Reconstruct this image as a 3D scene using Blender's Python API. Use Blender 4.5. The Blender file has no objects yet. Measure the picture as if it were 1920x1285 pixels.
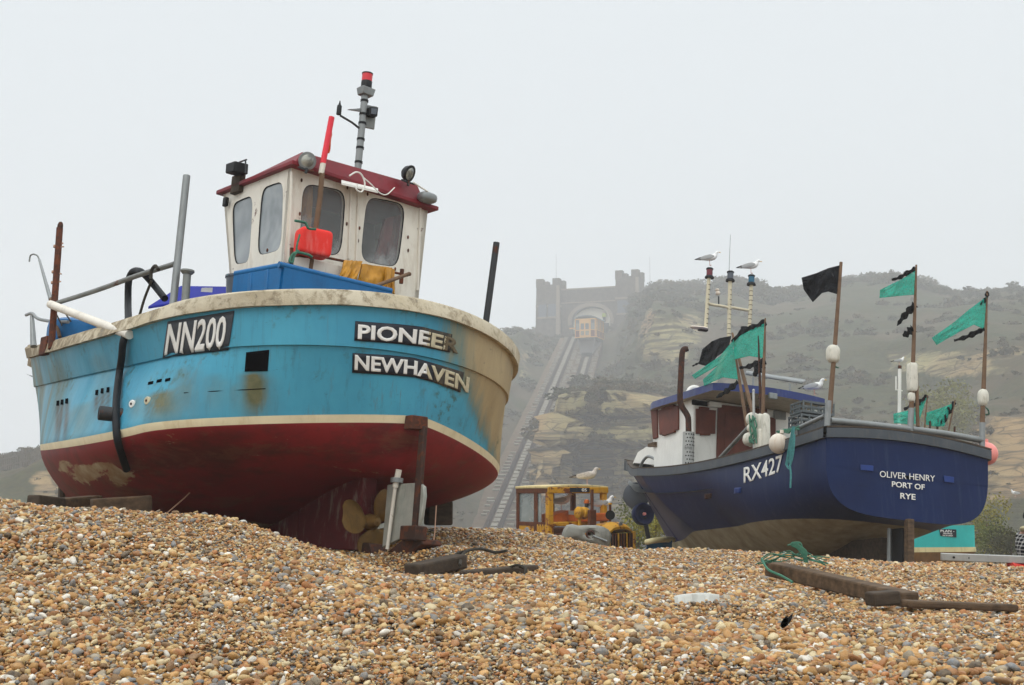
import bpy, bmesh, math, random
import numpy as np
from mathutils import Vector, noise as mnoise
from mathutils.bvhtree import BVHTree
R = math.radians
random.seed(7); RNG = np.random.default_rng(11)
SC = bpy.context.scene; COL = SC.collection

# ------------------------------------------------------------------ camera, sky, sun, exposure
FPX, HOR, CZ = 2400.0, 930.0, 0.85            # focal length in photo pixels, horizon row, eye height
PITCH = math.atan((HOR - 642.5) / FPX)
cam = bpy.data.cameras.new('camera'); camo = bpy.data.objects.new('camera', cam); COL.objects.link(camo)
cam.sensor_width = 36; cam.lens = 36 * FPX / 1920
cam.clip_start = .1; cam.clip_end = 3000
camo.location = (0, 0, CZ); camo.rotation_euler = (R(90) + PITCH, 0, 0); SC.camera = camo
w = bpy.data.worlds.new("World"); SC.world = w; w.use_nodes = True
wn = w.node_tree.nodes; wl = w.node_tree.links
bg = wn['Background']; sky = wn.new('ShaderNodeTexSky'); sky.sky_type = 'NISHITA'; sky.sun_disc = False
SUN_EL, SUN_AZ = R(58), R(200)
sky.sun_elevation = SUN_EL; sky.sun_rotation = SUN_AZ; sky.dust_density = 6; sky.air_density = 2
wm = wn.new('ShaderNodeMixRGB'); wm.inputs[0].default_value = .95
wl.new(sky.outputs[0], wm.inputs[1]); wm.inputs[2].default_value = (8.5, 9.05, 9.4, 1)   # thick even overcast
tcw = wn.new('ShaderNodeTexCoord'); sxw = wn.new('ShaderNodeSeparateXYZ'); mrw = wn.new('ShaderNodeMapRange')   # overcast: brighter towards the zenith
wl.new(tcw.outputs['Generated'], sxw.inputs[0]); wl.new(sxw.outputs[2], mrw.inputs[0])
for k_, v_ in (('From Min', .38), ('From Max', 1.), ('To Min', 1.), ('To Max', 2.3)): mrw.inputs[k_].default_value = v_
vmw = wn.new('ShaderNodeVectorMath'); vmw.operation = 'SCALE'; wl.new(wm.outputs[0], vmw.inputs[0]); wl.new(mrw.outputs[0], vmw.inputs['Scale'])
wl.new(vmw.outputs[0], bg.inputs[0]); bg.inputs[1].default_value = .1
sun = bpy.data.lights.new('sun', 'SUN'); suno = bpy.data.objects.new('sun', sun); COL.objects.link(suno)
sun.energy = .8; sun.angle = R(50); sun.color = (1, .965, .91)
sd = Vector((math.sin(SUN_AZ) * math.cos(SUN_EL), math.cos(SUN_AZ) * math.cos(SUN_EL), math.sin(SUN_EL)))
suno.rotation_euler = sd.to_track_quat('Z', 'Y').to_euler()
SC.view_settings.view_transform = 'Standard'; SC.view_settings.look = 'None'
SC.view_settings.exposure = 0.0; SC.view_settings.gamma = 1
SC.render.engine = 'CYCLES'
SC.cycles.use_denoising = True; SC.cycles.volume_bounces = 2; SC.cycles.max_bounces = 8
SC.cycles.transparent_max_bounces = 12

# ------------------------------------------------------------------ placing helpers
CP, SP = math.cos(PITCH), math.sin(PITCH)
def ray(px, py):
    u = (642.5 - py) / FPX
    return np.array([(px - 960) / FPX, CP - u * SP, SP + u * CP])
EYE = np.array([0, 0, CZ])
HS = 3.2                                        # distance scale of the far hill
def far(px, py, Y): return at(px, py, Y * HS)
def at(px, py, Y):                              # surveyed point: photo direction + real distance
    d = ray(px, py); return EYE + d * (Y / d[1])
class Frame:                                    # local axes of a boat: x forward from the stern, y to port, z up
    def __init__(s, T, yaw, roll, pitch, sc=1.):
        s.sc = sc
        cy, sy, cr, sr, cp, sp = math.cos(yaw), math.sin(yaw), math.cos(roll), math.sin(roll), math.cos(pitch), math.sin(pitch)
        s.R = np.array([[cy, -sy, 0], [sy, cy, 0], [0, 0, 1]]) @ np.array([[cp, 0, -sp], [0, 1, 0], [sp, 0, cp]]) @ np.array([[1, 0, 0], [0, cr, -sr], [0, sr, cr]])
        s.T = np.array(T, float)
    def w(s, x, y, z): return s.R @ np.array([x, y, z], float) * s.sc + s.T
    def W(s, P): return np.asarray(P, float) @ s.R.T * s.sc + s.T
    def L(s, P): return (np.asarray(P, float) - s.T) @ s.R
    def hit(s, px, py, x=None, y=None, z=None):  # where a sight line meets a local plane -> world
        d = ray(px, py); ol = s.R.T @ (EYE - s.T); dl = s.R.T @ d
        i, v = (0, x) if x is not None else (1, y) if y is not None else (2, z)
        return EYE + d * ((v - ol[i]) / dl[i])
    def ax(s): return s.R[:, 0] * s.sc, s.R[:, 1] * s.sc, s.R[:, 2] * s.sc

# ------------------------------------------------------------------ object helpers
ORG = {}
def tag(o, label=None, cat=None, group=None, kind=None):
    if label: o['label'] = label
    if cat: o['category'] = cat
    if group: o['group'] = group
    if kind: o['kind'] = kind
    return o
def thing(name, label, cat, loc, group=None):
    o = bpy.data.objects.new(name, None); COL.objects.link(o); o.location = tuple(loc); o.empty_display_size = .1
    ORG[o.name] = np.array(loc, float)
    return tag(o, label, cat, group)
def link(name, me, parent, loc=None):
    o = bpy.data.objects.new(name, me); COL.objects.link(o)
    if parent is not None: o.parent = parent; ORG[o.name] = ORG[parent.name]
    else: o.location = tuple(loc); ORG[o.name] = np.array(loc, float)
    return o
def nrm(v): v = np.asarray(v, float); return v / (np.linalg.norm(v) + 1e-12)
def perp(t):
    a = np.array([0, 0, 1.]) if abs(t[2]) < .9 else np.array([1., 0, 0])
    u = nrm(np.cross(t, a)); return u, np.cross(t, u)
class MB:
    def __init__(s): s.v = []; s.f = []; s.m = []; s.k = 0
    def add(s, V, Fc, mi=0):
        o = s.k; V = np.asarray(V, float).reshape(-1, 3); s.v.append(V); s.k += len(V)
        s.f += [tuple(i + o for i in q) for q in Fc]; s.m += [mi] * len(Fc); return s
    def hexa(s, P, mi=0):                       # 8 corners: 4 below, 4 above
        return s.add(P, [(3, 2, 1, 0), (4, 5, 6, 7), (0, 1, 5, 4), (1, 2, 6, 5), (2, 3, 7, 6), (3, 0, 4, 7)], mi)
    def box(s, c, a, b, d, mi=0):               # centre and three half-axis vectors
        c, a, b, d = (np.asarray(q, float) for q in (c, a, b, d))
        return s.hexa([c - a - b - d, c + a - b - d, c + a + b - d, c - a + b - d, c - a - b + d, c + a - b + d, c + a + b + d, c - a + b + d], mi)
    def lbox(s, fr, x0, x1, y0, y1, z0, z1, mi=0):
        return s.hexa(fr.W([(x0, y0, z0), (x1, y0, z0), (x1, y1, z0), (x0, y1, z0), (x0, y0, z1), (x1, y0, z1), (x1, y1, z1), (x0, y1, z1)]), mi)
    def bar(s, p, q, wd, ht, up=(0, 0, 1), mi=0):
        p, q = np.asarray(p, float), np.asarray(q, float); t = nrm(q - p); u = nrm(np.cross(t, up)); v = np.cross(u, t)
        return s.box((p + q) / 2, (q - p) / 2, u * wd / 2, v * ht / 2, mi)
    def tube(s, pts, r, seg=10, cap=True, mi=0, smooth=0):
        P = np.asarray(pts, float)
        if smooth: P = spline(P, smooth)
        n = len(P); r = np.interp(np.linspace(0, 1, n), np.linspace(0, 1, len(r)), r) if np.ndim(r) else np.full(n, r)
        T = np.gradient(P, axis=0); T = T / (np.linalg.norm(T, axis=1)[:, None] + 1e-12)
        u, v = perp(T[0]); V = []; a = np.linspace(0, 2 * np.pi, seg, endpoint=False)
        for i in range(n):
            u = nrm(u - T[i] * (u @ T[i])); v = np.cross(T[i], u)
            V.append(P[i] + r[i] * (np.cos(a)[:, None] * u + np.sin(a)[:, None] * v))
        Fc = [(i * seg + j, i * seg + (j + 1) % seg, (i + 1) * seg + (j + 1) % seg, (i + 1) * seg + j) for i in range(n - 1) for j in range(seg)]
        if cap: Fc += [tuple(range(seg))[::-1], tuple((n - 1) * seg + j for j in range(seg))]
        return s.add(np.concatenate(V), Fc, mi)
    def lathe(s, base, axis, prof, seg=18, mi=0):  # profile of (radius, height)
        t = nrm(axis); u, v = perp(t); a = np.linspace(0, 2 * np.pi, seg, endpoint=False); V = []
        for r_, h in prof: V.append(np.asarray(base, float) + t * h + max(r_, 1e-4) * (np.cos(a)[:, None] * u + np.sin(a)[:, None] * v))
        n = len(prof)
        Fc = [(i * seg + j, i * seg + (j + 1) % seg, (i + 1) * seg + (j + 1) % seg, (i + 1) * seg + j) for i in range(n - 1) for j in range(seg)]
        Fc += [tuple(range(seg))[::-1], tuple((n - 1) * seg + j for j in range(seg))]
        return s.add(np.concatenate(V), Fc, mi)
    def ell(s, c, a, b, d, e=2., nu=20, nv=12, mi=0, wob=0):  # (super)ellipsoid with three axis vectors
        c, a, b, d = (np.asarray(q, float) for q in (c, a, b, d)); V = []; k = 2 / e
        sp = lambda x: np.sign(x) * np.abs(x) ** k
        for i in range(nv + 1):
            ph = -np.pi / 2 + np.pi * i / nv; ph = np.clip(ph, -1.565, 1.565)
            for j in range(nu):
                th = 2 * np.pi * j / nu
                p = np.array([sp(np.cos(ph)) * sp(np.cos(th)), sp(np.cos(ph)) * sp(np.sin(th)), sp(np.sin(ph))])
                if wob: p = p * (1 + wob * mnoise.noise(Vector(p * 1.7 + c)))
                V.append(c + p[0] * a + p[1] * b + p[2] * d)
        Fc = [(i * nu + j, i * nu + (j + 1) % nu, (i + 1) * nu + (j + 1) % nu, (i + 1) * nu + j) for i in range(nv) for j in range(nu)]
        Fc += [tuple(range(nu))[::-1], tuple(nv * nu + j for j in range(nu))]
        return s.add(V, Fc, mi)
    def grid(s, G, mi=0, flip=False):            # G[i][j] points
        G = np.asarray(G, float); n, m = G.shape[:2]
        Fc = [(i * m + j, i * m + j + 1, (i + 1) * m + j + 1, (i + 1) * m + j) for i in range(n - 1) for j in range(m - 1)]
        if flip: Fc = [q[::-1] for q in Fc]
        return s.add(G.reshape(-1, 3), Fc, mi)
    def slab(s, G, th, mi=0):                    # grid with thickness vector(s): closed
        G = np.asarray(G, float); n, m = G.shape[:2]; H = G + np.asarray(th, float)
        s.grid(G, mi, True); s.grid(H, mi)
        ring = [(0, j) for j in range(m)] + [(i, m - 1) for i in range(1, n)] + [(n - 1, j) for j in range(m - 2, -1, -1)] + [(i, 0) for i in range(n - 2, 0, -1)]
        V = [G[i, j] for i, j in ring] + [H[i, j] for i, j in ring]; k = len(ring)
        return s.add(V, [(i, (i + 1) % k, k + (i + 1) % k, k + i) for i in range(k)], mi)
    def prism(s, poly, th, mi=0):                # polygon of 3D points pushed along a thickness vector
        P = np.asarray(poly, float); n = len(P); V = np.concatenate([P, P + np.asarray(th, float)])
        return s.add(V, [tuple(range(n))[::-1], tuple(range(n, 2 * n))] + [(i, (i + 1) % n, n + (i + 1) % n, n + i) for i in range(n)], mi)
    def obj(s, name, mats, parent=None, loc=None, smooth=True, bevel=0, ang=40, attrs=None, seg=2):
        V = np.concatenate(s.v); 
        if parent is None and loc is None: loc = (V.min(0) + V.max(0)) / 2; loc[2] = V[:, 2].min()
        org = ORG[parent.name] if parent is not None else np.asarray(loc, float)
        me = bpy.data.meshes.new(name); me.from_pydata((V - org).tolist(), [], s.f)
        mats = mats if isinstance(mats, (list, tuple)) else [mats]
        for m in mats: me.materials.append(m)
        if len(mats) > 1: me.polygons.foreach_set('material_index', s.m)
        bm = bmesh.new(); bm.from_mesh(me)
        if attrs is None: bmesh.ops.remove_doubles(bm, verts=bm.verts, dist=1e-5)
        bmesh.ops.recalc_face_normals(bm, faces=bm.faces); bm.to_mesh(me); bm.free()
        if attrs:
            for k, a in attrs.items(): at_ = me.attributes.new(k, 'FLOAT', 'POINT'); at_.data.foreach_set('value', np.asarray(a, np.float32))
        if smooth:
            me.polygons.foreach_set('use_smooth', [True] * len(me.polygons))
            try: me.set_sharp_from_angle(angle=R(ang))
            except Exception: pass
        o = link(name, me, parent, loc)
        if bevel:
            b = o.modifiers.new('bevel', 'BEVEL'); b.width = bevel; b.segments = seg; b.limit_method = 'ANGLE'; b.angle_limit = R(35)
        return o
def spline(P, n=8):
    P = np.asarray(P, float); Q = np.vstack([2 * P[0] - P[1], P, 2 * P[-1] - P[-2]]); out = []
    for i in range(1, len(Q) - 2):
        for t in np.linspace(0, 1, n, endpoint=False):
            out.append(.5 * ((2 * Q[i]) + (-Q[i - 1] + Q[i + 1]) * t + (2 * Q[i - 1] - 5 * Q[i] + 4 * Q[i + 1] - Q[i + 2]) * t * t + (-Q[i - 1] + 3 * Q[i] - 3 * Q[i + 1] + Q[i + 2]) * t ** 3))
    out.append(P[-1]); return np.array(out)
def tubeobj(name, mat, pts, r, parent=None, smooth=0, seg=10, loc=None):
    return MB().tube(pts, r, seg, smooth=smooth).obj(name, mat, parent, loc)

# ------------------------------------------------------------------ materials
def lin(c): return tuple(((x / 255) / 12.92 if x / 255 <= .04045 else ((x / 255 + .055) / 1.055) ** 2.4) for x in c)
class NT:
    def __init__(s, name):
        s.mat = bpy.data.materials.new(name); s.mat.use_nodes = True; s.t = s.mat.node_tree; s.n = s.t.nodes; s.l = s.t.links
        s.p = s.n['Principled BSDF']
    def N(s, kind, ins=None, **kw):
        n = s.n.new(kind)
        for k, v in kw.items(): setattr(n, k, v)
        for k, v in (ins or {}).items(): s.set(n.inputs[k], v)
        return n
    def set(s, sock, v):
        if isinstance(v, bpy.types.NodeSocket): s.l.new(v, sock)
        else: sock.default_value = (tuple(v) + (1,)) if (isinstance(v, tuple) and len(v) == 3 and sock.type == 'RGBA') else v
    def noise(s, scale=5., detail=4., rough=.55, vec=None, stretch=None, dist=0.):
        if vec is None: vec = s.co()
        if stretch: vec = s.N('ShaderNodeMapping', {'Vector': vec, 'Scale': stretch}).outputs[0]
        return s.N('ShaderNodeTexNoise', {'Vector': vec, 'Scale': scale, 'Detail': detail, 'Roughness': rough, 'Distortion': dist}).outputs[0]
    def co(s):
        if not hasattr(s, '_co'): s._co = s.N('ShaderNodeTexCoord').outputs['Object']
        return s._co
    def ramp(s, f, a, b, c0=0., c1=1.):
        return s.N('ShaderNodeMapRange', {'Value': f, 'From Min': a, 'From Max': b, 'To Min': c0, 'To Max': c1}).outputs[0]
    def mix(s, f, a, b, mode='MIX'):
        return s.N('ShaderNodeMixRGB', {0: f, 1: a, 2: b}, blend_type=mode).outputs[0]
    def math(s, op, a, b=0.): return s.N('ShaderNodeMath', {0: a, 1: b}, operation=op).outputs[0]
    def attr(s, n): return s.N('ShaderNodeAttribute', attribute_name=n).outputs['Fac']
    def bump(s, h, strength=.3, dist=.01):
        b = s.N('ShaderNodeBump', {'Height': h, 'Strength': strength, 'Distance': dist}); s.set(s.p.inputs['Normal'], b.outputs[0])
    def done(s, col, rough=.6, metal=0., spec=.4):
        s.set(s.p.inputs['Base Color'], col); s.set(s.p.inputs['Roughness'], rough); s.set(s.p.inputs['Metallic'], metal)
        s.set(s.p.inputs['Specular IOR Level'], spec); return s.mat
def paint(name, col, var=.25, scale=4., rough=.55, rust=0., rustcol=(92, 48, 26), dirt=.3, dirtcol=(70, 62, 48), metal=0., bump=.15, spec=.35, grain=None):
    n = NT(name); c = lin(col)
    dark = tuple(x * (1 - var) for x in c); lite = tuple(min(1, x * (1 + var * .5)) for x in c)
    a = n.noise(scale, 5, .6, stretch=grain)
    out = n.mix(n.ramp(a, .3, .7), dark, lite)
    if dirt:
        d = n.noise(scale * 1.7, 6, .7, stretch=(1.4, 1.4, .35), dist=.4)
        out = n.mix(n.ramp(d, .52, .78, 0, dirt), out, lin(dirtcol))
    if rust:
        d = n.noise(scale * 2.6, 7, .68, dist=.6); d2 = n.noise(scale * .9, 3, .5)
        s_ = n.math('ADD', n.math('MULTIPLY', d, .65), n.math('MULTIPLY', d2, .35))
        th = .66 - .3 * rust
        rc = n.mix(n.noise(scale * 9, 3), tuple(x * .45 for x in lin(rustcol)), tuple(min(1, x * 1.5) for x in lin(rustcol)))
        out = n.mix(n.ramp(s_, th, th + .05), out, rc)
    n.bump(n.noise(scale * 12, 5, .6, stretch=grain), bump, .004)
    return n.done(out, rough, metal, spec)
M = {}
def mk(k, *a, **b): M[k] = paint(k, *a, **b); return M[k]
mk('white_paint', (226, 219, 205), var=.1, dirt=.45, dirtcol=(130, 112, 84), rust=.12)
mk('white_gel', (232, 230, 222), var=.06, dirt=.2, dirtcol=(150, 140, 120), rough=.4)
mk('maroon', (122, 26, 36), var=.25, dirt=.3, rough=.5)
mk('grey_steel', (128, 130, 126), var=.25, rust=.25, dirt=.3, rough=.5, metal=.4)
mk('galv', (140, 143, 142), var=.15, dirt=.35, rough=.45, metal=.5)
mk('dark_steel', (58, 60, 62), var=.25, rust=.3, rough=.55, metal=.3)
mk('black', (18, 19, 21), var=.3, dirt=.25, dirtcol=(50, 50, 48), rough=.5, spec=.25)
mk('rubber', (20, 23, 27), var=.2, dirt=.3, dirtcol=(58, 62, 66), rough=.6, spec=.25)
mk('rusty', (84, 48, 34), var=.5, rust=.6, rustcol=(104, 54, 30), rough=.85, scale=9)
mk('rust_dark', (62, 42, 34), var=.4, rust=.5, rustcol=(86, 46, 26), rough=.85, scale=7)
mk('wood_dark', (74, 62, 50), var=.5, scale=3., grain=(1, 7, 7), rough=.85, bump=.5, dirt=.4, dirtcol=(40, 36, 30))
mk('wood_brown', (98, 78, 58), var=.6, scale=3., grain=(1.2, 6, 6), rough=.85, bump=.6, dirt=.7, dirtcol=(44, 36, 30))
mk('wood_pole', (118, 92, 70), var=.35, scale=5., rough=.8, dirt=.5, dirtcol=(70, 50, 38))
mk('shutter_wood', (104, 50, 34), var=.4, scale=4., rough=.6, dirt=.4, dirtcol=(50, 28, 22))
mk('blue_plastic', (8, 102, 160), var=.18, rough=.45, dirt=.35, dirtcol=(20, 50, 84))
mk('royal_plastic', (20, 32, 140), var=.15, rough=.65, dirt=.2, spec=.1)
mk('red_float', (236, 56, 48), var=.08, rough=.6, dirt=.35, dirtcol=(240, 190, 180), spec=.2)
mk('red_tape', (232, 50, 66), var=.1, rough=.5, dirt=.2)
mk('oilskin', (196, 138, 30), var=.35, scale=7, rough=.45, dirt=.5, dirtcol=(110, 70, 18))
mk('float_white', (216, 212, 198), var=.12, scale=9, rough=.75, dirt=.8, dirtcol=(128, 124, 98), bump=.4)
mk('buoy_cream', (220, 208, 192), var=.1, rough=.45, dirt=.6, dirtcol=(165, 130, 95))
mk('buoy_pink', (244, 150, 140), var=.08, rough=.4, dirt=.3, dirtcol=(230, 120, 110))
mk('rope_green', (70, 122, 100), var=.35, scale=30, rough=.9, bump=.6)
mk('rope_teal', (74, 140, 140), var=.3, scale=30, rough=.9)
mk('rope_dark', (56, 52, 44), var=.4, scale=20, rough=.95)
mk('rope_pale', (190, 150, 125), var=.2, scale=20, rough=.95)
mk('bronze', (122, 92, 46), var=.4, scale=7, rough=.5, metal=.4, dirt=.8, dirtcol=(74, 62, 36))
mk('zinc', (168, 168, 158), var=.2, scale=8, rough=.5, metal=.3, dirt=.6, dirtcol=(86, 120, 108))
mk('navy_top', (22, 42, 108), var=.2, rough=.4, dirt=.35, dirtcol=(100, 116, 150), spec=.5)
mk('gunwale_grey', (70, 76, 82), var=.2, rough=.6, dirt=.5, dirtcol=(110, 104, 92))
mk('soffit', (168, 152, 130), var=.2, scale=6, rough=.7, dirt=.7, dirtcol=(104, 84, 66))
mk('white_letter', (236, 234, 228), var=.05, rough=.5, dirt=.25, dirtcol=(190, 186, 176))
mk('cream_letter', (206, 196, 166), var=.2, scale=14, rough=.7, dirt=.7, dirtcol=(120, 108, 84))
mk('ghost_letter', (108, 96, 74), var=.2, scale=14, rough=.8, dirt=.4)
mk('plate_black', (28, 32, 42), var=.2, rough=.45, dirt=.4, dirtcol=(62, 66, 72))
mk('plate_grey', (58, 62, 68), var=.2, rough=.5, dirt=.4, dirtcol=(88, 92, 96))
mk('plate_worn', (62, 58, 52), var=.3, scale=12, rough=.8, dirt=.9, dirtcol=(140, 122, 92))
mk('void', (8, 9, 12), var=.2, rough=1., dirt=0, spec=0.)
mk('tractor_yellow', (204, 148, 26), var=.25, scale=3.2, rough=.6, rust=.42, rustcol=(116, 60, 24), dirt=.55, dirtcol=(110, 78, 30))
mk('tractor_pale', (206, 186, 132), var=.2, scale=4, rough=.7, rust=.25, dirt=.4)
mk('tractor_orange', (206, 104, 34), var=.25, scale=4, rough=.6, rust=.3, dirt=.3)
mk('tractor_rust', (98, 58, 34), var=.5, scale=5, rough=.85, rust=.6)
mk('grey_tank', (138, 136, 126), var=.25, scale=2.2, rough=.5, dirt=.7, dirtcol=(64, 58, 46), metal=.1)
mk('gull_white', (240, 240, 238), var=.04, rough=.8, dirt=0, bump=0)
mk('gull_grey', (180, 181, 180), var=.08, rough=.8, dirt=0)
mk('gull_young', (196, 186, 176), var=.3, scale=30, rough=.85, dirt=.5, dirtcol=(130, 112, 94))
mk('beak', (214, 170, 60), rough=.5, dirt=0)
mk('gull_leg', (214, 170, 158), rough=.6, dirt=0)
mk('stone', (98, 90, 80), var=.45, scale=.6, rough=.95, dirt=.7, dirtcol=(62, 58, 52), bump=.5)
mk('stone_pale', (142, 130, 114), var=.2, scale=1.5, rough=.95, dirt=.4, dirtcol=(100, 92, 80))
mk('brick_red', (132, 78, 60), var=.3, scale=2, rough=.95, dirt=.3)
mk('car_cream', (216, 168, 94), var=.06, rough=.5, dirt=0)
mk('car_maroon', (100, 24, 24), var=.1, rough=.5, dirt=0)
mk('station_white', (226, 220, 200), var=.06, rough=.6, dirt=.1)
mk('rail', (36, 30, 28), var=.3, rough=.9, rust=.3, spec=.05)
mk('sleeper', (142, 137, 124), var=.35, scale=.8, rough=.9, dirt=.5, dirtcol=(120, 112, 98))
mk('bed', (128, 108, 86), var=.3, scale=.8, rough=.95, dirt=.6, dirtcol=(92, 80, 62), bump=.6)
mk('teal_paint', (52, 178, 172), var=.1, rough=.45, dirt=.2)
mk('stripe_cream', (214, 200, 150), var=.1, rough=.5, dirt=.3)
mk('hull_brown', (116, 84, 48), var=.45, scale=3, rough=.8, dirt=.6, dirtcol=(60, 46, 30))
mk('alu', (170, 170, 166), var=.12, rough=.45, metal=.5, dirt=.3)
mk('red_cloth', (214, 62, 52), var=.2, scale=9, rough=.8, dirt=.2)
mk('white_sheet', (196, 196, 188), var=.06, rough=.5, dirt=.15)
mk('skin', (200, 150, 126), var=.08, rough=.6, dirt=0)
mk('dark_cloth', (34, 36, 44), var=.25, scale=20, rough=.9, dirt=0)
mk('fleece', (212, 200, 158), var=.15, scale=40, rough=1, dirt=0, bump=.6)
mk('hivis', (190, 206, 60), rough=.8, dirt=0)
mk('picket', (104, 98, 88), var=.25, rough=.9)
mk('crate_grey', (92, 98, 100), var=.15, rough=.6, dirt=.3)
mk('screen_grey', (90, 96, 104), var=.1, rough=.3, dirt=0)
mk('lamp_green', (20, 92, 120), var=.15, rough=.25, dirt=0, spec=.6)
mk('lamp_red', (110, 24, 40), var=.15, rough=.25, dirt=0, spec=.6)
mk('beacon_red', (214, 34, 46), var=.08, rough=.3, dirt=0, spec=.6)
def glassy(name, col, rough=.12, alpha=.55, smear=(200, 204, 204), amt=.6, dark=(40, 44, 50)):
    n = NT(name)
    s1 = n.noise(1.3, 3, .6, dist=.5); s2 = n.noise(14, 5, .65)
    c = n.mix(n.ramp(s1, .38, .62), lin(dark), lin(smear)); c = n.mix(n.ramp(s2, .35, .8, 0, .3), c, lin(col))
    n.set(n.p.inputs['Alpha'], alpha)
    return n.done(c, rough, 0, .8)
M['window_salt'] = glassy('window_salt', (170, 178, 180), .25, .86, (176, 182, 184), .6, (120, 128, 132))
n = NT('window_dark'); s1 = n.noise(1.6, 4, .6, dist=.8); s2 = n.noise(12, 5, .65); zz = n.N('ShaderNodeSeparateXYZ', {0: n.co()}).outputs[2]; k_ = n.ramp(n.math('ADD', s1, n.ramp(zz, 2.5, 3.25, .26, -.16)), .5, .68)
n.set(n.p.inputs['Alpha'], n.ramp(k_, 0, 1, .22, .9)); M['window_dark'] = n.done(n.mix(n.ramp(s2, .3, .7), lin((166, 168, 166)), lin((136, 140, 140))), .25, 0, .8)
M['glass_dirty'] = glassy('glass_dirty', (150, 160, 158), .2, .62, (160, 168, 164), .5, (110, 122, 120))
n = NT('lens'); M['lens'] = n.done(n.mix(n.ramp(n.noise(9, 3), .4, .6), lin((190, 190, 178)), lin((110, 112, 108))), .1, .3, .9)
def net(name, col, alpha):
    n = NT(name); c = lin(col)
    w1 = n.noise(60, 2, .5); a = n.ramp(w1, .35, .65, alpha - .12, alpha + .12)
    n.set(n.p.inputs['Alpha'], a); n.set(n.p.inputs['Subsurface Weight'], 0.)
    n.set(n.p.inputs['Transmission Weight'], 0.)
    col_ = n.mix(n.ramp(n.noise(3.5, 4, .6), .35, .7), tuple(x * .72 for x in c), c)
    m = n.done(col_, .7, 0, .2)
    tr = n.N('ShaderNodeBsdfTranslucent', {'Color': c}); mx = n.N('ShaderNodeMixShader', {0: .35})
    out = [q for q in n.n if q.type == 'OUTPUT_MATERIAL'][0]
    n.l.new(n.p.outputs[0], mx.inputs[1]); n.l.new(tr.outputs[0], mx.inputs[2])
    tb = n.N('ShaderNodeBsdfTransparent'); mx2 = n.N('ShaderNodeMixShader', {0: a}); n.set(n.p.inputs['Alpha'], 1.)
    n.l.new(tb.outputs[0], mx2.inputs[1]); n.l.new(mx.outputs[0], mx2.inputs[2]); n.l.new(mx2.outputs[0], out.inputs[0]); return m
M['net_green'] = net('net_green', (46, 200, 176), .74)
M['flag_black'] = net('flag_black', (30, 32, 37), .97)
M['plastic_black'] = net('plastic_black', (24, 25, 28), .98)
# ------------------------------------------------------------------ lettering
def text2d(body, bold=.0, seglen=.12):          # letters as a flat mesh fitted to the unit square
    cu = bpy.data.curves.new('letters', 'FONT'); cu.body = body; cu.offset = bold; cu.resolution_u = 3
    o = bpy.data.objects.new('letters', cu); COL.objects.link(o)
    dg = bpy.context.evaluated_depsgraph_get(); me = o.evaluated_get(dg).to_mesh()
    bm = bmesh.new(); bm.from_mesh(me); o.evaluated_get(dg).to_mesh_clear()
    bpy.data.objects.remove(o); bpy.data.curves.remove(cu)
    bmesh.ops.triangulate(bm, faces=bm.faces)
    for _ in range(4):
        es = [e for e in bm.edges if e.calc_length() > seglen]
        if not es: break
        bmesh.ops.subdivide_edges(bm, edges=es, cuts=1); bmesh.ops.triangulate(bm, faces=bm.faces)
    V = np.array([v.co[:2] for v in bm.verts]); bm.verts.index_update()
    Fc = [tuple(v.index for v in f.verts) for f in bm.faces]; bm.free()
    V = (V - V.min(0)) / (V.max(0) - V.min(0)); return V, Fc
def plate2d(nu=40, nv=6):
    u, v = np.meshgrid(np.linspace(0, 1, nu), np.linspace(0, 1, nv), indexing='ij')
    V = np.stack([u.ravel(), v.ravel()], -1)
    return V, [(i * nv + j, (i + 1) * nv + j, (i + 1) * nv + j + 1, i * nv + j + 1) for i in range(nu - 1) for j in range(nv - 1)]
def quadmap(top, bot):                           # unit square -> strip between two pixel lines
    top, bot = np.array(top, float), np.array(bot, float)
    def ip(P, u): 
        d = np.r_[0, np.cumsum(np.hypot(*np.diff(P, axis=0).T))]; d /= d[-1]
        return np.stack([np.interp(u, d, P[:, 0]), np.interp(u, d, P[:, 1])], -1)
    return lambda V: ip(bot, V[:, 0]) * (1 - V[:, 1:2]) + ip(top, V[:, 0]) * V[:, 1:2]
def on_surface(bvh, px, off):                     # sight lines dropped onto a finished surface
    out = []
    for p in px:
        d = Vector(ray(*p)).normalized(); h = bvh.ray_cast(Vector(EYE), d)
        if h[0] is None: h = bvh.find_nearest(Vector(EYE) + d * 14)
        nn = h[1] if h[1].dot(d) < 0 else -h[1]
        out.append(np.array(h[0] + nn * off))
    return np.array(out)
def decal(name, mat, shape, px, bvh, off, parent, th=.004):
    V2, Fc = shape; P = on_surface(bvh, px(V2), off); m = MB().add(P, Fc)
    o = m.obj(name, mat, parent, smooth=True, attrs={})
    s = o.modifiers.new('thick', 'SOLIDIFY'); s.thickness = th; s.offset = 0
    return o
def flat_text(name, mat, body, O, U, Vv, off, parent, bold=.0):   # letters on a plane: origin, width vector, height vector
    V2, Fc = text2d(body, bold); O, U, Vv = (np.asarray(q, float) for q in (O, U, Vv)); nn = nrm(np.cross(U, Vv))
    o = MB().add(O + V2[:, :1] * U + V2[:, 1:2] * Vv + nn * off, Fc).obj(name, mat, parent, attrs={})
    s = o.modifiers.new('thick', 'SOLIDIFY'); s.thickness = .004; s.offset = 0; return o

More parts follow.
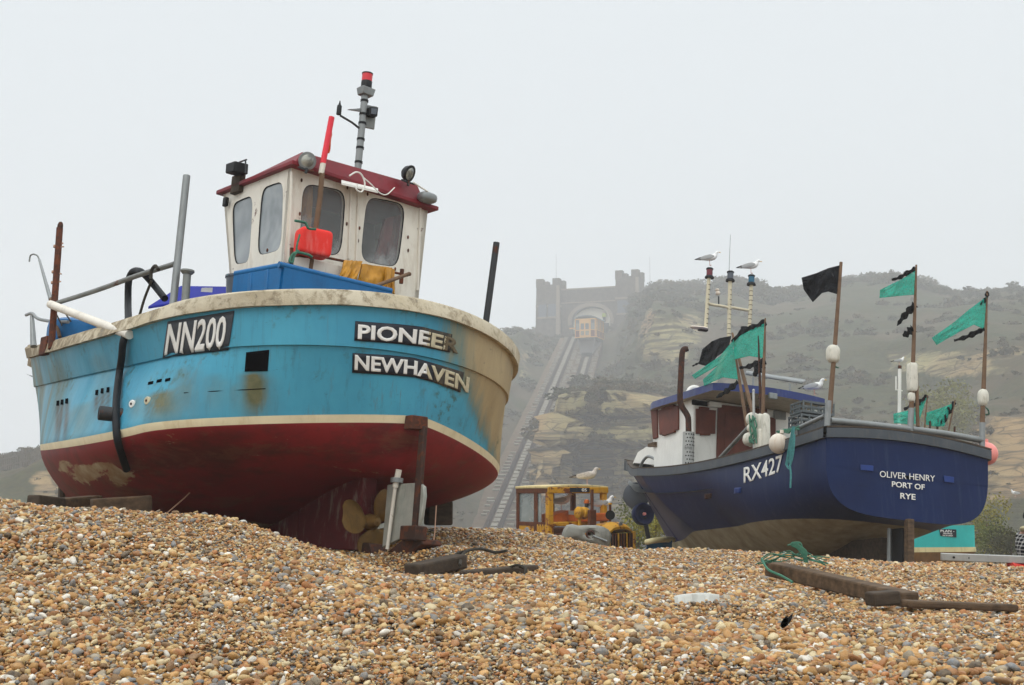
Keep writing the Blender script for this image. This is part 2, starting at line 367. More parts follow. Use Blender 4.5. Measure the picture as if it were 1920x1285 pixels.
# ------------------------------------------------------------------ the shingle beach
GP = [(0, 1285, 4.6), (500, 1285, 4.6), (1000, 1285, 4.6), (1500, 1285, 4.6), (1920, 1285, 4.6),
      (0, 1100, 6.4), (300, 1105, 6.4), (600, 1120, 6.4), (900, 1135, 6.6), (1250, 1140, 7), (1600, 1160, 7.2), (1920, 1175, 7.2),
      (0, 938, 9), (80, 948, 9), (160, 964, 9), (300, 975, 8.9), (440, 988, 8.8), (520, 1003, 8.6), (600, 1028, 8.5), (650, 1043, 8.4), (700, 1064, 8.2), (760, 1082, 8), (850, 1092, 8), (960, 1092, 8.2), (1080, 1085, 8.8),
      (700, 1078, 9.2), (750, 1088, 9.1), (830, 1066, 9.6), (900, 1062, 9.8), (960, 1055, 9.8), (820, 1030, 10.6), (900, 1030, 11), (1000, 1035, 11),
      (800, 996, 12.6), (850, 989, 13.2), (930, 988, 13.6), (1000, 992, 14), (1060, 1003, 14), (1120, 1017, 14), (1180, 1032, 14), (1230, 1024, 14), (1300, 1023, 14), (1400, 1030, 14), (1500, 1037, 14), (1600, 1045, 14), (1700, 1052, 14), (1800, 1050, 14.5), (1920, 1056, 14.5),
      (1200, 1075, 10.5), (1400, 1080, 10.5), (1600, 1100, 10), (1850, 1100, 10.5)]
XP = [(-6, 4, .2), (6, 4, .1), (-5, 9, .82), (-7, 12, .7), (-2.6, 10.6, .36), (-3.6, 11.6, .44), (-1.4, 10.2, .18), (-.7, 10.1, .17), (-1.0, 9.5, .2), (-1.6, 9.6, .26), (-3.4, 13.4, .3), (-5, 15.4, .32), (-6.5, 17, .36), (-.5, 12.4, .36),
      (-1, 15, .35), (-8, 22, 0), (-2, 19, -.4), (1, 19, -.75), (2, 22, -1), (5, 17.5, -.45), (3.5, 20, -.55), (3.2, 24, -.6), (2.5, 27, -.75), (7, 18, -.7), (9, 20, -1.1), (8, 25, -1.2), (0, 30, -1.2), (-12, 30, -1), (12, 30, -1.2), (8, 12, .02), (-8, 6, .5), (7, 7, .05),
      (0, 50, -1.2), (-25, 50, -1.), (25, 50, -1.2), (-40, 62, -.9), (40, 62, -1.2), (0, 68, -1.2), (-14, 18, .3), (15, 18, -.9)]
gpts = np.array([at(*q) - np.array([0, 0, .016 + (.04 if q[2] > 12 else 0)]) for q in GP] + [np.array(q, float) for q in XP])
def _tps(r2): return np.where(r2 > 0, .5 * r2 * np.log(r2 + 1e-12), 0)
_n = len(gpts); _K = _tps(((gpts[:, None, :2] - gpts[None, :, :2]) ** 2).sum(-1)) + np.eye(_n) * .004
_P = np.c_[np.ones(_n), gpts[:, :2]]
_W = np.linalg.solve(np.block([[_K, _P], [_P.T, np.zeros((3, 3))]]), np.r_[gpts[:, 2], np.zeros(3)])
def gz(X, Y):
    Q = np.stack([np.ravel(X), np.ravel(Y)], -1).astype(float); out = np.empty(len(Q))
    for i in range(0, len(Q), 20000):
        q = Q[i:i + 20000]; out[i:i + 20000] = _tps(((q[:, None] - gpts[None, :, :2]) ** 2).sum(-1)) @ _W[:_n] + np.c_[np.ones(len(q)), q] @ _W[_n:]
    fa = np.clip((np.maximum(np.abs(Q[:, 0]) - 26, Q[:, 1] - 52)) / 12, 0, 1); neary = np.clip((4 - Q[:, 1]) / 3, 0, 1)
    out = np.where(Q[:, 1] > 24, np.minimum(out, -1.1) - np.maximum(Q[:, 1] - 24, 0) * .042, out) * (1 - fa) + (-1.1 - np.maximum(Q[:, 1] - 24, 0) * .042) * fa; out = out * (1 - neary) + .12 * neary
    rip = .018 * np.sin(Q[:, 0] * 3.1 + 1.7 * np.sin(Q[:, 1] * 2.3)) + .016 * np.sin(Q[:, 1] * 5.3 + 1.3 * np.sin(Q[:, 0] * 1.9 + 1)) + .012 * np.sin(Q[:, 0] * 7.7 + Q[:, 1] * 4.1)
    return (out + rip * (1 - fa) * np.clip(1.3 - Q[:, 1] / 13, .25, 1)).reshape(np.shape(X))
def ground_hit(px, py):
    d = ray(px, py); t = np.linspace(3.5, 40, 1500); P = EYE + d * t[:, None]
    z = gz(P[:, 0], P[:, 1]); k = np.argmax(P[:, 2] < z); return P[k]
ys = np.concatenate([np.arange(-18, 3, 1.5), np.arange(3, 17, .1), np.arange(17, 40, .4), np.arange(40, 72, 2), [80, 110, 150, 200, 300, 470, 680]])
xs = np.concatenate([[-480, -330, -220, -150, -110, -80, -60, -45, -35, -28, -22, -18, -15, -12], np.arange(-10, 10, .12), [10, 12, 15, 18, 22, 28, 35, 45, 60, 80, 110, 150, 220, 330, 480]])
GX, GY = np.meshgrid(xs, ys, indexing='ij')
n = NT('shingle'); v = n.N('ShaderNodeTexVoronoi', {'Vector': n.co(), 'Scale': 30.})
cr = n.N('ShaderNodeValToRGB', {0: n.N('ShaderNodeSeparateColor', {0: v.outputs['Color']}).outputs[0]})
PEB = [(0, (186, 134, 68)), (.15, (206, 152, 80)), (.28, (160, 98, 42)), (.4, (214, 182, 122)), (.5, (122, 84, 46)), (.59, (160, 152, 134)), (.67, (226, 208, 164)), (.75, (118, 127, 134)), (.83, (72, 68, 64)), (.88, (242, 238, 226)), (.94, (186, 110, 44))]
def fill_ramp(cr):
    e = cr.color_ramp; e.interpolation = 'CONSTANT'
    for i, (p, c) in enumerate(PEB):
        el = e.elements[i] if i < 2 else e.elements.new(p)
        el.position = p; el.color = lin(c) + (1,)
fill_ramp(cr)
b_ = n.ramp(v.outputs['Distance'], 0, .7, 1, 0); n.bump(b_, 1., .02)
M['shingle'] = n.done(n.mix(n.ramp(v.outputs['Distance'], .2, .7, .3, .9), cr.outputs[0], lin((44, 32, 20))), .6)  # cell rims darkened: shade in the gaps between stones put into the colour
tag(MB().grid(np.stack([GX, GY, gz(GX, GY)], -1), flip=True).obj('beach', M['shingle'], None, (0, 0, 0)), kind='structure')

def instancer(name, pts, rot, scl, idx, protos, label, cat, vmat=None):
    lib = bpy.data.collections.new(name + '_shapes')
    for o in protos: lib.objects.link(o)
    me = bpy.data.meshes.new(name); me.from_pydata(np.asarray(pts).tolist(), [], [])
    for k, a, t in (('rot', rot, 'FLOAT_VECTOR'), ('scl', scl, 'FLOAT_VECTOR')):
        q = me.attributes.new(k, t, 'POINT'); q.data.foreach_set('vector', np.asarray(a, np.float32).ravel())
    q = me.attributes.new('idx', 'INT', 'POINT'); q.data.foreach_set('value', np.asarray(idx, np.int32))
    o = bpy.data.objects.new(name, me); COL.objects.link(o)
    ng = bpy.data.node_groups.new(name, 'GeometryNodeTree')
    ng.interface.new_socket('Geometry', in_out='INPUT', socket_type='NodeSocketGeometry'); ng.interface.new_socket('Geometry', in_out='OUTPUT', socket_type='NodeSocketGeometry')
    N = ng.nodes.new; gi, go, ip = N('NodeGroupInput'), N('NodeGroupOutput'), N('GeometryNodeInstanceOnPoints')
    ci = N('GeometryNodeCollectionInfo'); ci.inputs['Collection'].default_value = lib; ci.inputs['Separate Children'].default_value = True; ci.inputs['Reset Children'].default_value = True
    def na(t, nm):
        a = N('GeometryNodeInputNamedAttribute'); a.data_type = t; a.inputs['Name'].default_value = nm; return a.outputs[0]
    L = ng.links.new; e2r = N('FunctionNodeEulerToRotation')
    L(gi.outputs[0], ip.inputs['Points']); L(ci.outputs[0], ip.inputs['Instance']); ip.inputs['Pick Instance'].default_value = True
    L(na('INT', 'idx'), ip.inputs['Instance Index']); L(na('FLOAT_VECTOR', 'rot'), e2r.inputs[0]); L(e2r.outputs[0], ip.inputs['Rotation']); L(na('FLOAT_VECTOR', 'scl'), ip.inputs['Scale'])
    L(ip.outputs[0], go.inputs[0]); md = o.modifiers.new('scatter', 'NODES'); md.node_group = ng
    return tag(o, label, cat, kind='stuff')
n = NT('pebble'); oi = n.N('ShaderNodeObjectInfo'); cr = n.N('ShaderNodeValToRGB', {0: oi.outputs['Random']}); fill_ramp(cr)
r2 = n.math('FRACT', n.math('MULTIPLY', oi.outputs['Random'], 37.7))
vec = n.N('ShaderNodeVectorMath', {0: n.co(), 1: n.N('ShaderNodeCombineXYZ', {0: n.math('MULTIPLY', oi.outputs['Random'], 90.)}).outputs[0]}, operation='ADD').outputs[0]
c_ = n.mix(n.ramp(n.noise(1.1, 4, .65, vec=vec), .3, .75, 0, .5), cr.outputs[0], lin((200, 168, 122)))
c_ = n.mix(n.ramp(n.noise(1.8, 5, .7, vec=vec), .55, .8, 0, .35), c_, lin((78, 54, 36)))
c_ = n.mix(n.ramp(r2, 0, 1, 0, .38), c_, lin((54, 40, 24)))
n.bump(n.noise(6, 4, .6, vec=vec), .25, .05)
M['pebble'] = n.done(c_, n.ramp(r2, 0, 1, .35, .75), 0, .5)
protos = []
for k in range(9):
    bm = bmesh.new(); bmesh.ops.create_icosphere(bm, subdivisions=2, radius=1)
    ax_ = np.array([1, .62 + .3 * RNG.random(), .42 + .3 * RNG.random()])
    for v_ in bm.verts:
        p = np.array(v_.co); q = 1 + .45 * mnoise.noise(Vector(p * 1.2 + k * 9.7)) + .2 * mnoise.noise(Vector(p * 2.6 + k * 5.1))
        v_.co = Vector(p * q * ax_)
    me = bpy.data.meshes.new('pebble'); bm.to_mesh(me); bm.free(); me.materials.append(M['pebble'])
    me.polygons.foreach_set('use_smooth', [True] * len(me.polygons)); protos.append(bpy.data.objects.new('pebble', me))
cand = []
for y0 in np.arange(3.8, 15.8, .4):
    wd = .47 * y0 + .9; nn = int(2 * wd * .4 * (4400 if y0 < 9.5 else 3200))
    cand.append(np.stack([RNG.uniform(-wd, wd, nn), RNG.uniform(y0, y0 + .4, nn)], -1))
P2 = np.concatenate(cand); Z = gz(P2[:, 0], P2[:, 1])
size = np.clip(np.exp(RNG.normal(math.log(.0092), .44, len(P2))), .0045, .026)
patch = np.sin(P2[:, 0] * 1.7 + 2 * np.sin(P2[:, 1] * 1.1)) + np.sin(P2[:, 1] * 2.3 + P2[:, 0] * .8)
size *= np.where(patch > .5, 1.18, np.where(patch < -.8, .8, 1.))
scl = size[:, None] * RNG.uniform(.85, 1.15, (len(P2), 3))
rot = np.stack([RNG.normal(0, .45, len(P2)), RNG.normal(0, .45, len(P2)), RNG.uniform(0, 6.28, len(P2))], -1)
pts = np.c_[P2, Z + RNG.uniform(-.2, .75, len(P2)) * size + RNG.uniform(0, .01, len(P2))]
instancer('pebbles', pts, rot, scl, RNG.integers(0, 9, len(P2)), protos, 'loose orange tan and grey pebbles covering the beach in front of the boats', 'pebbles')

# ------------------------------------------------------------------ hillside and cliffs
def sheet(cols, nrow, ncol, px0, px1, seed, amp, strata):
    cols = sorted(cols); pxs = np.array([c[0] for c in cols], float); prof = []
    for px, pr in cols:
        P = np.array([far(px, *q) for q in pr]); d = np.r_[0, np.cumsum(np.linalg.norm(np.diff(P, axis=0), axis=1))]; t = np.linspace(0, d[-1], nrow)
        prof.append(np.stack([np.interp(t, d, P[:, i]) for i in range(3)], -1))
    prof = np.array(prof); G = np.empty((ncol, nrow, 3))
    for c, px in enumerate(np.linspace(px0, px1, ncol)):
        k = min(max(np.searchsorted(pxs, px) - 1, 0), len(pxs) - 2); f = np.clip((px - pxs[k]) / (pxs[k + 1] - pxs[k]), 0, 1); G[c] = prof[k] * (1 - f) + prof[k + 1] * f
    du = np.gradient(G, axis=0); dv = np.gradient(G, axis=1); Nn = np.cross(du, dv); Nn /= np.linalg.norm(Nn, axis=2)[..., None] + 1e-9
    if Nn[..., 1].mean() > 0: Nn = -Nn
    steep = 1 - np.clip(np.abs(Nn[..., 2]), 0, 1); O = G.copy()
    for i in range(ncol):
        for j in range(nrow):
            p = G[i, j]; v = Vector(p / HS); s = steep[i, j]; p_ = p / HS
            f = (mnoise.fractal(v * .09 + Vector((seed, 0, 0)), 1., 2., 5) * amp + mnoise.fractal(v * .5 + Vector((seed, 3, 0)), 1., 2.1, 4) * amp * .3) * HS
            zz = p_[2] * 1.1 + .9 * mnoise.noise(v * .07) + .25 * mnoise.noise(v * .4); lay = math.floor(zz); fr = zz - lay
            hsh = mnoise.cell(Vector((p_[0] * .16 + lay * 3.3 + .8 * mnoise.noise(v * .2), lay * 7.1, seed)))
            st = (hsh - .5) * 1.3 - .5 * max(0, (fr - .82) / .18) - .35 * abs(mnoise.noise(Vector((p_[0] * .5, lay, seed))))
            tk = 1.
            if 78 < p_[1] < 172:
                dx = p_[0] - (-1.17 + (p_[1] - 80) * .1105); tk = min(1, max(0, (abs(dx - 1.4) - 3.6) / 2.))
                if seed > 5: tk = 1.
            O[i, j] = p + Nn[i, j] * ((f + strata * HS * st * max(0, min(1, (s - .45) * 4))) * tk - .35 * HS * (1 - tk))
    return O
def rockmat(name, fade=1.):
    n = NT(name); g = n.N('ShaderNodeNewGeometry'); nz = n.N('ShaderNodeSeparateXYZ', {0: g.outputs['Normal']}).outputs[2]
    pos = n.N('ShaderNodeVectorMath', {0: g.outputs['Position'], 1: (1 / HS, 1 / HS, 1 / HS)}, operation='MULTIPLY').outputs[0]
    a = n.noise(.35, 6, .6, vec=pos); b = n.noise(1.1, 5, .6, vec=pos, stretch=(.14, .14, 3.), dist=.3); c = n.noise(.12, 3, .5, vec=pos)
    rock = n.mix(n.ramp(a, .3, .7), lin((158, 148, 106)), lin((114, 106, 70)))
    rock = n.mix(n.ramp(c, .4, .65), rock, lin((152, 124, 88)))
    rock = n.mix(n.ramp(b, .47, .6, 0, .9), rock, lin((62, 56, 42)))
    wv = n.noise(.5, 3, .5, vec=pos); vv = n.N('ShaderNodeVectorMath', {0: pos, 1: n.N('ShaderNodeCombineXYZ', {2: n.math('MULTIPLY', wv, 1.2)}).outputs[0]}, operation='ADD').outputs[0]
    vo = n.N('ShaderNodeTexVoronoi', {'Vector': n.N('ShaderNodeMapping', {'Vector': vv, 'Scale': (.26, .26, 2.4)}).outputs[0], 'Scale': 1.}, feature='DISTANCE_TO_EDGE').outputs['Distance']
    rock = n.mix(n.ramp(vo, .0, .05, .8, 0), rock, lin((50, 46, 34)))
    fine = n.noise(3.2, 6, .7, vec=pos)
    rock = n.mix(n.ramp(fine, .55, .75, 0, .6), rock, lin((70, 66, 46)))
    gn = n.noise(.55, 6, .68, vec=pos); g2 = n.noise(2.6, 5, .7, vec=pos)
    grass = n.mix(n.ramp(gn, .35, .65), lin((54, 64, 30)), lin((74, 68, 40)))
    grass = n.mix(n.ramp(g2, .4, .65, 0, .85), grass, lin((40, 42, 26)))
    grass = n.mix(n.ramp(n.noise(.09, 4, .6, vec=pos), .5, .62, 0, .7), grass, lin((84, 70, 52)))
    k = n.math('ADD', n.math('MULTIPLY', n.attr('rock'), 1.), n.math('MULTIPLY', n.math('SUBTRACT', n.noise(.4, 6, .7, vec=pos), .5), 1.2)); k = n.math('SUBTRACT', k, n.math('MULTIPLY', n.ramp(nz, .5, .95), .45))
    col = n.mix(n.ramp(k, .22, .42), grass, rock)
    n.bump(n.math('ADD', b, n.math('MULTIPLY', fine, .6)), .8, .3)
    return n.done(col, .95, 0, .15)
M['rock'] = rockmat('rock')
BASE = (1000, 72)
hill = [(-800, [(975, 58), (880, 70), (868, 90), (860, 110)]), (-200, [(970, 56), (890, 68), (880, 90), (874, 110)]), (0, [(965, 56), (895, 64), (880, 72), (873, 78), (866, 110)]), (80, [(960, 56), (930, 60), (870, 63), (852, 70), (846, 110)]),
        (240, [(965, 58), (850, 64), (790, 74), (770, 110)]), (500, [(975, 62), (850, 72), (740, 84), (725, 115)]), (800, [(985, 68), (830, 82), (690, 104), (670, 130)]),
        (880, [(1002, 78), (830, 98), (690, 126), (648, 142), (640, 170)]), (940, [(1003, 79.5), (900, 93.5), (820, 106), (690, 134), (636, 146), (630, 170)]), (975, [(1003, 79.5), (900, 94.3), (820, 108), (740, 127), (690, 138), (640, 147), (624, 150), (622, 190)]), (1004, [(1003, 79.8), (820, 108), (700, 140.5), (642, 161), (630, 170), (628, 200)]),
        (1050, [(1005, 80), (1000, 80.5), (700, 142), (648, 165), (630, 180), (620, 205)]), (1150, [(1005, 80), (1000, 80.5), (720, 134), (660, 160), (628, 164), (600, 200)]),
        (1185, [(1005, 76), (760, 94), (700, 118), (610, 146), (575, 158), (560, 190)]), (1225, [(1005, 74), (760, 88), (700, 106), (690, 110), (590, 116), (560, 150), (546, 165), (545, 200)]), (1260, [(1005, 74), (765, 86), (700, 104), (685, 110), (590, 114), (565, 140), (543, 165), (542, 200)]),
        (1300, [(1008, 72), (770, 84), (705, 102), (610, 118), (575, 135), (542, 165), (541, 200)]), (1335, [(1008, 70), (770, 82), (690, 106), (600, 126), (543, 160), (542, 200)]), (1372, [(1010, 68), (780, 80), (640, 112), (528, 152), (527, 200)]), (1400, [(1010, 66), (780, 78), (640, 112), (540, 155), (539, 200)]),
        (1450, [(1012, 64), (790, 76), (640, 110), (558, 152), (556, 200)]), (1500, [(1014, 62), (800, 74), (640, 108), (552, 150), (550, 200)]), (1580, [(1018, 60), (810, 72), (700, 92), (610, 112), (532, 146), (530, 195)]), (1670, [(1022, 58), (820, 70), (720, 86), (690, 96), (650, 98), (610, 112), (526, 142), (524, 190)]),
        (1740, [(1026, 56), (850, 64), (760, 74), (735, 84), (690, 86), (640, 90), (610, 104), (548, 138), (546, 190)]), (1800, [(1030, 54), (860, 58), (780, 68), (740, 78), (690, 80), (640, 86), (612, 100), (557, 134), (556, 190)]), (1860, [(1034, 52), (890, 55), (770, 60), (745, 72), (690, 75), (630, 84), (600, 98), (549, 130), (548, 190)]),
        (1930, [(1038, 50), (900, 53), (770, 58), (745, 68), (690, 72), (630, 82), (600, 96), (551, 126), (550, 185)]), (2100, [(1040, 48), (900, 51), (770, 56), (735, 68), (680, 72), (620, 84), (560, 110), (552, 180)]), (2900, [(1050, 46), (900, 52), (700, 80), (560, 110), (552, 170)])]
hill = [(c, [(1068, pr[0][1] - .4)] + pr) for c, pr in hill]      # carry the foot of the slope down below the shingle
HG = sheet(hill, 230, 640, -800, 2900, 3., .55, .75)
def ingrid(G, px0, px1):                         # bare rock shows where the slope breaks: outcrop bands by bearing and height
    V = G.reshape(-1, 3); br_ = 960 + V[:, 0] / V[:, 1] * FPX; el = 930 - (V[:, 2] - CZ) / V[:, 1] * FPX; return V, br_, el
V, br_, el = ingrid(HG, 0, 0); el = el + (642.5 - el) * .012
blob = lambda x, y, a, b: np.exp(-((br_ - x) / a) ** 4 - ((el - y) / b) ** 4)
rk = -.02 + .95 * blob(1255, 635, 52, 58) + .6 * blob(1320, 610, 30, 40) + .5 * blob(1000, 700, 40, 50) + .5 * blob(985, 860, 60, 90) + .75 * blob(1790, 680, 170, 28) + .95 * blob(1880, 850, 75, 95) + .5 * blob(1640, 735, 40, 40) + .4 * blob(1560, 880, 60, 60) + .9 * blob(110, 910, 60, 34) + .5 * blob(1430, 760, 60, 40) + .35 * blob(1700, 780, 60, 40) + .5 * blob(1900, 640, 50, 30)
tag(MB().grid(HG).obj('hillside', M['rock'], None, (0, 0, 0), ang=60, attrs={'rock': rk}), kind='structure')
cliff = [(975, [(1012, 75.5), (1000, 76), (996, 80)]), (1000, [(1012, 75), (925, 77), (918, 82), (916, 86)]), (1024, [(1012, 75), (838, 79), (830, 84), (828, 90)]), (1046, [(1012, 75), (748, 82), (740, 88), (738, 98)]), (1075, [(1012, 74.5), (738, 82), (731, 90), (729, 104)]), (1102, [(1012, 75), (738, 83), (730, 92), (727, 108)]),
         (1112, [(1012, 79), (742, 86), (732, 93), (729, 112)]), (1122, [(1012, 80), (742, 86.5), (732, 94), (727, 114)]), (1132, [(1012, 75.5), (736, 83), (728, 92), (722, 114)]), (1170, [(1012, 74), (742, 82), (732, 88), (722, 108)]), (1215, [(1014, 73), (760, 80), (738, 86), (725, 104)]), (1280, [(1014, 71), (772, 78), (748, 84), (735, 98)]),
         (1340, [(1016, 69), (790, 76), (762, 80), (745, 92)]), (1440, [(1018, 66), (830, 72), (790, 76), (765, 84)]), (1540, [(1020, 62), (880, 67), (840, 72), (815, 76)]), (1620, [(1024, 60), (960, 62), (930, 66), (900, 68)])]
cliff = [(c, [(pr[0][0], max(pr[0][1], pr[1][1] - 2.2))] + pr[1:]) for c, pr in cliff]
cliff = [(c, [(1068, pr[0][1] - .3)] + pr) for c, pr in cliff]
CG = sheet(cliff, 190, 420, 975, 1620, 8., .4, 1.)
V, br_, el = ingrid(CG, 0, 0); rk = 1.12 + .4 * blob(1190, 800, 90, 80) - .35 * blob(1060, 900, 70, 60) - .3 * blob(1150, 960, 120, 40) + .4 * blob(1070, 770, 45, 45)
tag(MB().grid(CG).obj('cliff', M['rock'], None, (0, 0, 0), ang=60, attrs={'rock': rk}), kind='structure')

# scrub on the slopes (nobody could count it)
def leafmat(name, a, b):
    n = NT(name); oi = n.N('ShaderNodeObjectInfo').outputs['Random']
    c = n.mix(oi, lin(a), lin(b)); c = n.mix(n.ramp(n.noise(1.5, 3), .3, .7, 0, .5), c, tuple(x * .45 for x in lin(a))); return n.done(c, .9, 0, .15)
M['scrub'] = leafmat('scrub', (62, 68, 40), (104, 90, 62)); M['bush'] = leafmat('bush', (84, 98, 44), (120, 118, 56)); M['bush_yellow'] = leafmat('bush_yellow', (140, 132, 52), (110, 112, 50))
def leafball(name, m, nl, r, seed, flat=.7, leaf=.2):
    rg = np.random.default_rng(seed); V = []; Fc = []
    ctr = rg.normal(0, .45, (7, 3)) * np.array([1, 1, flat])
    for i in range(nl):
        c = ctr[rg.integers(7)] + nrm(rg.normal(0, 1, 3)) * rg.uniform(.25, .6); c[2] = c[2] * flat + .4
        u = nrm(rg.normal(0, 1, 3)); v = nrm(np.cross(u, rg.normal(0, 1, 3))); l = leaf * rg.uniform(.6, 1.4); o = len(V)
        V += [c - u * l, c - v * l * .5, c + u * l, c + v * l * .5]; Fc.append((o, o + 1, o + 2, o + 3))
    me = bpy.data.meshes.new(name); me.from_pydata((np.array(V) * r).tolist(), [], Fc); me.materials.append(m); return me
protos = [bpy.data.objects.new('scrub_clump', leafball('scrub_clump', M['scrub'], 260, 1., 40 + k)) for k in range(4)]
pl = []
for G, wt in ((HG, 1.2), (CG, .3)):
    du = np.gradient(G, axis=0); dv = np.gradient(G, axis=1); Nn = np.cross(du, dv); Nn /= np.linalg.norm(Nn, axis=2)[..., None] + 1e-9; up = np.abs(Nn[..., 2])
    F_ = G.reshape(-1, 3); U_ = up.ravel(); ar = np.linalg.norm(np.cross(du, dv), axis=2).ravel()
    nz = np.array([mnoise.noise(Vector(p * .12 / HS)) + .6 * mnoise.noise(Vector(p * .45 / HS)) for p in F_])
    pr = ar * np.clip((U_ - .3) * 2.5, .02, 1) * np.clip(nz * 2 + .35, 0, 1) * (F_[:, 1] > 50 * HS)
    pr *= 1 + 2.5 * (F_[:, 2] > 22 * HS)
    Fh = F_ / HS; xl = -1.17 + (Fh[:, 1] - 80) * .1105; on = (Fh[:, 0] > xl - 2.) & (Fh[:, 0] < xl + (4.6 if G is HG else 1.9)) & (Fh[:, 1] > 70) & (Fh[:, 1] < 172); pr[on] = 0
    k = RNG.choice(len(F_), int(9000 * wt), p=pr / pr.sum(), replace=True); q = F_[k] + RNG.normal(0, .3 * HS, (len(k), 3)) * np.array([1, 1, .1]); pl.append(q)
q = np.concatenate(pl); s = HS * np.exp(RNG.normal(-1.15, .45, len(q))) * np.clip(q[:, 1] / 110 / HS, .5, 1.4)
instancer('scrub', q, np.c_[np.zeros((len(q), 2)), RNG.uniform(0, 6.28, len(q))], np.stack([s, s, s * RNG.uniform(.5, 1., len(q))], -1), RNG.integers(0, 4, len(q)), protos, 'low green and brown scrub growing over the slopes and cliff ledges', 'scrub')
# ------------------------------------------------------------------ blue and red beach boat
A = Frame([-.8375, 10.763, CZ], 2.2943, .1069, -.0215)
AC, AR = .0598, 1.7158
ALV = {'gt': (1.7999, -.1557, 9.2865, 1.3915, -.1439, .8144, 1.3874, .9858, .2092), 'gb': (1.7875, -.1508, 8.9685, 1.2652, -.1406, .8103, 1.5007, 1.0335, .2126),
       'kn': (1.687, -.1101, 8.7767, .9655, .0125, .5842, 1.3417, .9657, .1786), 'bu': (1.8698, -.032, 7.8818, .3345, -.1045, .6548, 1.3879, 1.5735, .3215), 'bl': (1.8418, -.0192, 7.895, .272, -.1045, .6548, 1.3459, 1.5931, .3222)}
NA_, NB_ = 300, 110
def level(k):                                    # bow port -> stern -> bow starboard
    B_, xs_, L_, z0, z1, z2, a, q, zs = ALV[k]
    s2 = np.linspace(L_, xs_ + a, NA_); u = np.clip((s2 - xs_ - a) / (L_ - xs_ - a), 0, 1); b2 = B_ * (1 - np.clip((u - AC) / (1 - AC), 0, 1) ** AR)
    th = np.linspace(0, np.pi / 2, NB_)[1:]; s1 = xs_ + a * (1 - np.sin(th)); b1 = B_ * np.abs(np.cos(th)) ** q
    s = np.r_[s2, s1]; b = np.r_[b2, b1]; s = np.r_[s, s[::-1][1:]]; b = np.r_[b, -b[::-1][1:]]
    return np.stack([s, b, z0 + z1 * s / 8 + z2 * (s / 8) ** 2 + zs * np.exp(-s / .9)], -1)
def offset(C, d):                                # push a level outward (plan normal)
    T = np.gradient(C[:, :2], axis=0); Nn = np.stack([-T[:, 1], T[:, 0]], -1); Nn /= np.linalg.norm(Nn, axis=1)[:, None] + 1e-9
    sgn = np.sign((Nn * (C[:, :2] - np.array([4, 0]))).sum(1).mean()); D = C.copy(); D[:, :2] += Nn * d * sgn
    m = len(C) // 2; D[:m, 1] = np.maximum(D[:m, 1], 0); D[m + 1:, 1] = np.minimum(D[m + 1:, 1], 0); return D
LV = {k: level(k) for k in ALV}
def smooth(a, b, x): t = np.clip((x - a) / (b - a), 0, 1); return t * t * (3 - 2 * t)
def keelz(x): return .17 - .5 * smooth(.5, 2.6, x) + .42 * smooth(5.0, 7.0, x)
rows = []; mats_r = []
bl = LV['bl']; NBOT = 16
for i in range(NBOT):
    t = 1 - i / NBOT
    xe = .42 + np.clip(bl[:, 0], 0, 8) * (6.75 - .42) / 7.9
    x = bl[:, 0] + (xe - bl[:, 0]) * t ** 1.7; zr = keelz(xe)
    b = bl[:, 1] * np.cos(t * np.pi / 2) ** (.8 + .9 * smooth(3.8, 7.2, bl[:, 0])); z = bl[:, 2] + (zr - bl[:, 2]) * np.sin(t * np.pi / 2) ** 1.35
    rows.append(np.stack([x, b, z], -1))
rows.append(bl); rows.append(LV['bu'])
kin = offset(LV['kn'], -.022); kin[:, 2] -= .004
for t in np.linspace(0, 1, 13)[1:]: rows.append(LV['bu'] + (kin - LV['bu']) * np.array([1, 1, 1]) * t)
rows.append(LV['kn'])
for t in np.linspace(0, 1, 8)[1:]: rows.append(LV['kn'] + (LV['gb'] - LV['kn']) * t)
G = np.array(rows); HGRID = A.W(G)
NR, NCc = G.shape[:2]
Fq = []; Fm = []
for i in range(NR - 1):
    for j in range(NCc - 1):
        Fq.append((i * NCc + j, i * NCc + j + 1, (i + 1) * NCc + j + 1, (i + 1) * NCc + j)); Fm.append(0 if i < NBOT else 1 if i == NBOT else 2)
bvhA = BVHTree.FromPolygons([tuple(p) for p in HGRID.reshape(-1, 3)], Fq)
Lx, Ly, Lz = G[..., 0].ravel(), G[..., 1].ravel(), G[..., 2].ravel()
hh = np.repeat(np.r_[np.zeros(NBOT + 1), np.linspace(0, 1, NR - NBOT - 1)], NCc)
near = np.clip(1 - (Lx - 1.6) / 1.2, 0, 1)
tanA = np.clip((-Ly + .05 - 1.0 * (1 - hh) ** 2.2) / .85, 0, 1) * np.clip((4 - Lx) / 1.5, 0, 1)
greyA = np.clip((Lx - 3.6) / 3.2, 0, 1) * (Ly > 0)
stain = np.zeros(len(Lx)); streak = np.zeros(len(Lx)); scr = np.zeros(len(Lx))
def mark(arr, px, py0, py1, wpx, amt, fade=1.):
    P0 = A.L(on_surface(bvhA, [(px, py0), (px, py1)], 0)); x0, x1, z0, z1 = P0[0, 0], P0[1, 0], P0[0, 2], P0[1, 2]
    yy = np.sign(P0[0, 1] + 1e-6); wm_ = wpx * abs(A.L(on_surface(bvhA, [(px + 4, py0)], 0))[0, 0] - x0) / 4 + 1e-3
    t = (Lz - z0) / (z1 - z0); xc = x0 + (x1 - x0) * np.clip(t, 0, 1)
    arr[:] = np.maximum(arr, amt * np.exp(-((Lx - xc) / wm_) ** 2) * np.clip(t * 12 + .3, 0, 1) * np.clip((1.25 - t) * 1.4, 0, 1) ** fade * (t > -.05) * (t < 1.25) * (np.sign(Ly) == yy) )
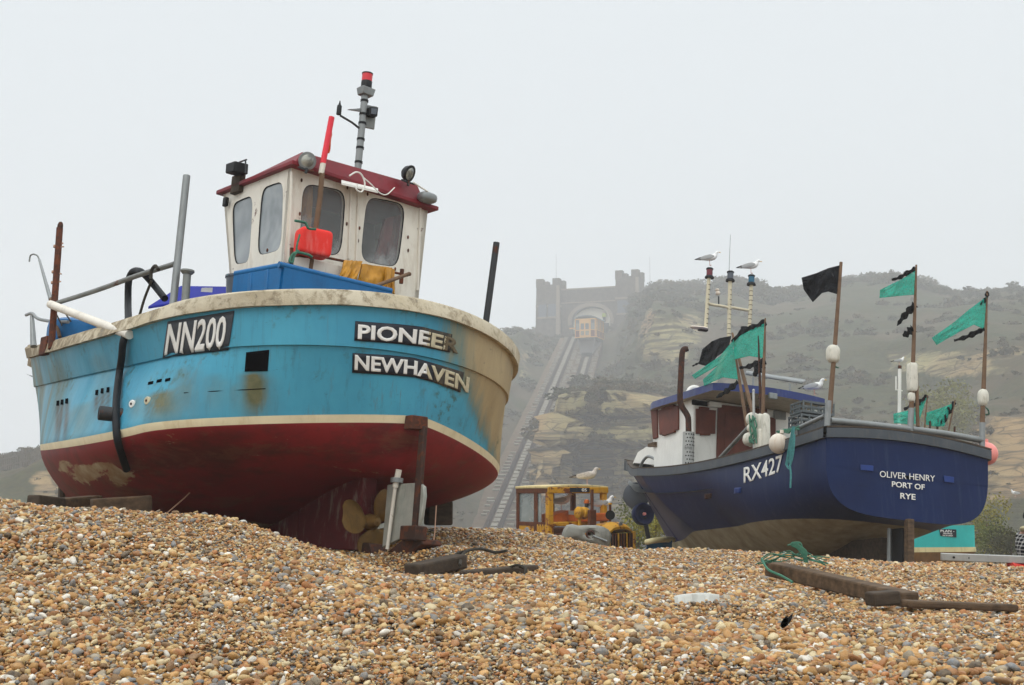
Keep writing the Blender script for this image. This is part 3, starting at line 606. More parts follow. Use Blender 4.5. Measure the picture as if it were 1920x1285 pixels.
for q in [(478, 700, 785, 24, 1.2), (300, 735, 790, 30, 1.), (255, 745, 790, 14, .5), (400, 705, 780, 30, .35), (350, 690, 790, 22, .55), (440, 720, 780, 12, .4), (150, 760, 830, 26, .5), (98, 680, 830, 14, .45), (180, 665, 800, 20, .3)]: mark(stain, *q)
for q in [(109, 757, 835, 4, 1), (117, 755, 850, 4, 1), (126, 752, 835, 4, 1), (181, 737, 780, 4, 1), (192, 734, 795, 4, 1), (203, 731, 775, 4, .9), (278, 757, 790, 3, .4), (787, 800, 850, 5, .3)]: mark(streak, *q)
for q in [(165, 862, 915, 60, 1.), (225, 876, 920, 40, 1.), (120, 862, 895, 22, .9), (330, 812, 850, 40, .6), (255, 845, 890, 25, .5), (420, 850, 880, 40, .35)]: mark(scr, *q)
scr = np.maximum(scr, np.clip((-.17 - Lz) / .1, 0, 1) * (Lx < 2.6) * .95)
scr = np.maximum(scr, .55 * np.exp(-((Lz - .22 + .03 * np.sin(Lx * 5)) / .035) ** 2) * (Lx < 3.2) * (Ly > -.2) * (Ly < 1.4))
def hullblue():
    n = NT('hull_blue'); co = n.co()
    a = n.noise(.9, 5, .6); b = n.noise(3., 6, .65, stretch=(1, 1, .3)); c = n.noise(11, 6, .7)
    base = n.mix(n.ramp(a, .3, .7), lin((58, 144, 174)), lin((74, 164, 190)))
    base = n.mix(n.ramp(b, .45, .8, 0, .35), base, lin((44, 118, 150)))
    base = n.mix(n.math('MULTIPLY', n.attr('grey'), n.ramp(b, .2, .7, .35, .95)), base, lin((112, 150, 156)))
    gs = n.noise(2.4, 5, .6, stretch=(1.3, 1.3, .3))
    base = n.mix(n.math('MULTIPLY', n.ramp(n.attr('grey'), 0, .45), n.ramp(gs, .44, .6, 0, .9)), base, lin((100, 112, 94)))
    st = n.math('MULTIPLY', n.attr('stain'), n.ramp(n.noise(4., 6, .7, stretch=(1.6, 1.6, .35), dist=.5), .22, .5, .1, 1))
    base = n.mix(n.math('MULTIPLY', st, 1.), base, n.mix(n.ramp(c, .3, .7), lin((84, 88, 58)), lin((112, 108, 74))))
    fs = n.noise(5., 5, .7, stretch=(3, 3, .13)); base = n.mix(n.ramp(fs, .55, .75, 0, .5), base, lin((58, 96, 104)))
    tn = n.noise(3.2, 6, .68, stretch=(2.2, 2.2, .25)); tm = n.math('ADD', n.attr('tan'), n.math('MULTIPLY', n.math('SUBTRACT', tn, .5), .75))
    tanc = n.mix(n.ramp(b, .3, .7), lin((152, 132, 96)), lin((182, 162, 122)))
    gt_ = n.ramp(n.attr('tan'), .01, .12); base = n.mix(n.math('MULTIPLY', n.ramp(tm, .02, .34, 0, .8), gt_), base, n.mix(n.ramp(tn, .35, .6), lin((84, 118, 112)), lin((112, 116, 88)))); base = n.mix(n.math('MULTIPLY', n.ramp(tm, .24, .66), gt_), base, tanc)
    alg = n.math('MULTIPLY', n.ramp(n.noise(2.2, 5, .6), .56, .66), n.ramp(n.noise(13, 5, .7), .5, .6)); base = n.mix(n.math('MULTIPLY', alg, .7), base, lin((62, 84, 54)))
    sk = n.math('MULTIPLY', n.attr('streak'), n.ramp(n.noise(7, 5, .7, stretch=(2, 2, .3)), .2, .5, .2, 1)); base = n.mix(sk, base, lin((62, 62, 54)))
    ed = n.ramp(n.noise(26, 6, .75, stretch=(.6, .6, 1.6)), .62, .7, 0, .8); base = n.mix(n.math('MULTIPLY', ed, n.ramp(a, .45, .6)), base, lin((40, 70, 74)))
    ch = n.ramp(n.noise(16, 7, .8), .655, .68, 0, .85); base = n.mix(n.math('MULTIPLY', ch, n.ramp(n.noise(1.3, 4, .6), .46, .6)), base, n.mix(c, lin((70, 58, 44)), lin((116, 118, 100))))
    rr = n.noise(3.4, 5, .7, stretch=(4, 4, .1)); base = n.mix(n.math('MULTIPLY', n.ramp(rr, .6, .72, 0, .55), n.ramp(a, .42, .6)), base, lin((104, 84, 56)))
    n.bump(n.math('ADD', b, n.math('MULTIPLY', c, .5)), .16, .01)
    return n.done(base, n.ramp(b, .3, .8, .38, .65), 0, .4)
def hullred():
    n = NT('hull_red'); a = n.noise(.8, 5, .6); b = n.noise(4, 6, .65)
    base = n.mix(n.ramp(a, .3, .7), lin((104, 20, 26)), lin((138, 30, 34)))
    base = n.mix(n.ramp(b, .5, .75, 0, .65), base, lin((66, 34, 28))); base = n.mix(n.ramp(n.noise(1.6, 6, .7, stretch=(.5, .5, 1.5)), .5, .62, 0, .6), base, lin((58, 30, 24)))
    sm = n.math('ADD', n.math('MULTIPLY', n.attr('scr'), .5), n.math('MULTIPLY', n.noise(9., 7, .75, stretch=(.5, .5, 1.6), dist=.4), .62))
    base = n.mix(n.math('MULTIPLY', n.ramp(sm, .6, .66), n.ramp(n.attr('scr'), .05, .3)), base, n.mix(n.ramp(b, .4, .6), lin((148, 118, 84)), lin((176, 160, 128))))
    blt = n.noise(2.6, 7, .75, stretch=(.6, .6, 1.8), dist=.6); base = n.mix(n.ramp(blt, .56, .62, 0, .5), base, lin((110, 66, 48)))
    nick = n.ramp(n.noise(34, 6, .75), .67, .70, 0, .8); base = n.mix(nick, base, lin((178, 150, 128)))
    n.bump(b, .18, .01)
    return n.done(base, .55, 0, .35)
M['hull_blue'] = hullblue(); M['hull_red'] = hullred()
mk('boot_cream', (222, 208, 172), var=.1, dirt=.6, dirtcol=(176, 146, 88), rough=.6)
def gunmat():
    n = NT('gunwale_cream'); a = n.noise(1.4, 6, .7); b = n.noise(7, 7, .75, dist=.4); c = n.noise(22, 6, .75)
    col = n.mix(n.ramp(a, .35, .65), lin((204, 194, 172)), lin((178, 164, 136)))
    x = n.N('ShaderNodeSeparateXYZ', {0: n.co()}).outputs[0]
    d = n.math('ADD', b, n.math('MULTIPLY', n.ramp(x, 0., -3.5, 0, .16), 1.)); col = n.mix(n.ramp(d, .5, .66, 0, .85), col, lin((118, 102, 78)))
    col = n.mix(n.ramp(c, .6, .7, 0, .7), col, lin((80, 68, 54))); col = n.mix(n.math('MULTIPLY', n.ramp(a, .52, .6), n.ramp(b, .5, .56, 0, .9)), col, lin((132, 124, 110)))
    n.bump(n.math('ADD', b, c), .5, .01); return n.done(col, .85, 0, .2)
M['gunwale_cream'] = gunmat()
boat = thing('fishing_boat', 'blue and dark red wooden beach boat with white wheelhouse, number NN200', 'fishing boat', A.w(2, 0, -.45))
MB().add(HGRID.reshape(-1, 3), Fq)
m = MB(); m.v = [HGRID.reshape(-1, 3)]; m.f = Fq; m.m = Fm; m.k = len(Lx)
hull = m.obj('hull', [M['hull_red'], M['boot_cream'], M['hull_blue']], boat, ang=50, attrs={'tan': tanA, 'grey': greyA, 'stain': stain, 'streak': streak, 'scr': scr})
# gunwale: outer band, cap, inner bulwark
gt, gb = LV['gt'], LV['gb']
ob = offset(gb, .045); ot = offset(gt, .0); it = offset(gt, -.26); it[:, 1] = np.where(np.abs(gt[:, 1]) < .5, gt[:, 1] * .45, it[:, 1]); it[:, 0] = np.where(gt[:, 0] > 4, np.minimum(it[:, 0], gt[:, 0]), it[:, 0]); 
D3 = lambda C, dz: C + np.array([0, 0, dz])
wob = np.array([[0, 0, .008 * mnoise.noise(Vector((p[0] * 3, p[1] * 3, 1)))] for p in gb])
prof = [D3(gb, -.002), D3(ob, -.006) + wob, D3(ot, -.02) + wob, D3(offset(gt, -.02), 0), D3(it, .0), D3(it, -.3)]
MB().grid(A.W(np.array(prof))).obj('gunwale', M['gunwale_cream'], boat, ang=45)
dk = D3(it, -.42)
MB().grid(A.W(np.array([dk * np.array([1, f, 1]) for f in np.linspace(1, 0, 5)]))).obj('deck', M['grey_steel'], boat)
# keel, stern post, shoe
K = MB().lbox(A, .62, 1.6, -.075, .075, -.46, .2).lbox(A, 1.6, 6.6, -.08, .08, -.44, -.05)
K.obj('keel', paint('keel_paint', (96, 30, 32), scale=5, dirt=.9, dirtcol=(150, 140, 124), rough=.8), boat, bevel=.01)
kp = lambda px, py, y=0: A.hit(px, py, y=y)
sh = [kp(640, 1032, .05), kp(652, 1016, .05), kp(692, 1018, .05), kp(704, 1054, .05)]
MB().prism(sh, A.ax()[1] * -.18).obj('keel_heel', M['rust_dark'], boat, bevel=.012)
sh = [kp(701, 1054, -.02), kp(708, 1061, -.02), kp(746, 1060, -.02), kp(791, 1020, -.02), kp(789, 1010, -.02), kp(760, 1008, -.02)]
MB().prism(sh, A.ax()[1] * -.22).obj('keel_shoe', M['rust_dark'], boat, bevel=.012)
pst = MB().bar(A.hit(790, 800, y=0) + A.ax()[0] * -.03, A.hit(776, 1000, y=0) + A.ax()[0] * -.02, .058, .05).obj('stern_strap', M['rust_dark'], boat, bevel=.008)
q4 = [A.hit(773, 778, x=-.10), A.hit(803, 782, x=-.10), A.hit(803, 806, x=-.10), A.hit(770, 804, x=-.10)]
MB().prism(q4, A.ax()[0] * .1).obj('bracket_plate', M['rusty'], pst, bevel=.008)
MB().lbox(A, -.16, .06, -.07, .05, -.37, -.25).obj('strap_foot', M['rust_dark'], pst, bevel=.01)
# rudder and propeller
rd = [kp(*p) for p in [(726, 909), (786, 905), (794, 912), (795, 930), (790, 968), (779, 1001), (760, 1006), (716, 1027)]]
rud = MB().prism(rd, A.ax()[1] * -.035).obj('rudder', M['zinc'], boat, bevel=.008)
MB().tube([kp(748, 881, .03), kp(741, 914, .03)], .026, 12).tube([kp(741, 914, .03), kp(726, 1030, .03)], .016, 12).obj('rudder_stock', M['white_paint'], rud)
MB().lathe(kp(744, 901, .02), A.ax()[2], [(.0, -.02), (.055, -.02), (.055, .02), (.0, .02)], 12).obj('stock_collar', M['galv'], rud)
hubc = A.L(kp(703, 979)); xa, ya, za = A.ax()
prop = MB().lathe(A.w(hubc[0] + .14, 0, hubc[2]), -xa, [(0, 0), (.06, 0), (.072, .06), (.062, .13), (.036, .18), (.0, .19)], 16).obj('propeller', M['bronze'], boat, seg=2)
def blade(ang, r=.31, wd=.155, pitch=.55):
    rows_ = []
    d = np.array([math.cos(ang), math.sin(ang)]); tdir = np.array([-math.sin(ang), math.cos(ang)])
    for u in np.linspace(0, 1, 12):
        rr = .05 + (r - .05) * u; hw = wd * math.sqrt(max(0, 1 - (2 * (u - .56) / 1.0) ** 2)) * (.9 if u > .1 else .7) + .022 * (u < .95)
        pt = pitch * (1 - .35 * u); row = []
        for v in np.linspace(-1, 1, 7):
            o2 = d * rr + tdir * v * hw * math.cos(pt); row.append(A.w(hubc[0] + .05 + v * hw * math.sin(pt) * .8 - .015 * (1 - v * v), o2[0], hubc[2] + o2[1]))
        rows_.append(row)
    return MB().slab(np.array(rows_), xa * .012)
for a_ in (8, 128, 252): blade(R(a_)).obj('blade', M['bronze'], prop, bevel=.003)
# writing and marks on the hull
pl = plate2d()
nb = decal('number_board', M['plate_grey'], pl, quadmap([(316, 603), (378, 593), (440, 583)], [(306, 671), (368, 664), (429, 657)]), bvhA, .006, boat, .008)
V2, F2 = text2d('NN200', .02); decal('number', M['white_letter'], (V2, F2), quadmap([(319, 607), (376, 599), (428, 592)], [(311, 667), (368, 658), (421, 652)]), bvhA, .014, nb)
np_ = decal('name_board', M['plate_black'], plate2d(40, 6), quadmap([(666, 602.5), (745, 608), (791, 613)], [(664, 639), (745, 645), (791, 650.5)]), bvhA, .006, boat, .006)
decal('worn_name_board', M['plate_worn'], plate2d(20, 6), quadmap([(791, 613), (847, 627)], [(791, 650.5), (843, 661)]), bvhA, .006, np_, .006)
def split_text(body, fr, bold, cuts):            # one word, letters ranged by colour
    V2, F2 = text2d(body, bold); out = []
    for a, b in zip([0] + cuts, cuts + [1.01]):
        fs = [f for f in F2 if a <= np.mean([V2[i, 0] for i in f]) < b]; ids = sorted({i for f in fs for i in f}); mp = {i: k for k, i in enumerate(ids)}
        out.append((V2[ids], [tuple(mp[i] for i in f) for f in fs]))
    return out
qm = quadmap([(671, 608.5), (745, 614), (791, 619), (862, 637)], [(670, 636.5), (745, 642), (791, 647), (858, 664)])
for (V2, F2), mt in zip(split_text('PIONEER', None, .03, [.685, .855]), ('white_letter', 'cream_letter', 'ghost_letter')): decal('name_letters', M[mt], (V2, F2), qm, bvhA, .0105, np_)
pp = decal('port_board', M['plate_black'], plate2d(40, 6), quadmap([(661, 662), (729, 666), (776, 671), (815, 682)], [(660, 699), (729, 703), (776, 707.5), (812, 717)]), bvhA, .006, boat, .006)
decal('worn_port_board', M['plate_worn'], plate2d(20, 6), quadmap([(815, 682), (869, 698)], [(812, 717), (862, 736)]), bvhA, .006, pp, .006)
qm = quadmap([(665, 665), (729, 671), (776, 676), (820, 688), (879, 708)], [(664, 694), (729, 699), (776, 703.5), (818, 715), (876, 737)])
for (V2, F2), mt in zip(split_text('NEWHAVEN', None, .03, [.62, ]), ('white_letter', 'cream_letter')): decal('port_letters', M[mt], (V2, F2), qm, bvhA, .0105, pp)
decal('hull_port', M['void'], plate2d(8, 8), quadmap([(462, 661), (505, 656)], [(459, 697), (502, 696)]), bvhA, .004, boat, .006)
for x_, y_ in [(109, 756), (117, 754), (125.5, 752), (182, 736), (192, 733), (203, 731)]:
    decal('scupper', M['void'], plate2d(5, 5), quadmap([(x_ - 2, y_ - 4), (x_ + 2.6, y_ - 4.6)], [(x_ - 2.6, y_ + 5), (x_ + 2, y_ + 5)]), bvhA, .004, boat)
for x_, y_ in [(283, 719), (299, 715), (315, 713)]:
    decal('drain_slot', M['void'], plate2d(5, 4), quadmap([(x_ - 4, y_ - 2), (x_ + 5, y_ - 4)], [(x_ - 5, y_ + 3), (x_ + 4, y_ + 1)]), bvhA, .004, boat)
for x_, y_, mm in [(249.5, 758, 'white_letter'), (278, 752, 'cream_letter')]:
    c = on_surface(bvhA, [(x_, y_)], .0)[0]; nn = -nrm(ray(x_, y_)) * .3 + ya; ds = MB().lathe(c, nn, [(0, -.01), (.034, -.01), (.036, .012), (.03, .02), (0, .02)], 16).obj('anode', M[mm], boat)
    MB().lathe(c + nrm(nn) * .019, nn, [(0, 0), (.011, 0), (.011, .006), (0, .006)], 10).obj('bolt', M['rust_dark'], ds)
c = on_surface(bvhA, [(226, 778)], 0)[0]
MB().lathe(c + ya * -.1, ya - xa * -.35, [(0, 0), (.062, 0), (.062, .27), (.052, .275), (.05, .1), (0, .1)], 16).obj('exhaust_stub', M['dark_steel'], boat)
MB().tube(on_surface(bvhA, [(345, 737), (400, 734), (460, 731), (498, 729)], .001), .004, 6).obj('plank_seam', M['void'], boat)
# ---- wheelhouse
def superq(quad, e=5, n=28):
    q = np.array(quad, float); out = []
    for k in range(n):
        t = 2 * np.pi * k / n; c, s_ = math.cos(t), math.sin(t); u = .5 + .5 * np.sign(c) * abs(c) ** (2 / e); v = .5 + .5 * np.sign(s_) * abs(s_) ** (2 / e)
        out.append((q[3] * (1 - u) + q[2] * u) * (1 - v) + (q[0] * (1 - u) + q[1] * u) * v)
    return out                                  # quad order TL TR BR BL
def panel(outer, holes, th):                     # flat wall with openings
    bm = bmesh.new(); loops = []
    for lp in [outer] + holes:
        vs = [bm.verts.new(tuple(p)) for p in lp]; loops.append(vs)
        for i in range(len(vs)): bm.edges.new((vs[i], vs[(i + 1) % len(vs)]))
    bmesh.ops.triangle_fill(bm, edges=bm.edges[:], use_beauty=True, use_dissolve=False)
    bm.verts.index_update(); V = np.array([v.co[:] for v in bm.verts]); Fc = [tuple(v.index for v in f.verts) for f in bm.faces]
    k = len(V); Q = [tuple(i + k for i in f[::-1]) for f in Fc]
    for vs in loops: Q += [(vs[i].index, vs[(i + 1) % len(vs)].index, vs[(i + 1) % len(vs)].index + k, vs[i].index + k) for i in range(len(vs))]
    bm.free(); return MB().add(np.concatenate([V, V + np.asarray(th, float)]), Fc + Q)
wh = panel([A.w(1.15, .74, .95), A.w(1.19, .78, 2.94), A.w(1.19, -.80, 2.94), A.w(1.15, -.72, .95)], [], xa * .05)
AFT = lambda p: A.hit(*p, x=1.175); 
aw = [[(569, 342), (651, 357), (640, 482), (561, 470)], [(689, 367), (763, 382), (747, 503), (675, 490)]]
pw = [[(437, 382), (477, 365), (467, 492), (439, 497)], [(493, 353), (534, 339), (527, 469), (481.5, 481)]]
def proj_aft(P): 
    l = A.L(P); l[0] = 1.15 + .04 * (l[2] - .95) / 1.99; return A.w(*l)
def proj_port(P):
    l = A.L(P); l[1] = .74 + .04 * (l[2] - .95) / 1.99; return A.w(*l)
aft_q = [superq([proj_aft(AFT(p)) for p in q]) for q in aw]; port_q = [superq([proj_port(A.hit(*p, y=.765)) for p in q]) for q in pw]
house = panel([A.w(1.15, .74, .95), A.w(1.19, .78, 2.94), A.w(1.19, -.80, 2.94), A.w(1.15, -.72, .95)], aft_q, xa * .05)
p2 = panel([A.w(1.1505, .74, .95), A.w(1.1905, .78, 2.94), A.w(2.44, .78, 2.94), A.w(1.78, .74, .95)], port_q, ya * -.05); house.add(np.concatenate(p2.v), p2.f)
house.hexa([A.w(1.15, -.72, .95), A.w(1.78, -.72, .95), A.w(1.78, -.67, .95), A.w(1.15, -.67, .95), A.w(1.19, -.80, 2.94), A.w(2.44, -.80, 2.94), A.w(2.44, -.75, 2.94), A.w(1.19, -.75, 2.94)])
house.hexa([A.w(1.74, -.72, .95), A.w(1.78, -.72, .95), A.w(1.78, .74, .95), A.w(1.74, .74, .95), A.w(2.40, -.80, 2.94), A.w(2.44, -.80, 2.94), A.w(2.44, .78, 2.94), A.w(2.40, .78, 2.94)])
house = house.obj('wheelhouse', mk('house_paint', (228, 222, 208), var=.08, dirt=.5, dirtcol=(158, 132, 96), rust=.16, scale=3.4, rough=.5), boat, smooth=False)
for q, mm in zip(aft_q, ('window_dark', 'window_dark')):
    q = np.array(q) + xa * .012; g_ = MB().prism(q, xa * .008).obj('window', M[mm], house, smooth=False); tubeobj('window_seal', M['rubber'], np.vstack([q, q[:2]]) - xa * .004, .008, g_, seg=6)
for q in port_q:
    q = np.array(q) - ya * .012; g_ = MB().prism(q, -ya * .008).obj('window', M['window_salt'], house, smooth=False); tubeobj('window_seal', M['rubber'], np.vstack([q, q[:2]]) + ya * .004, .008, g_, seg=6)
MB().hexa([A.w(1.62, -.66, 1.5), A.w(1.68, -.66, 1.5), A.w(1.68, .68, 1.5), A.w(1.62, .68, 1.5), A.w(1.95, -.70, 2.9), A.w(2.0, -.70, 2.9), A.w(2.0, .70, 2.9), A.w(1.95, .70, 2.9)]).obj('dark_window_backing', mk('window_backing_dark', (62, 60, 58), var=.3, scale=3, dirt=.5, dirtcol=(30, 30, 30)), house, smooth=False)  # dark panel added behind the glass to make the aft windows look dark
# wooden corner posts, beads and rust-run fixings on the aft face
for px_, y0_, y1_ in [(547, 322, 492), (658, 352, 486), (672, 357, 492), (788, 385, 545)]:
    P0, P1 = proj_aft(A.hit(px_, y0_, x=1.18)), proj_aft(A.hit(px_ - (y1_ - y0_) * .03, y1_, x=1.16)); MB().bar(P0 - xa * .008, P1 - xa * .008, .03, .02, up=ya).obj('corner_bead', M['white_paint'], house, bevel=.004)
for px_, y_ in [(566, 338), (652, 352), (690, 364), (765, 378), (765, 445), (674, 428), (671, 452), (650, 420), (562, 401), (500, 470), (765, 470), (740, 505)]:
    P = proj_aft(A.hit(px_, y_, x=1.18)); MB().ell(P - xa * .004, ya * .011, A.ax()[2] * .02, xa * .006, nu=8, nv=5).obj('rusty_fixing', M['rusty'], house)
# roof
rf = MB().hexa([A.w(1.09, -.86, 2.93), A.w(2.5, -.86, 2.93), A.w(2.5, .83, 2.93), A.w(1.09, .83, 2.93), A.w(1.09, -.86, 2.972), A.w(2.5, -.86, 2.972), A.w(2.5, .83, 2.972), A.w(1.09, .83, 2.972)])
rf.hexa([A.w(1.11, -.70, 2.97), A.w(2.45, -.70, 2.97), A.w(2.45, .79, 2.97), A.w(1.11, .79, 2.97), A.w(1.18, -.64, 3.16), A.w(2.35, -.6, 3.12), A.w(2.35, .66, 3.06), A.w(1.16, .70, 3.10)])
roof = rf.obj('roof', M['maroon'], boat, bevel=.008, smooth=False)
MB().hexa([A.hit(*p, x=1.03) for p in [(640, 342), (709, 358), (709, 363), (640, 347)]] + [A.hit(*p, x=1.10) for p in [(640, 337), (709, 353), (709, 358), (640, 342)]]).obj('strip_light', M['white_gel'], roof, bevel=.004)
def flood(px, py, r, d, x, bodymat):
    c = A.hit(px, py, x=x); d = nrm(d)
    f = MB().lathe(c - d * r * .85, d, [(0, 0), (r * .45, 0), (r * .8, r * .3), (r, r * .75), (r * 1.06, r * .85), (r * 1.06, r * .98), (r * .92, r * 1.0)], 22).obj('floodlight', bodymat, roof)
    MB().lathe(c + d * r * .02, d, [(0, .0), (r * .9, .0), (r * .8, r * .12), (r * .4, r * .2), (0, r * .22)], 20).obj('lens', M['lens'], f)
    MB().tube([c - A.ax()[2] * r * 1.5, c - A.ax()[2] * r * .9], .014, 8).tube([c - A.ax()[2] * r * 1.02 - ya * r, c - A.ax()[2] * r * 1.1, c - A.ax()[2] * r * 1.02 + ya * r], .01, 6).obj('bracket', M['dark_steel'], f)
flood(576, 302, .078, -xa * .8 + ya * .25 - A.ax()[2] * .25, 1.05, M['galv']); flood(767, 326, .082, -xa * .75 - ya * .35 - A.ax()[2] * .35, 1.06, M['black'])
c = A.hit(448, 318, y=.85); zu = A.ax()[2]
f3 = MB().hexa([c + ya * a + xa * b + zu * d for a, b, d in [(-.05, -.1, -.06), (-.05, .1, -.04), (.1, .08, -.05), (.1, -.09, -.07), (-.05, -.09, .05), (-.05, .1, .06), (.1, .09, .05), (.1, -.09, .04)]]).obj('deck_lamp', M['black'], roof, bevel=.012)
MB().tube([c - xa * .13 + zu * .07, c + zu * .075, c + xa * .12 + zu * .05], .008, 6).tube([c - xa * .11 + zu * .07, c - xa * .14 - zu * .07], .008, 6).obj('lamp_guard', M['dark_steel'], f3)
c = A.hit(446, 346, y=.8); MB().box(c, xa * .085, ya * .03, zu * .09).obj('wooden_block', M['wood_dark'], roof, bevel=.006)
c = A.hit(801, 371, x=1.05); MB().ell(c, ya * .10, xa * .07, zu * .05, 3).obj('corner_fitting', M['galv'], roof)
c = A.hit(423, 379, y=.82); MB().box(c, xa * .03, ya * .02, zu * .045).obj('side_lamp', M['black'], roof, bevel=.008)
cb = [A.hit(*p, x=1.0) for p in [(655, 330), (668, 323), (678, 328), (684, 345), (678, 360), (668, 355), (670, 345)]]
MB().tube(cb, .008, 8, smooth=6).tube([A.hit(*p, x=1.0) for p in [(680, 332), (695, 345), (712, 362), (725, 365), (740, 352)]], .006, 6, smooth=6).obj('cable', M['white_gel'], roof)
tubeobj('cable', M['white_gel'], [A.hit(*p, x=1.0) for p in [(775, 342), (790, 352), (803, 360)]], .009, roof, smooth=5)
# ---- mast
ap = lambda px, py, x=1.3: A.hit(px, py, x=x)
mast = MB().tube([A.w(1.3, -.01, 2.97), A.w(1.3, -.01, 4.06)], .034, 14).obj('mast', M['galv'], boat)
for y_ in (190, 215, 232, 262, 278, 305): MB().lathe(ap(670 + (330 - y_) * .095, y_), zu, [(0, -.01), (.039, -.01), (.039, .012), (0, .012)], 14).obj('mast_band', M['black'], mast)
c = ap(686, 172); MB().hexa([c + ya * a + xa * b + zu * d for a, b, d in [(-.06, -.05, -.045), (-.06, .05, -.045), (.06, .05, -.045), (.06, -.05, -.045), (-.075, -.06, .03), (-.075, .06, .03), (.075, .06, .03), (.075, -.06, .03)]]).obj('lamp_base', M['galv'], mast, bevel=.006)
bc = MB().lathe(ap(686.5, 166), zu, [(0, 0), (.054, 0), (.054, .07), (.05, .075), (0, .075)], 20).obj('beacon_body', M['black'], mast)
MB().lathe(ap(686.5, 166) + zu * .07, zu, [(0, 0), (.052, 0), (.052, .075), (0, .075)], 20).obj('beacon_lens', M['beacon_red'], bc)
MB().lathe(ap(686.5, 166) + zu * .144, zu, [(0, 0), (.055, 0), (.055, .012), (.04, .018), (0, .018)], 20).obj('beacon_cap', M['black'], bc)
pts4 = [ap(690, 197), ap(707, 200), ap(702, 243), ap(684, 239)]
bx_ = MB().prism(pts4, xa * .02).obj('equipment_plate', M['grey_steel'], mast, bevel=.004)
MB().prism([ap(694, 200, 1.24), ap(710, 201, 1.24), ap(708, 219, 1.24), ap(692, 217, 1.24)], xa * .07).obj('mast_lamp', M['black'], bx_, bevel=.008)
MB().prism([ap(697, 203, 1.234), ap(707, 204, 1.234), ap(706, 215, 1.234), ap(696, 214, 1.234)], xa * .008).obj('lens', M['screen_grey'], bx_, bevel=.003)
MB().prism([ap(654, 205), ap(678, 203), ap(679, 209)], xa * .03).obj('fin', M['galv'], mast)
arm = MB().tube([ap(674, 241), ap(660, 230), ap(638, 217)], .011, 8).obj('aerial_arm', M['dark_steel'], mast)
MB().lathe(ap(635, 215), zu, [(0, 0), (.024, 0), (.024, .085), (.012, .1), (.004, .14), (0, .14)], 12).obj('aerial', M['black'], arm)
# ---- poles and rails
def pole(name, mat, p0, p1, r, ext=0.): 
    d = (np.asarray(p1) - p0); return MB().tube([np.asarray(p0) - d * ext, p1], r, 12).obj(name, mat, boat)
pole('gallows_post', M['galv'], A.hit(323, 585, y=1.55), A.hit(350, 330, y=1.5), .034)
bo = pole('bollard', M['grey_steel'], A.hit(347, 572, y=1.5), A.hit(351, 512, y=1.5), .036)
MB().lathe(A.hit(351, 514, y=1.5), zu, [(0, 0), (.045, 0), (.062, .02), (.06, .035), (0, .04)], 16).obj('bollard_cap', M['grey_steel'], bo)
pole('stern_post', M['dark_steel'], A.hit(911, 605, x=.8), A.hit(931, 455, x=.75), .032)
rpst = pole('rusty_post', M['rusty'], A.hit(96, 655, y=1.5), A.hit(112, 428, y=1.5), .035)
MB().ell(A.hit(113, 424, y=1.5), xa * .03, ya * .03, zu * .05, nu=10, nv=8).obj('post_cap', M['rust_dark'], rpst)
MB().box(A.hit(85, 649, y=1.42), xa * .09, ya * .03, zu * .1).obj('gunwale_bracket', M['rusty'], rpst, bevel=.01)
for y_ in (463, 511, 531):
    tw = MB(); c = A.hit(109 - (y_ - 440) * .065, y_, y=1.5)
    for k in range(5): tw.tube([c, c + xa * RNG.uniform(-.1, .1) + zu * RNG.uniform(-.04, .04) - ya * .03], .008, 5)
    tw.lathe(c, zu, [(0, -.012), (.042, -.012), (.042, .012), (0, .012)], 10)
    tw.obj('twine', M['rope_pale'], rpst)
MB().tube([A.hit(108, 568, y=1.5), A.hit(180, 545, y=1.55), A.hit(258, 517, y=1.57), A.hit(328, 495, y=1.55)], .024, 10, smooth=6).obj('side_rail', M['grey_steel'], boat)
br = MB().tube([A.hit(63, 650, y=1.3), A.hit(60, 592, y=1.3)], [.036, .022], 10).tube([A.hit(49, 591, y=1.2), A.hit(60, 588, y=1.3), A.hit(72, 598, y=1.3), A.hit(100, 603, y=1.35), A.hit(128, 604, y=1.4)], .018, 10, smooth=5)
br.obj('bow_rail', M['galv'], boat)
MB().tube([A.hit(*p, y=1.45) for p in [(116, 610), (105, 588)]], .008, 6).tube([A.hit(*p, y=1.45) for p in [(133, 603), (117, 580)]], .008, 6).obj('wire_stay', M['rope_dark'], boat)
bm_ = MB().tube([A.hit(95, 571, y=1.55), A.hit(112, 578, y=1.58)], .043, 14).tube([A.hit(110, 577, y=1.58), A.hit(243, 628, y=1.80)], .041, 14).obj('white_boom', M['white_paint'], boat)
MB().lathe(A.hit(242, 628, y=1.8), A.hit(250, 631, y=1.82) - A.hit(242, 628, y=1.8), [(0, 0), (.036, 0), (.036, .006), (0, .006)], 12).obj('boom_end', M['void'], bm_)
MB().tube([A.hit(*p, y=1.7) for p in [(250, 626), (262, 590), (271, 560), (284, 527)]], .012, 7, smooth=4).tube([A.hit(*p, y=1.62) for p in [(283, 524), (284, 508), (291, 499), (297, 506)]], .016, 8, smooth=5).obj('boom_stay', M['rope_dark'], bm_)
# handrail and timber on the aft face
ap2 = lambda px, py: A.hit(px, py, x=1.02)
MB().tube([ap2(548, 482), ap2(600, 481), ap2(645, 490), ap2(765, 517)], .012, 8).tube([ap2(547, 465), ap2(546, 500)], .016, 8).tube([ap2(754, 505), ap2(752, 532)], .02, 8).obj('grab_rail', M['rusty'], house)
MB().bar(ap2(550, 490), ap2(670, 516), .02, .10, up=zu).obj('rail_board', M['white_paint'], house, bevel=.004)

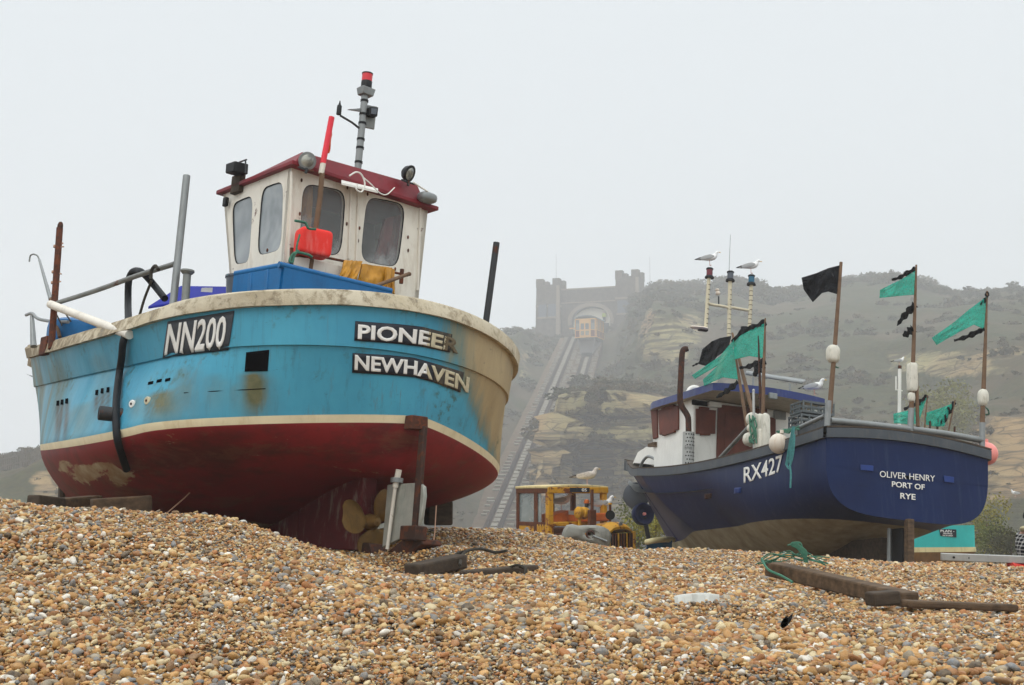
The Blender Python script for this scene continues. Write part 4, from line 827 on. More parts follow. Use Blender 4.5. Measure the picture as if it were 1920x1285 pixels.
# ---- things lying on, hanging from or standing in the blue boat
hs = [A.hit(*p, y=1.35) for p in [(309, 560), (288, 534)]] + [A.hit(*p, y=1.5) for p in [(270, 514), (258, 508), (247, 512), (241, 530), (240, 570)]] + [A.hit(240, 610, y=1.72)]
hs += list(on_surface(bvhA, [(240, 640), (237, 670), (232, 705), (227, 750), (226, 785), (229, 820), (236, 850), (243, 873)], .045))
tag(MB().tube(hs, .033, 12, smooth=7).obj('rubber_hose', M['rubber']), 'thick black rubber hose looped over the rail and hanging down the blue hull', 'hose')
lid = [A.w(4.0, .75, 1.5), A.w(5.0, .75, 1.5)]
c = A.hit(150, 622, y=1.1); MB()
tag(MB().lathe(c - zu * .3, zu, [(0, 0), (.30, 0), (.33, .05), (.34, .30), (.33, .36), (.25, .40), (0, .42)], 24).obj('barrel', M['blue_plastic']), 'blue plastic barrel behind the gunwale near the bow, beneath the white boom', 'barrel')
bn = thing('fish_bin', 'royal blue fish bin with a tilted lid behind the tall grey post', 'fish bin', A.w(1.9, .9, 1.2))
L4 = [A.hit(277, 580, y=1.0), A.hit(338, 541, y=.6), A.hit(432, 543, y=.5), A.hit(430, 556, y=.95)]
MB().prism(L4, zu * .03).obj('lid', M['royal_plastic'], bn, bevel=.008)
MB().lbox(A, 1.35, 2.2, .6, 1.25, 1.05, 1.5).obj('bin_body', M['royal_plastic'], bn, bevel=.03)
MB().prism([A.hit(377, 549, y=.75), A.hit(398, 549, y=.75), A.hit(396, 554, y=.75), A.hit(376, 553, y=.75)], zu * .05).obj('handle', M['white_gel'], bn)
bk = thing('bucket', 'dark grey bucket with rope handle between the blue bins', 'bucket', A.hit(447, 560, y=1.0))
c = A.hit(447, 552, y=1.0); MB().lathe(c - zu * .1, zu, [(0, 0), (.10, 0), (.125, .24), (.135, .24), (.135, .26), (.12, .26), (.1, .05), (0, .05)], 20).obj('pail', M['screen_grey'], bk)
MB().tube([c + zu * .15 + ya * .13, c + zu * .17 + ya * .02 - xa * .13, c + zu * .15 - ya * .13], .01, 6, smooth=6).obj('handle', M['rope_teal'], bk)
bb = thing('fish_bin', 'large bright blue fish bin between the gunwale and the white wheelhouse', 'fish bin', A.w(.5, .8, 1.2), )
rim = [A.hit(442, 514, y=1.25), A.hit(530, 497, y=.86), A.hit(735, 545, y=-.75), A.hit(640, 560, y=-.1)]
rim = [A.hit(442, 514, y=1.12), A.hit(531, 498, x=.78), A.hit(733, 546, x=.80)]
r0, r1, r2_ = rim; r3 = r0 + (r2_ - r1)
Q = np.array([r0, r1, r2_]); dn = -zu
G_ = []
for q in (r0, r1, r2_): G_.append(q)
inn = lambda q, f, dz: q + (( r0 + r1 + r2_) / 3 - q) * f + zu * dz
rimb = MB().tube([r0, r1 * .92 + r0 * .08, r1, r1 * .96 + r2_ * .04, r2_], .028, 10, smooth=4)
rimb.obj('rim', M['blue_plastic'], bb)
body = MB()
for a_, b_ in ((r0, r1), (r1, r2_)):
    a2, b2_ = a_ - zu * .5 + xa * 0, b_ - zu * .5
    off = nrm(np.cross(b_ - a_, zu)) * .02
    body.slab(np.array([[a_ * (1 - t) + b_ * t, (a2 * (1 - t) + b2_ * t)] for t in np.linspace(0, 1, 6)]), off)
body.obj('bin_body', M['blue_plastic'], bb)
rb = MB()
for f in (.35, .7): 
    p = r0 * (1 - f) + r1 * f; rb.bar(p - zu * .02, p - zu * .4 + (r1 - r0) * .05, .06, .05, up=ya)
rb.obj('rib', M['blue_plastic'], bb, bevel=.008)
# folded oilskin
def drape(P, th, name, mat, label, cat, amp=.02, seed=0, parent=None, nu=26, nv=26):
    TLc, TRc, BRc, BLc = (np.asarray(p, float) for p in P); Gd = np.empty((nu, nv, 3)); nn = nrm(np.cross(TRc - TLc, BLc - TLc))
    for i in range(nu):
        for j in range(nv):
            u, v = i / (nu - 1), j / (nv - 1); p = (TLc * (1 - u) + TRc * u) * (1 - v) + (BLc * (1 - u) + BRc * u) * v
            f = mnoise.noise(Vector((u * 4 + seed, v * 1.4, seed))) + .5 * mnoise.noise(Vector((u * 9, v * 3 + seed, 2)))
            Gd[i, j] = p + nn * f * amp * (.4 + v) 
    o = MB().slab(Gd, nn * th).obj(name, mat, parent); 
    if label: tag(o, label, cat)
    return o
ap3 = lambda px, py, x=.96: A.hit(px, py, x=x)
os_ = thing('oilskin', 'mustard yellow oilskin folded over the rail below the right hand wheelhouse window', 'oilskin', A.hit(690, 540, x=.96))
drape([ap3(646, 488), ap3(680, 490), ap3(668, 526, .9), ap3(638, 518, .9)], .02, 'sleeve', M['oilskin'], None, None, .03, 1, os_)
drape([ap3(680, 495), ap3(735, 502), ap3(742, 548, .92), ap3(672, 530, .9)], .025, 'jacket', M['oilskin'], None, None, .035, 5, os_)
drape([ap3(724, 501, .93), ap3(740, 505, .93), ap3(740, 552, .86), ap3(722, 540, .86)], .02, 'flap', M['oilskin'], None, None, .03, 9, os_)
tag(MB().tube([A.hit(700, 538, x=.80), A.hit(766, 514, x=.88)], .018, 10).ell(A.hit(767, 514, x=.88), xa * .024, ya * .024, zu * .02, nu=10, nv=6).obj('wooden_handle', M['wood_pole']), 'short wooden pole end poking up beside the yellow oilskin', 'pole')
db = thing('dan_buoy', 'red float on a wooden pole with red painted top leaning on the white wheelhouse', 'marker buoy', A.hit(577, 530, x=1.0))
MB().tube([ap2(578, 528), ap2(600, 372), ap2(604, 325)], .024, 10).obj('pole', M['wood_pole'], db)
MB().tube([ap2(602, 326), ap2(606, 306)], .026, 10).obj('pale_band', M['white_paint'], db)
MB().tube([ap2(605.5, 307), ap2(622, 220)], .027, 10).obj('red_top', M['red_tape'], db)
drape([ap2(622, 236), ap2(623, 252), ap2(617, 288), ap2(613, 286)], .008, 'orange_rag', mk('orange_rag', (226, 110, 50), rough=.8), None, None, .02, 3, db, 8, 10)
c = A.hit(587, 457, x=.97); MB().ell(c, (ya * .98 + xa * .25) * -.15, (xa - ya * .2) * .1, zu * .125, 7, 28, 18).obj('float', M['red_float'], db, smooth=True)
MB().tube([A.hit(*p, x=.84) for p in [(553, 414), (572, 418), (578, 428), (592, 430)]], .012, 7, smooth=5).tube([A.hit(*p, x=.84) for p in [(560, 470), (552, 478), (548, 492), (543, 488), (553, 474), (575, 477), (585, 482)]], .012, 7, smooth=5).tube([A.hit(*p, x=.84) for p in [(562, 440), (557, 460), (556, 474)]], .009, 6, smooth=5).obj('lashing', M['rope_green'], db)
gf = thing('boat_hook', 'long gaff with a curled wire hook leaning out over the bow', 'gaff', A.hit(112, 632, y=1.4))
MB().tube([A.hit(112, 632, y=1.4), A.hit(95, 560, y=1.4)], .02, 8).obj('shaft', M['wood_pole'], gf)
MB().tube([A.hit(95, 562, y=1.4), A.hit(74, 488, y=1.4)], [.024, .014], 8).obj('ferrule', M['galv'], gf)
MB().tube([A.hit(*p, y=1.4) for p in [(74, 488), (70, 480), (63, 477), (57, 480), (55, 491)]], .009, 7, smooth=5).obj('hook', M['grey_steel'], gf)
# seen through the wheelhouse glass
def hang(name, mat, quad, x, label, cat): drape([A.hit(*p, x=x) for p in quad], .03, name, mat, label, cat, .05, 4)
hang('oilskin', M['oilskin'], [(572, 340), (588, 345), (582, 435), (560, 432)], 1.32, 'yellow oilskin hanging inside the wheelhouse behind the left aft window', 'oilskin')
hang('jacket', mk('red_jacket', (150, 40, 44), var=.4, scale=6), [(722, 410), (760, 400), (752, 505), (700, 498)], 1.4, 'red jacket hanging inside the wheelhouse behind the right aft window', 'jacket')
# shores and timbers under the boat
for px_, y0_, y1_, lab, Yv in [(108 + 9, 905, 960, 'dark upright prop under the bow, leftmost of the props', 14.6), (163, 912, 950, 'short dark prop second from the left under the bow', 14.4), (170 + 38, 915, 950, 'thin dark prop standing behind the sawn timbers', 14.0), (255, 908, 965, 'thin upright prop just right of the longest sawn timber', 13.4), (305, 890, 975, 'tallest thin prop under the dark middle of the hull', 12.6)]:
    tag(MB().bar(at(px_, y1_ + 30, Yv), at(px_, y0_ - 8, Yv), .05, .05, up=(0, 1, 0)).obj('hull_prop', M['wood_dark'], bevel=.008), lab, 'prop', 'props under the blue boat')
def timber(px0, py0, px1, py1, Y0, Y1, wd, ht, mat, label, name='timber', sink=0.):
    p0, p1 = at(px0, py0, Y0), at(px1, py1, Y1)
    P = spline([p0, p0 * .67 + p1 * .33, p0 * .33 + p1 * .67, p1], 4); t = nrm(p1 - p0); u = nrm(np.cross(t, (0, 0, 1))); v = np.cross(u, t); m_ = MB(); Gs = []
    for i, p in enumerate(P):
        k = 1 + .06 * mnoise.noise(Vector(p * 3)); Gs.append([p + u * wd / 2 * k + v * ht / 2, p - u * wd / 2 * k + v * ht / 2, p - u * wd / 2 - v * ht / 2, p + u * wd / 2 - v * ht / 2])
    V = np.array(Gs).reshape(-1, 3); n_ = len(P); Fc = [(i * 4 + j, i * 4 + (j + 1) % 4, (i + 1) * 4 + (j + 1) % 4, (i + 1) * 4 + j) for i in range(n_ - 1) for j in range(4)] + [(3, 2, 1, 0), tuple((n_ - 1) * 4 + j for j in range(4))]
    return tag(m_.add(V, Fc).obj(name, mat, bevel=.014, smooth=False), label, 'timber')
timber(60, 946, 112, 952, 10.6, 10.9, .13, .16, M['wood_dark'], 'dark blackened timber block at the far left on the shingle crest, tilted')
timber(100, 950, 180, 943, 10.9, 11.4, .16, .13, M['wood_brown'], 'short brown timber baulk in the middle of the row beneath the blue bow')
timber(172, 955, 282, 948, 10.7, 10.9, .2, .17, M['wood_brown'], 'thick sawn timber with pale end grain nearest the dark hull')
timber(140, 938, 200, 952, 12.2, 12.6, .1, .05, M['wood_brown'], 'thin broken plank lying behind the sawn timbers under the bow')
tag(MB().tube([at(310, 965, 10.8), at(345, 935, 11.2), at(382, 897, 11.6)], .006, 6).obj('line', M['rope_pale']), 'thin pale line hanging from the dark underside of the red hull', 'line')
c = at(455, 985, 8.9); tag(MB().ell(c, np.array([.035, 0, .01]), np.array([0, .02, 0]), np.array([-.01, 0, .035]), 2.4, 12, 8).obj('bottle', M['white_sheet']), 'small pale plastic scrap standing on the shingle crest against the red hull', 'scrap')
# hollow behind the stern
t1 = timber(772, 1072, 862, 1052, 9.0, 9.5, .14, .10, M['wood_dark'], 'dark plank half buried in the hollow right of the rudder')
t2 = timber(868, 1082, 1003, 1070, 8.9, 9.2, .12, .085, M['wood_dark'], 'flat dark board with a rope round its end lying in the hollow')
def gpath(pts, dz): 
    out = []
    for p in pts:
        q = ground_hit(*p); q[2] += dz; out.append(q)
    return out
rp = [at(862, 1060, 9.2), at(866, 1042, 9.6), at(880, 1032, 9.9), at(905, 1030, 10.2), at(930, 1036, 10.1), at(950, 1033, 10.0)]
tag(MB().tube(rp, .012, 7, smooth=6).tube([at(880, 1032, 9.9), at(855, 1040, 9.9), at(836, 1056, 9.6)], .012, 7, smooth=6).obj('rope', M['rope_dark']), 'dark rope curving over the shingle behind the half buried plank', 'rope')
tag(MB().tube([at(975, 1062, 9.0), at(985, 1066, 8.9), at(984, 1078, 8.86), at(972, 1088, 8.9)], .013, 7, smooth=6).tube([at(950, 1066, 9.1), at(968, 1060, 9.0), at(980, 1062, 8.95)], .01, 7, smooth=6).obj('rope', M['rope_dark']), 'short dark rope loop round the end of the flat board', 'rope')
tag(MB().tube([at(818, 948, 11.4), at(815, 1000, 11.2), at(809, 1045, 10.6)], .005, 6).obj('line', M['rope_pale']), 'thin pale line hanging below the stern quarter to the shingle', 'line')
tag(MB().box(at(822, 962, 12.8), np.array([.12, .05, 0]), np.array([-.03, .1, 0]), np.array([0, 0, .12])).obj('block', M['wood_dark'], bevel=.02), 'dark block wedged under the right hand quarter of the red hull', 'block')
# ------------------------------------------------------------------ dark blue boat
B = Frame([5.4425, 17.5976, .7633 + CZ], 1.8635, .1103, -.0968)
bxa, bya, bza = B.ax()
BW, BL_, Bc, Br, Bz1, Bz2, Bgh = 1.4396, 10.3983, .5932, 1.0699, -.7748, 1.7636, .1149
def bhalf(s): u = np.clip((s - Bc) / (1 - Bc), 0, 1); return BW * (1 - u ** Br) * (1 - .12 * np.clip(1 - s / .35, 0, 1) ** 2)
def bsheer(s): return Bz1 * s + Bz2 * s * s
S = np.r_[np.linspace(0, .56, 40), np.linspace(.57, .95, 60), np.linspace(.955, 1, 22)]
bb_ = np.maximum(bhalf(S) * np.where(S > .97, 1, 1), 0)
bb_ = np.where(S > .9, np.sqrt(np.clip(bb_ * (bb_ + .06 * np.clip((1 - S) / .03, 0, 1)), 0, None)), bb_)
zg = bsheer(S) - Bgh; xg = S * BL_ - .05 * S
xk = S * 7.3; zk = -1.109 - Bgh * 0 - .42 * smooth(.02, .35, S) + .03 * smooth(.7, 1, S)
nexp = 4.09 + (1.5 - 4.09) * smooth(0, .42, S); nexp = nexp + (1.12 - 1.5) * smooth(.6, .95, S)
NPH = 34; rows = []
for k, ph in enumerate(np.linspace(0, np.pi / 2, NPH)):
    c, s_ = math.cos(ph), math.sin(ph); cy = max(c, 0) ** (2 / nexp); fz = s_ ** (2 / nexp)
    rows.append(np.stack([xg + (xk - xg) * fz, bb_ * cy, zg + (zk - zg) * fz], -1))
rows = np.array(rows); rows[-1, :, 1] = 0
full = np.concatenate([rows, rows[::-1][1:] * np.array([1, -1, 1])])           # port gunwale -> keel -> starboard gunwale
WG = B.W(full); n1_, n2_ = full.shape[:2]; F2q = []; F2m = []
zbf = lambda x: -1.1396 + .3055 * np.clip((x - .1) / 8.05, 0, 1.2) - .0809 * np.clip((x - .1) / 8.05, 0, 1.2) ** 2
for i in range(n1_ - 1):
    for j in range(n2_ - 1): F2q.append((i * n2_ + j, i * n2_ + j + 1, (i + 1) * n2_ + j + 1, (i + 1) * n2_ + j)); F2m.append(0)
k0 = n1_ * n2_; trv = full[:, 0] ; NT_ = 9
TV = []
for f in np.linspace(1, 0, NT_): TV.append(np.stack([trv[:, 0] + .0, trv[:, 1] * f, trv[:, 2] * f + (1 - f) * -.55], -1))
TV = np.array(TV); TVw = B.W(TV).reshape(-1, 3)
for a in range(NT_ - 1):
    for i in range(n1_ - 1): F2q.append((k0 + a * n1_ + i, k0 + a * n1_ + i + 1, k0 + (a + 1) * n1_ + i + 1, k0 + (a + 1) * n1_ + i)); F2m.append(1)
# flat top strip of the transom under the rail
V2all = np.concatenate([WG.reshape(-1, 3), TVw]); Lall = np.concatenate([full.reshape(-1, 3), TV.reshape(-1, 3)])
creamA = zbf(Lall[:, 0]) - Lall[:, 2]; creamA[k0:] = -.5
def hullnavy():
    n = NT('hull_navy'); a = n.noise(.7, 5, .6); b = n.noise(3.5, 6, .65, stretch=(1, 1, .4))
    base = n.mix(n.ramp(a, .3, .7), lin((9, 27, 66)), lin((15, 37, 82)))
    base = n.mix(n.ramp(b, .5, .8, 0, .3), base, lin((38, 52, 92)))
    dr = n.noise(4., 5, .7, stretch=(2.6, 2.6, .14)); base = n.mix(n.ramp(dr, .54, .74, 0, .45), base, lin((62, 72, 98)))
    rb = n.noise(6., 6, .75, stretch=(.35, .35, 3.)); base = n.mix(n.ramp(rb, .6, .72, 0, .4), base, lin((8, 14, 34)))
    sc = n.ramp(n.noise(18, 6, .75, stretch=(.5, .5, 1.4)), .66, .72, 0, .3); base = n.mix(sc, base, lin((84, 94, 124)))
    cr = n.mix(n.ramp(b, .3, .7), lin((172, 162, 134)), lin((128, 116, 92)))
    k = n.math('ADD', n.attr('cream'), n.math('MULTIPLY', n.math('SUBTRACT', n.noise(9, 4, .6), .5), .012))
    base = n.mix(n.ramp(k, -.004, .004), base, cr)
    n.bump(b, .1, .01); return n.done(base, n.mix(n.ramp(k, -.004, .004), (.4, .4, .4), (.75, .75, .75)), 0, .18)
M['hull_navy'] = hullnavy()
boat2 = thing('fishing_boat', 'dark navy blue fishing boat with square stern, brown shuttered white cabin, number RX427', 'fishing boat', B.w(3, 0, -1.5))
m = MB(); m.add(V2all, F2q); m.obj('hull', M['hull_navy'], boat2, attrs={'cream': creamA}, ang=35)
bvhB = BVHTree.FromPolygons([tuple(p) for p in V2all], F2q)
Wt = BW * .88
def strip2(P, out_, inn_, mat, name):            # rail moulding along a sheer path: P top-edge local points, out_/inn_ outward unit vectors * distance
    P = np.asarray(P); o, i = P + out_, P + inn_; d = np.array([0, 0, 1.])
    return MB().grid(B.W(np.array([P - d * .13, o - d * .13, o - d * .012, o * .98 + P * .02 - d * 0, i, i - d * .22]))).obj(name, mat, boat2, ang=40)
Ss = np.r_[np.linspace(0, .9, 60), np.linspace(.905, 1, 30)]
for sg in (1, -1):
    P = np.stack([Ss * BL_, sg * np.interp(Ss, S, bb_), bsheer(Ss)], -1); T = np.gradient(P[:, :2], axis=0); T /= np.linalg.norm(T, axis=1)[:, None]
    o = np.stack([-T[:, 1] * sg, T[:, 0] * sg, 0 * Ss], -1)
    strip2(P, o * .05, -o * .17, M['gunwale_grey'], 'gunwale')
    cp = P + np.array([0, 0, .004]); m_ = MB().grid(B.W(np.array([cp + o * .046, cp + o * .046 + np.array([0, 0, .022]), cp - o * .17 + np.array([0, 0, .022]), cp - o * .17])))
    m_.obj('capping', M['wood_dark'], boat2)
yy = np.linspace(1, -1, 25); P = np.stack([0 * yy - .0, Wt * yy * 1.02, .0912 * (1 - yy * yy)], -1)
strip2(P, np.array([-.05, 0, 0]), np.array([.2, 0, 0]), M['gunwale_grey'], 'stern_gunwale')
cp = P + np.array([0, 0, .004]); MB().grid(B.W(np.array([cp - [.052, 0, 0], cp + [-.052, 0, .024], cp + [.2, 0, .024], cp + [.2, 0, 0]]))).obj('stern_capping', M['wood_dark'], boat2)
MB().grid(B.W(np.array([P * np.array([1, .97, 1]) + [-.004, 0, -.10], P * np.array([1, .97, 0]) + [-.004, 0, -.5]]))).obj('stern_plank', M['hull_navy'], boat2, attrs={'cream': [-.5] * 50})
dk = np.stack([Ss * BL_, np.interp(Ss, S, bb_) * .96, bsheer(Ss) - .42], -1)
MB().grid(B.W(np.array([dk * np.array([1, f, 1]) for f in np.linspace(1, -1, 7)]))).obj('deck', M['grey_steel'], boat2)
V2, F2 = text2d('RX427', .012); decal('number', M['white_letter'], (V2, F2), quadmap([(1395.6, 877), (1430, 866), (1468, 852)], [(1395.6, 907), (1430, 897), (1468, 884)]), bvhB, .010, boat2)
OXL = lambda px, py: B.hit(px, py, x=-.012)
for body, TL_, TR_, BL0, bo in (('OLIVER HENRY', (1649.4, 883), (1752.8, 892), (1649.4, 894.8), 0.), ('PORT OF', (1672, 902.6), (1733.5, 908.8), (1672, 913.2), .016), ('RYE', (1687.7, 924.4), (1716.4, 927), (1687.7, 935.2), .016)):
    O = OXL(*BL0); flat_text('stern_letters', M['white_letter'], body, O, OXL(*TR_) - OXL(*TL_), OXL(*TL_) - O, .004, boat2, bo)
mk('hatch_blue', (22, 54, 122), var=.2, rough=.5)
for q in ([(1613, 871.5), (1637, 873.5), (1637, 884), (1613, 882)], [(1769, 892), (1788, 895), (1788, 906), (1770, 904)]):
    MB().prism([OXL(*p) for p in q], bxa * -.012).obj('stern_port', M['hatch_blue'], boat2, bevel=.004)
decal('scupper', M['rust_dark'], plate2d(5, 5), quadmap([(1322, 926), (1335, 925)], [(1322, 936), (1334, 934)]), bvhB, .006, boat2, .01)
decal('scupper', M['hatch_blue'], plate2d(5, 5), quadmap([(1378, 915), (1390, 914)], [(1377, 926), (1390, 925)]), bvhB, .006, boat2, .01)
kz = lambda px, py, x: B.hit(px, py, x=x)
MB().bar(B.w(-.02, 0, -1.09), B.w(-.02, 0, -1.75), .1, .1, up=bya).obj('rudder_post', M['wood_brown'], boat2, bevel=.01)
MB().lbox(B, .08, .42, -.04, .04, -1.75, -1.2).obj('rudder', M['black'], boat2, bevel=.01)
MB().lbox(B, .55, 6.5, -.07, .07, -1.72, -1.3).obj('keel', M['wood_dark'], boat2, bevel=.01)
tubeobj('rudder_stock', M['galv'], [B.w(.3, .1, -1.2), B.w(.3, .1, -1.75)], .03, boat2)
# cabin
def bq(fn, quad): return [fn(*p) for p in quad]
AF = lambda px, py: B.hit(px, py, x=5.2)
PT_ = lambda px, py: B.hit(px, py, y=.9)
cab = MB().hexa([B.w(5.2, .9, -.25), B.w(6.78, .9, -.2), B.w(6.78, -1.03, -.2), B.w(5.2, -1.03, -.25), B.w(5.2, .9, 1.36), B.w(7.1, .9, 1.5), B.w(7.1, -1.03, 1.5), B.w(5.2, -1.03, 1.36)]).obj('cabin', M['white_gel'], boat2, bevel=.03)
MB().hexa([B.w(5.16, .96, -.25), B.w(6.84, .94, -.2), B.w(6.84, -1.05, -.2), B.w(5.24, -1.07, -.25), B.w(5.165, .945, .16), B.w(6.88, .945, .2), B.w(6.88, -1.06, .2), B.w(5.24, -1.06, .16)]).obj('cabin_base', M['white_gel'], cab, bevel=.02)
def shutter(quad, fn, out_, name='shutter', mat='shutter_wood', bat=True):
    q = np.array(bq(fn, quad)); s_ = MB().prism(q, out_ * .035).obj(name, M[mat], cab, bevel=.006)
    if bat:
        c = q.mean(0); i = c + (q - c) * .72; MB().prism(i + out_ * .035, out_ * .012).obj('raised_panel', M[mat], s_, bevel=.005)
shutter([(1223, 771), (1234, 768), (1235, 821), (1227, 824)], PT_, bya, bat=False)
shutter([(1237, 770), (1274, 761), (1274, 806), (1239, 816)], PT_, bya, bat=False)
shutter([(1304, 767), (1341, 770), (1340, 814), (1304, 814)], AF, -bxa, bat=False)
shutter([(1437, 782), (1453, 785), (1453, 832), (1437, 832)], AF, -bxa, bat=False)
for q, fn, o in (([(1244, 765), (1268, 760), (1268, 764), (1244, 769)], PT_, bya), ([(1246, 814), (1268, 807), (1268, 811), (1246, 818)], PT_, bya), ([(1310, 763), (1328, 765), (1328, 769), (1310, 768)], AF, -bxa), ([(1312, 813), (1330, 813), (1330, 817), (1312, 817)], AF, -bxa)):
    MB().prism(np.array(bq(fn, q)), o * .05).obj('shutter_batten', M['shutter_wood'], cab, bevel=.004)
shutter([(1345, 759), (1437, 768), (1437, 855), (1342, 872)], AF, -bxa, 'door')
MB().prism(bq(AF, [(1450, 770), (1472, 773), (1472, 788), (1450, 786)]), -bxa * .04).obj('vent_plate', M['grey_steel'], cab, bevel=.005)
MB().prism(bq(AF, [(1297, 750), (1330, 754), (1330, 763), (1297, 759)]), -bxa * .02).obj('dark_slot', M['void'], cab)
MB().prism(bq(AF, [(1326, 755), (1348, 757), (1348, 766), (1326, 764)]), -bxa * .12).obj('lamp_box', M['white_gel'], cab, bevel=.008)
# roof
def roofp(x, y, dz=0): return B.w(x, y, 1.345 + .045 * (1 - (y / 1.05) ** 2) + .045 * (x - 4.1) + dz)
nxr = np.r_[np.linspace(4.02, 7.3, 12)]; nyr = np.linspace(1.06, -1.04, 13)
top_ = np.array([[roofp(x + (.0 if x > 4.1 else .06 * (y / 1.05) ** 2), y * (1 - .25 * max(0, (x - 6.6) / .7) ** 2), .07) for y in nyr] for x in nxr])
rf2 = MB().slab(top_, -bza * .13); ns = len(nxr) * len(nyr)
o = rf2.obj('roof', [M['navy_top'], M['soffit']], boat2, ang=30)
for p_ in o.data.polygons:
    if np.dot(np.array(p_.normal), bza) < -.7: p_.material_index = 1
roof2 = o
R5 = lambda px, py: B.hit(px, py, x=4.0)
MB().prism([R5(1440, 737), (R5(1455, 739)), R5(1455, 750), R5(1440, 748)], -bxa * .06).obj('aft_lamp', M['galv'], roof2, bevel=.01)
X5 = lambda px, py: B.hit(px, py, x=5.4)
fl = MB().hexa([X5(*p) for p in [(1397, 703), (1505, 721), (1507, 716), (1399, 697)]] + [B.hit(px, py, x=5.7) for px, py in [(1397, 701), (1510, 717), (1512, 712), (1399, 695)]]).obj('flood_bar', M['galv'], roof2, bevel=.02)
for px_ in (1412, 1481): MB().tube([X5(px_, 708 + (px_ - 1412) * .16), X5(px_, 750)], .02, 8).obj('flood_leg', M['galv'], roof2)
c = B.hit(1303, 737, x=5.9); MB().tube([c + bya * .14 * math.cos(t) + bza * (.14 * math.sin(t) - .04) for t in np.linspace(-.3, 3.5, 14)], .045, 10).obj('life_ring', M['white_gel'], roof2)
# exhaust stack
EX = lambda px, py: B.hit(px, py, x=5.0)
ex = MB().tube([EX(1288, 655), EX(1283, 655), EX(1279, 664), EX(1277, 700), EX(1275, 745), EX(1278, 762), EX(1289, 780), EX(1291, 800), EX(1291, 872)], .052, 14, smooth=3).obj('exhaust_stack', M['rust_dark'], boat2)
MB().lathe(EX(1288, 655), EX(1290, 654) - EX(1288, 655), [(0, 0), (.046, 0), (.046, .006), (0, .006)], 12).obj('exhaust_mouth', M['void'], ex)
gb0 = EX(1290, 874); gtp = EX(1291, 811); gd = gtp - gb0; gh_ = np.linalg.norm(gd); gu = nrm(gd)
hg = MB().lathe(gb0, gu, [(.096, 0), (.1, 0), (.1, gh_), (.096, gh_)], 24).obj('heat_guard', M['alu'], ex)
hol = MB()
for r_ in range(9):
    if r_ in (4,): continue
    for c_ in range(9):
        a = R(150 + c_ * 26 + (13 if r_ % 2 else 0)); u_, v_ = perp(gu); d_ = u_ * math.cos(a) + v_ * math.sin(a); hol.lathe(gb0 + gu * gh_ * (.07 + r_ * .107) + d_ * .0995, d_, [(0, 0), (.0135, 0), (.0135, .002), (0, .002)], 8)
hol.obj('guard_holes', M['void'], hg)
V2, F2 = text2d('Emis', 0.)
cx_ = math.atan2(*[float(np.dot(nrm(EYE - gb0), q)) for q in perp(gu)[::-1]]); u_, v_ = perp(gu)
P = []
for q in V2:
    a = cx_ + (.5 - q[0]) * 1.25; a = cx_ - (.5 - q[0]) * -1.25 if np.dot(np.cross(u_, v_), gu) < 0 else cx_ + (q[0] - .5) * 1.25
    P.append(gb0 + gu * gh_ * (.47 + .11 * q[1]) + (u_ * math.cos(a) + v_ * math.sin(a)) * .1015)
MB().add(P, F2).obj('guard_letters', M['black'], hg, attrs={})
# bow fittings
BX = lambda px, py: B.hit(px, py, y=.35)
bw = MB().slab(np.array([[B.hit(1187 + 40 * u, 868 - 30 * math.sin(min(1, u * 1.25) * 1.57) + 6 * v * u, y=.55 - .9 * v) for u in np.linspace(0, 1, 10)] for v in np.linspace(0, 1, 6)]), -bza * .03)
bw.obj('bow_shelter', M['white_gel'], boat2, bevel=.004)
MB().prism([B.hit(*p, y=.6) for p in [(1187, 868), (1196, 848), (1212, 838), (1228, 838), (1232, 872)]], -bya * .03).obj('bow_shelter_side', M['white_gel'], boat2)
MB().tube([B.hit(*p, y=.8) for p in [(1199, 880), (1205, 866), (1213, 857), (1222, 858), (1236, 866), (1247, 871)]], .028, 8, smooth=4).obj('anchor_bar', M['galv'], boat2)
MB().prism([PT_(*p) for p in [(1219, 833), (1232, 829), (1232, 838), (1219, 839)]], bya * .05).obj('cabin_step', M['wood_brown'], cab)
# mast with three lamps
MX = lambda px, py, x=5.6: B.hit(px, py, x=x)
mk('mast_cream', (206, 196, 168), var=.12, dirt=.4, dirtcol=(120, 104, 80), rough=.5)
mst = MB().tube([MX(1369, 528), MX(1366, 640), MX(1364, 660)], .036, 12).tube([MX(1365, 650), MX(1333, 735)], .046, 12).obj('mast', M['mast_cream'], boat2)
MB().tube([MX(1329, 522), MX(1323, 618)], .034, 12).obj('mast_side_pole', M['mast_cream'], mst)
MB().tube([MX(1409, 533), MX(1405, 618)], .034, 12).obj('mast_side_pole', M['mast_cream'], mst)
MB().tube([MX(1327, 567), MX(1333, 571), MX(1362, 576), MX(1368, 582), MX(1372, 577), MX(1402, 582), MX(1407, 577)], .027, 10, smooth=4).obj('mast_crossbar', M['mast_cream'], mst)
for (ax0, ay0, ax1, ay1, nn_) in ((1329, 530, 1324, 612, 9), (1369, 540, 1366, 640, 11), (1408.5, 542, 1405.5, 612, 8)):
    for k in range(nn_):
        t = (k + .5) / nn_; c = MX(ax0 + (ax1 - ax0) * t, ay0 + (ay1 - ay0) * t); MB().lathe(c, bza, [(0, -.005), (.0375, -.005), (.0375, .005), (0, .005)], 10).obj('cable_tie', M['wood_dark'], mst)
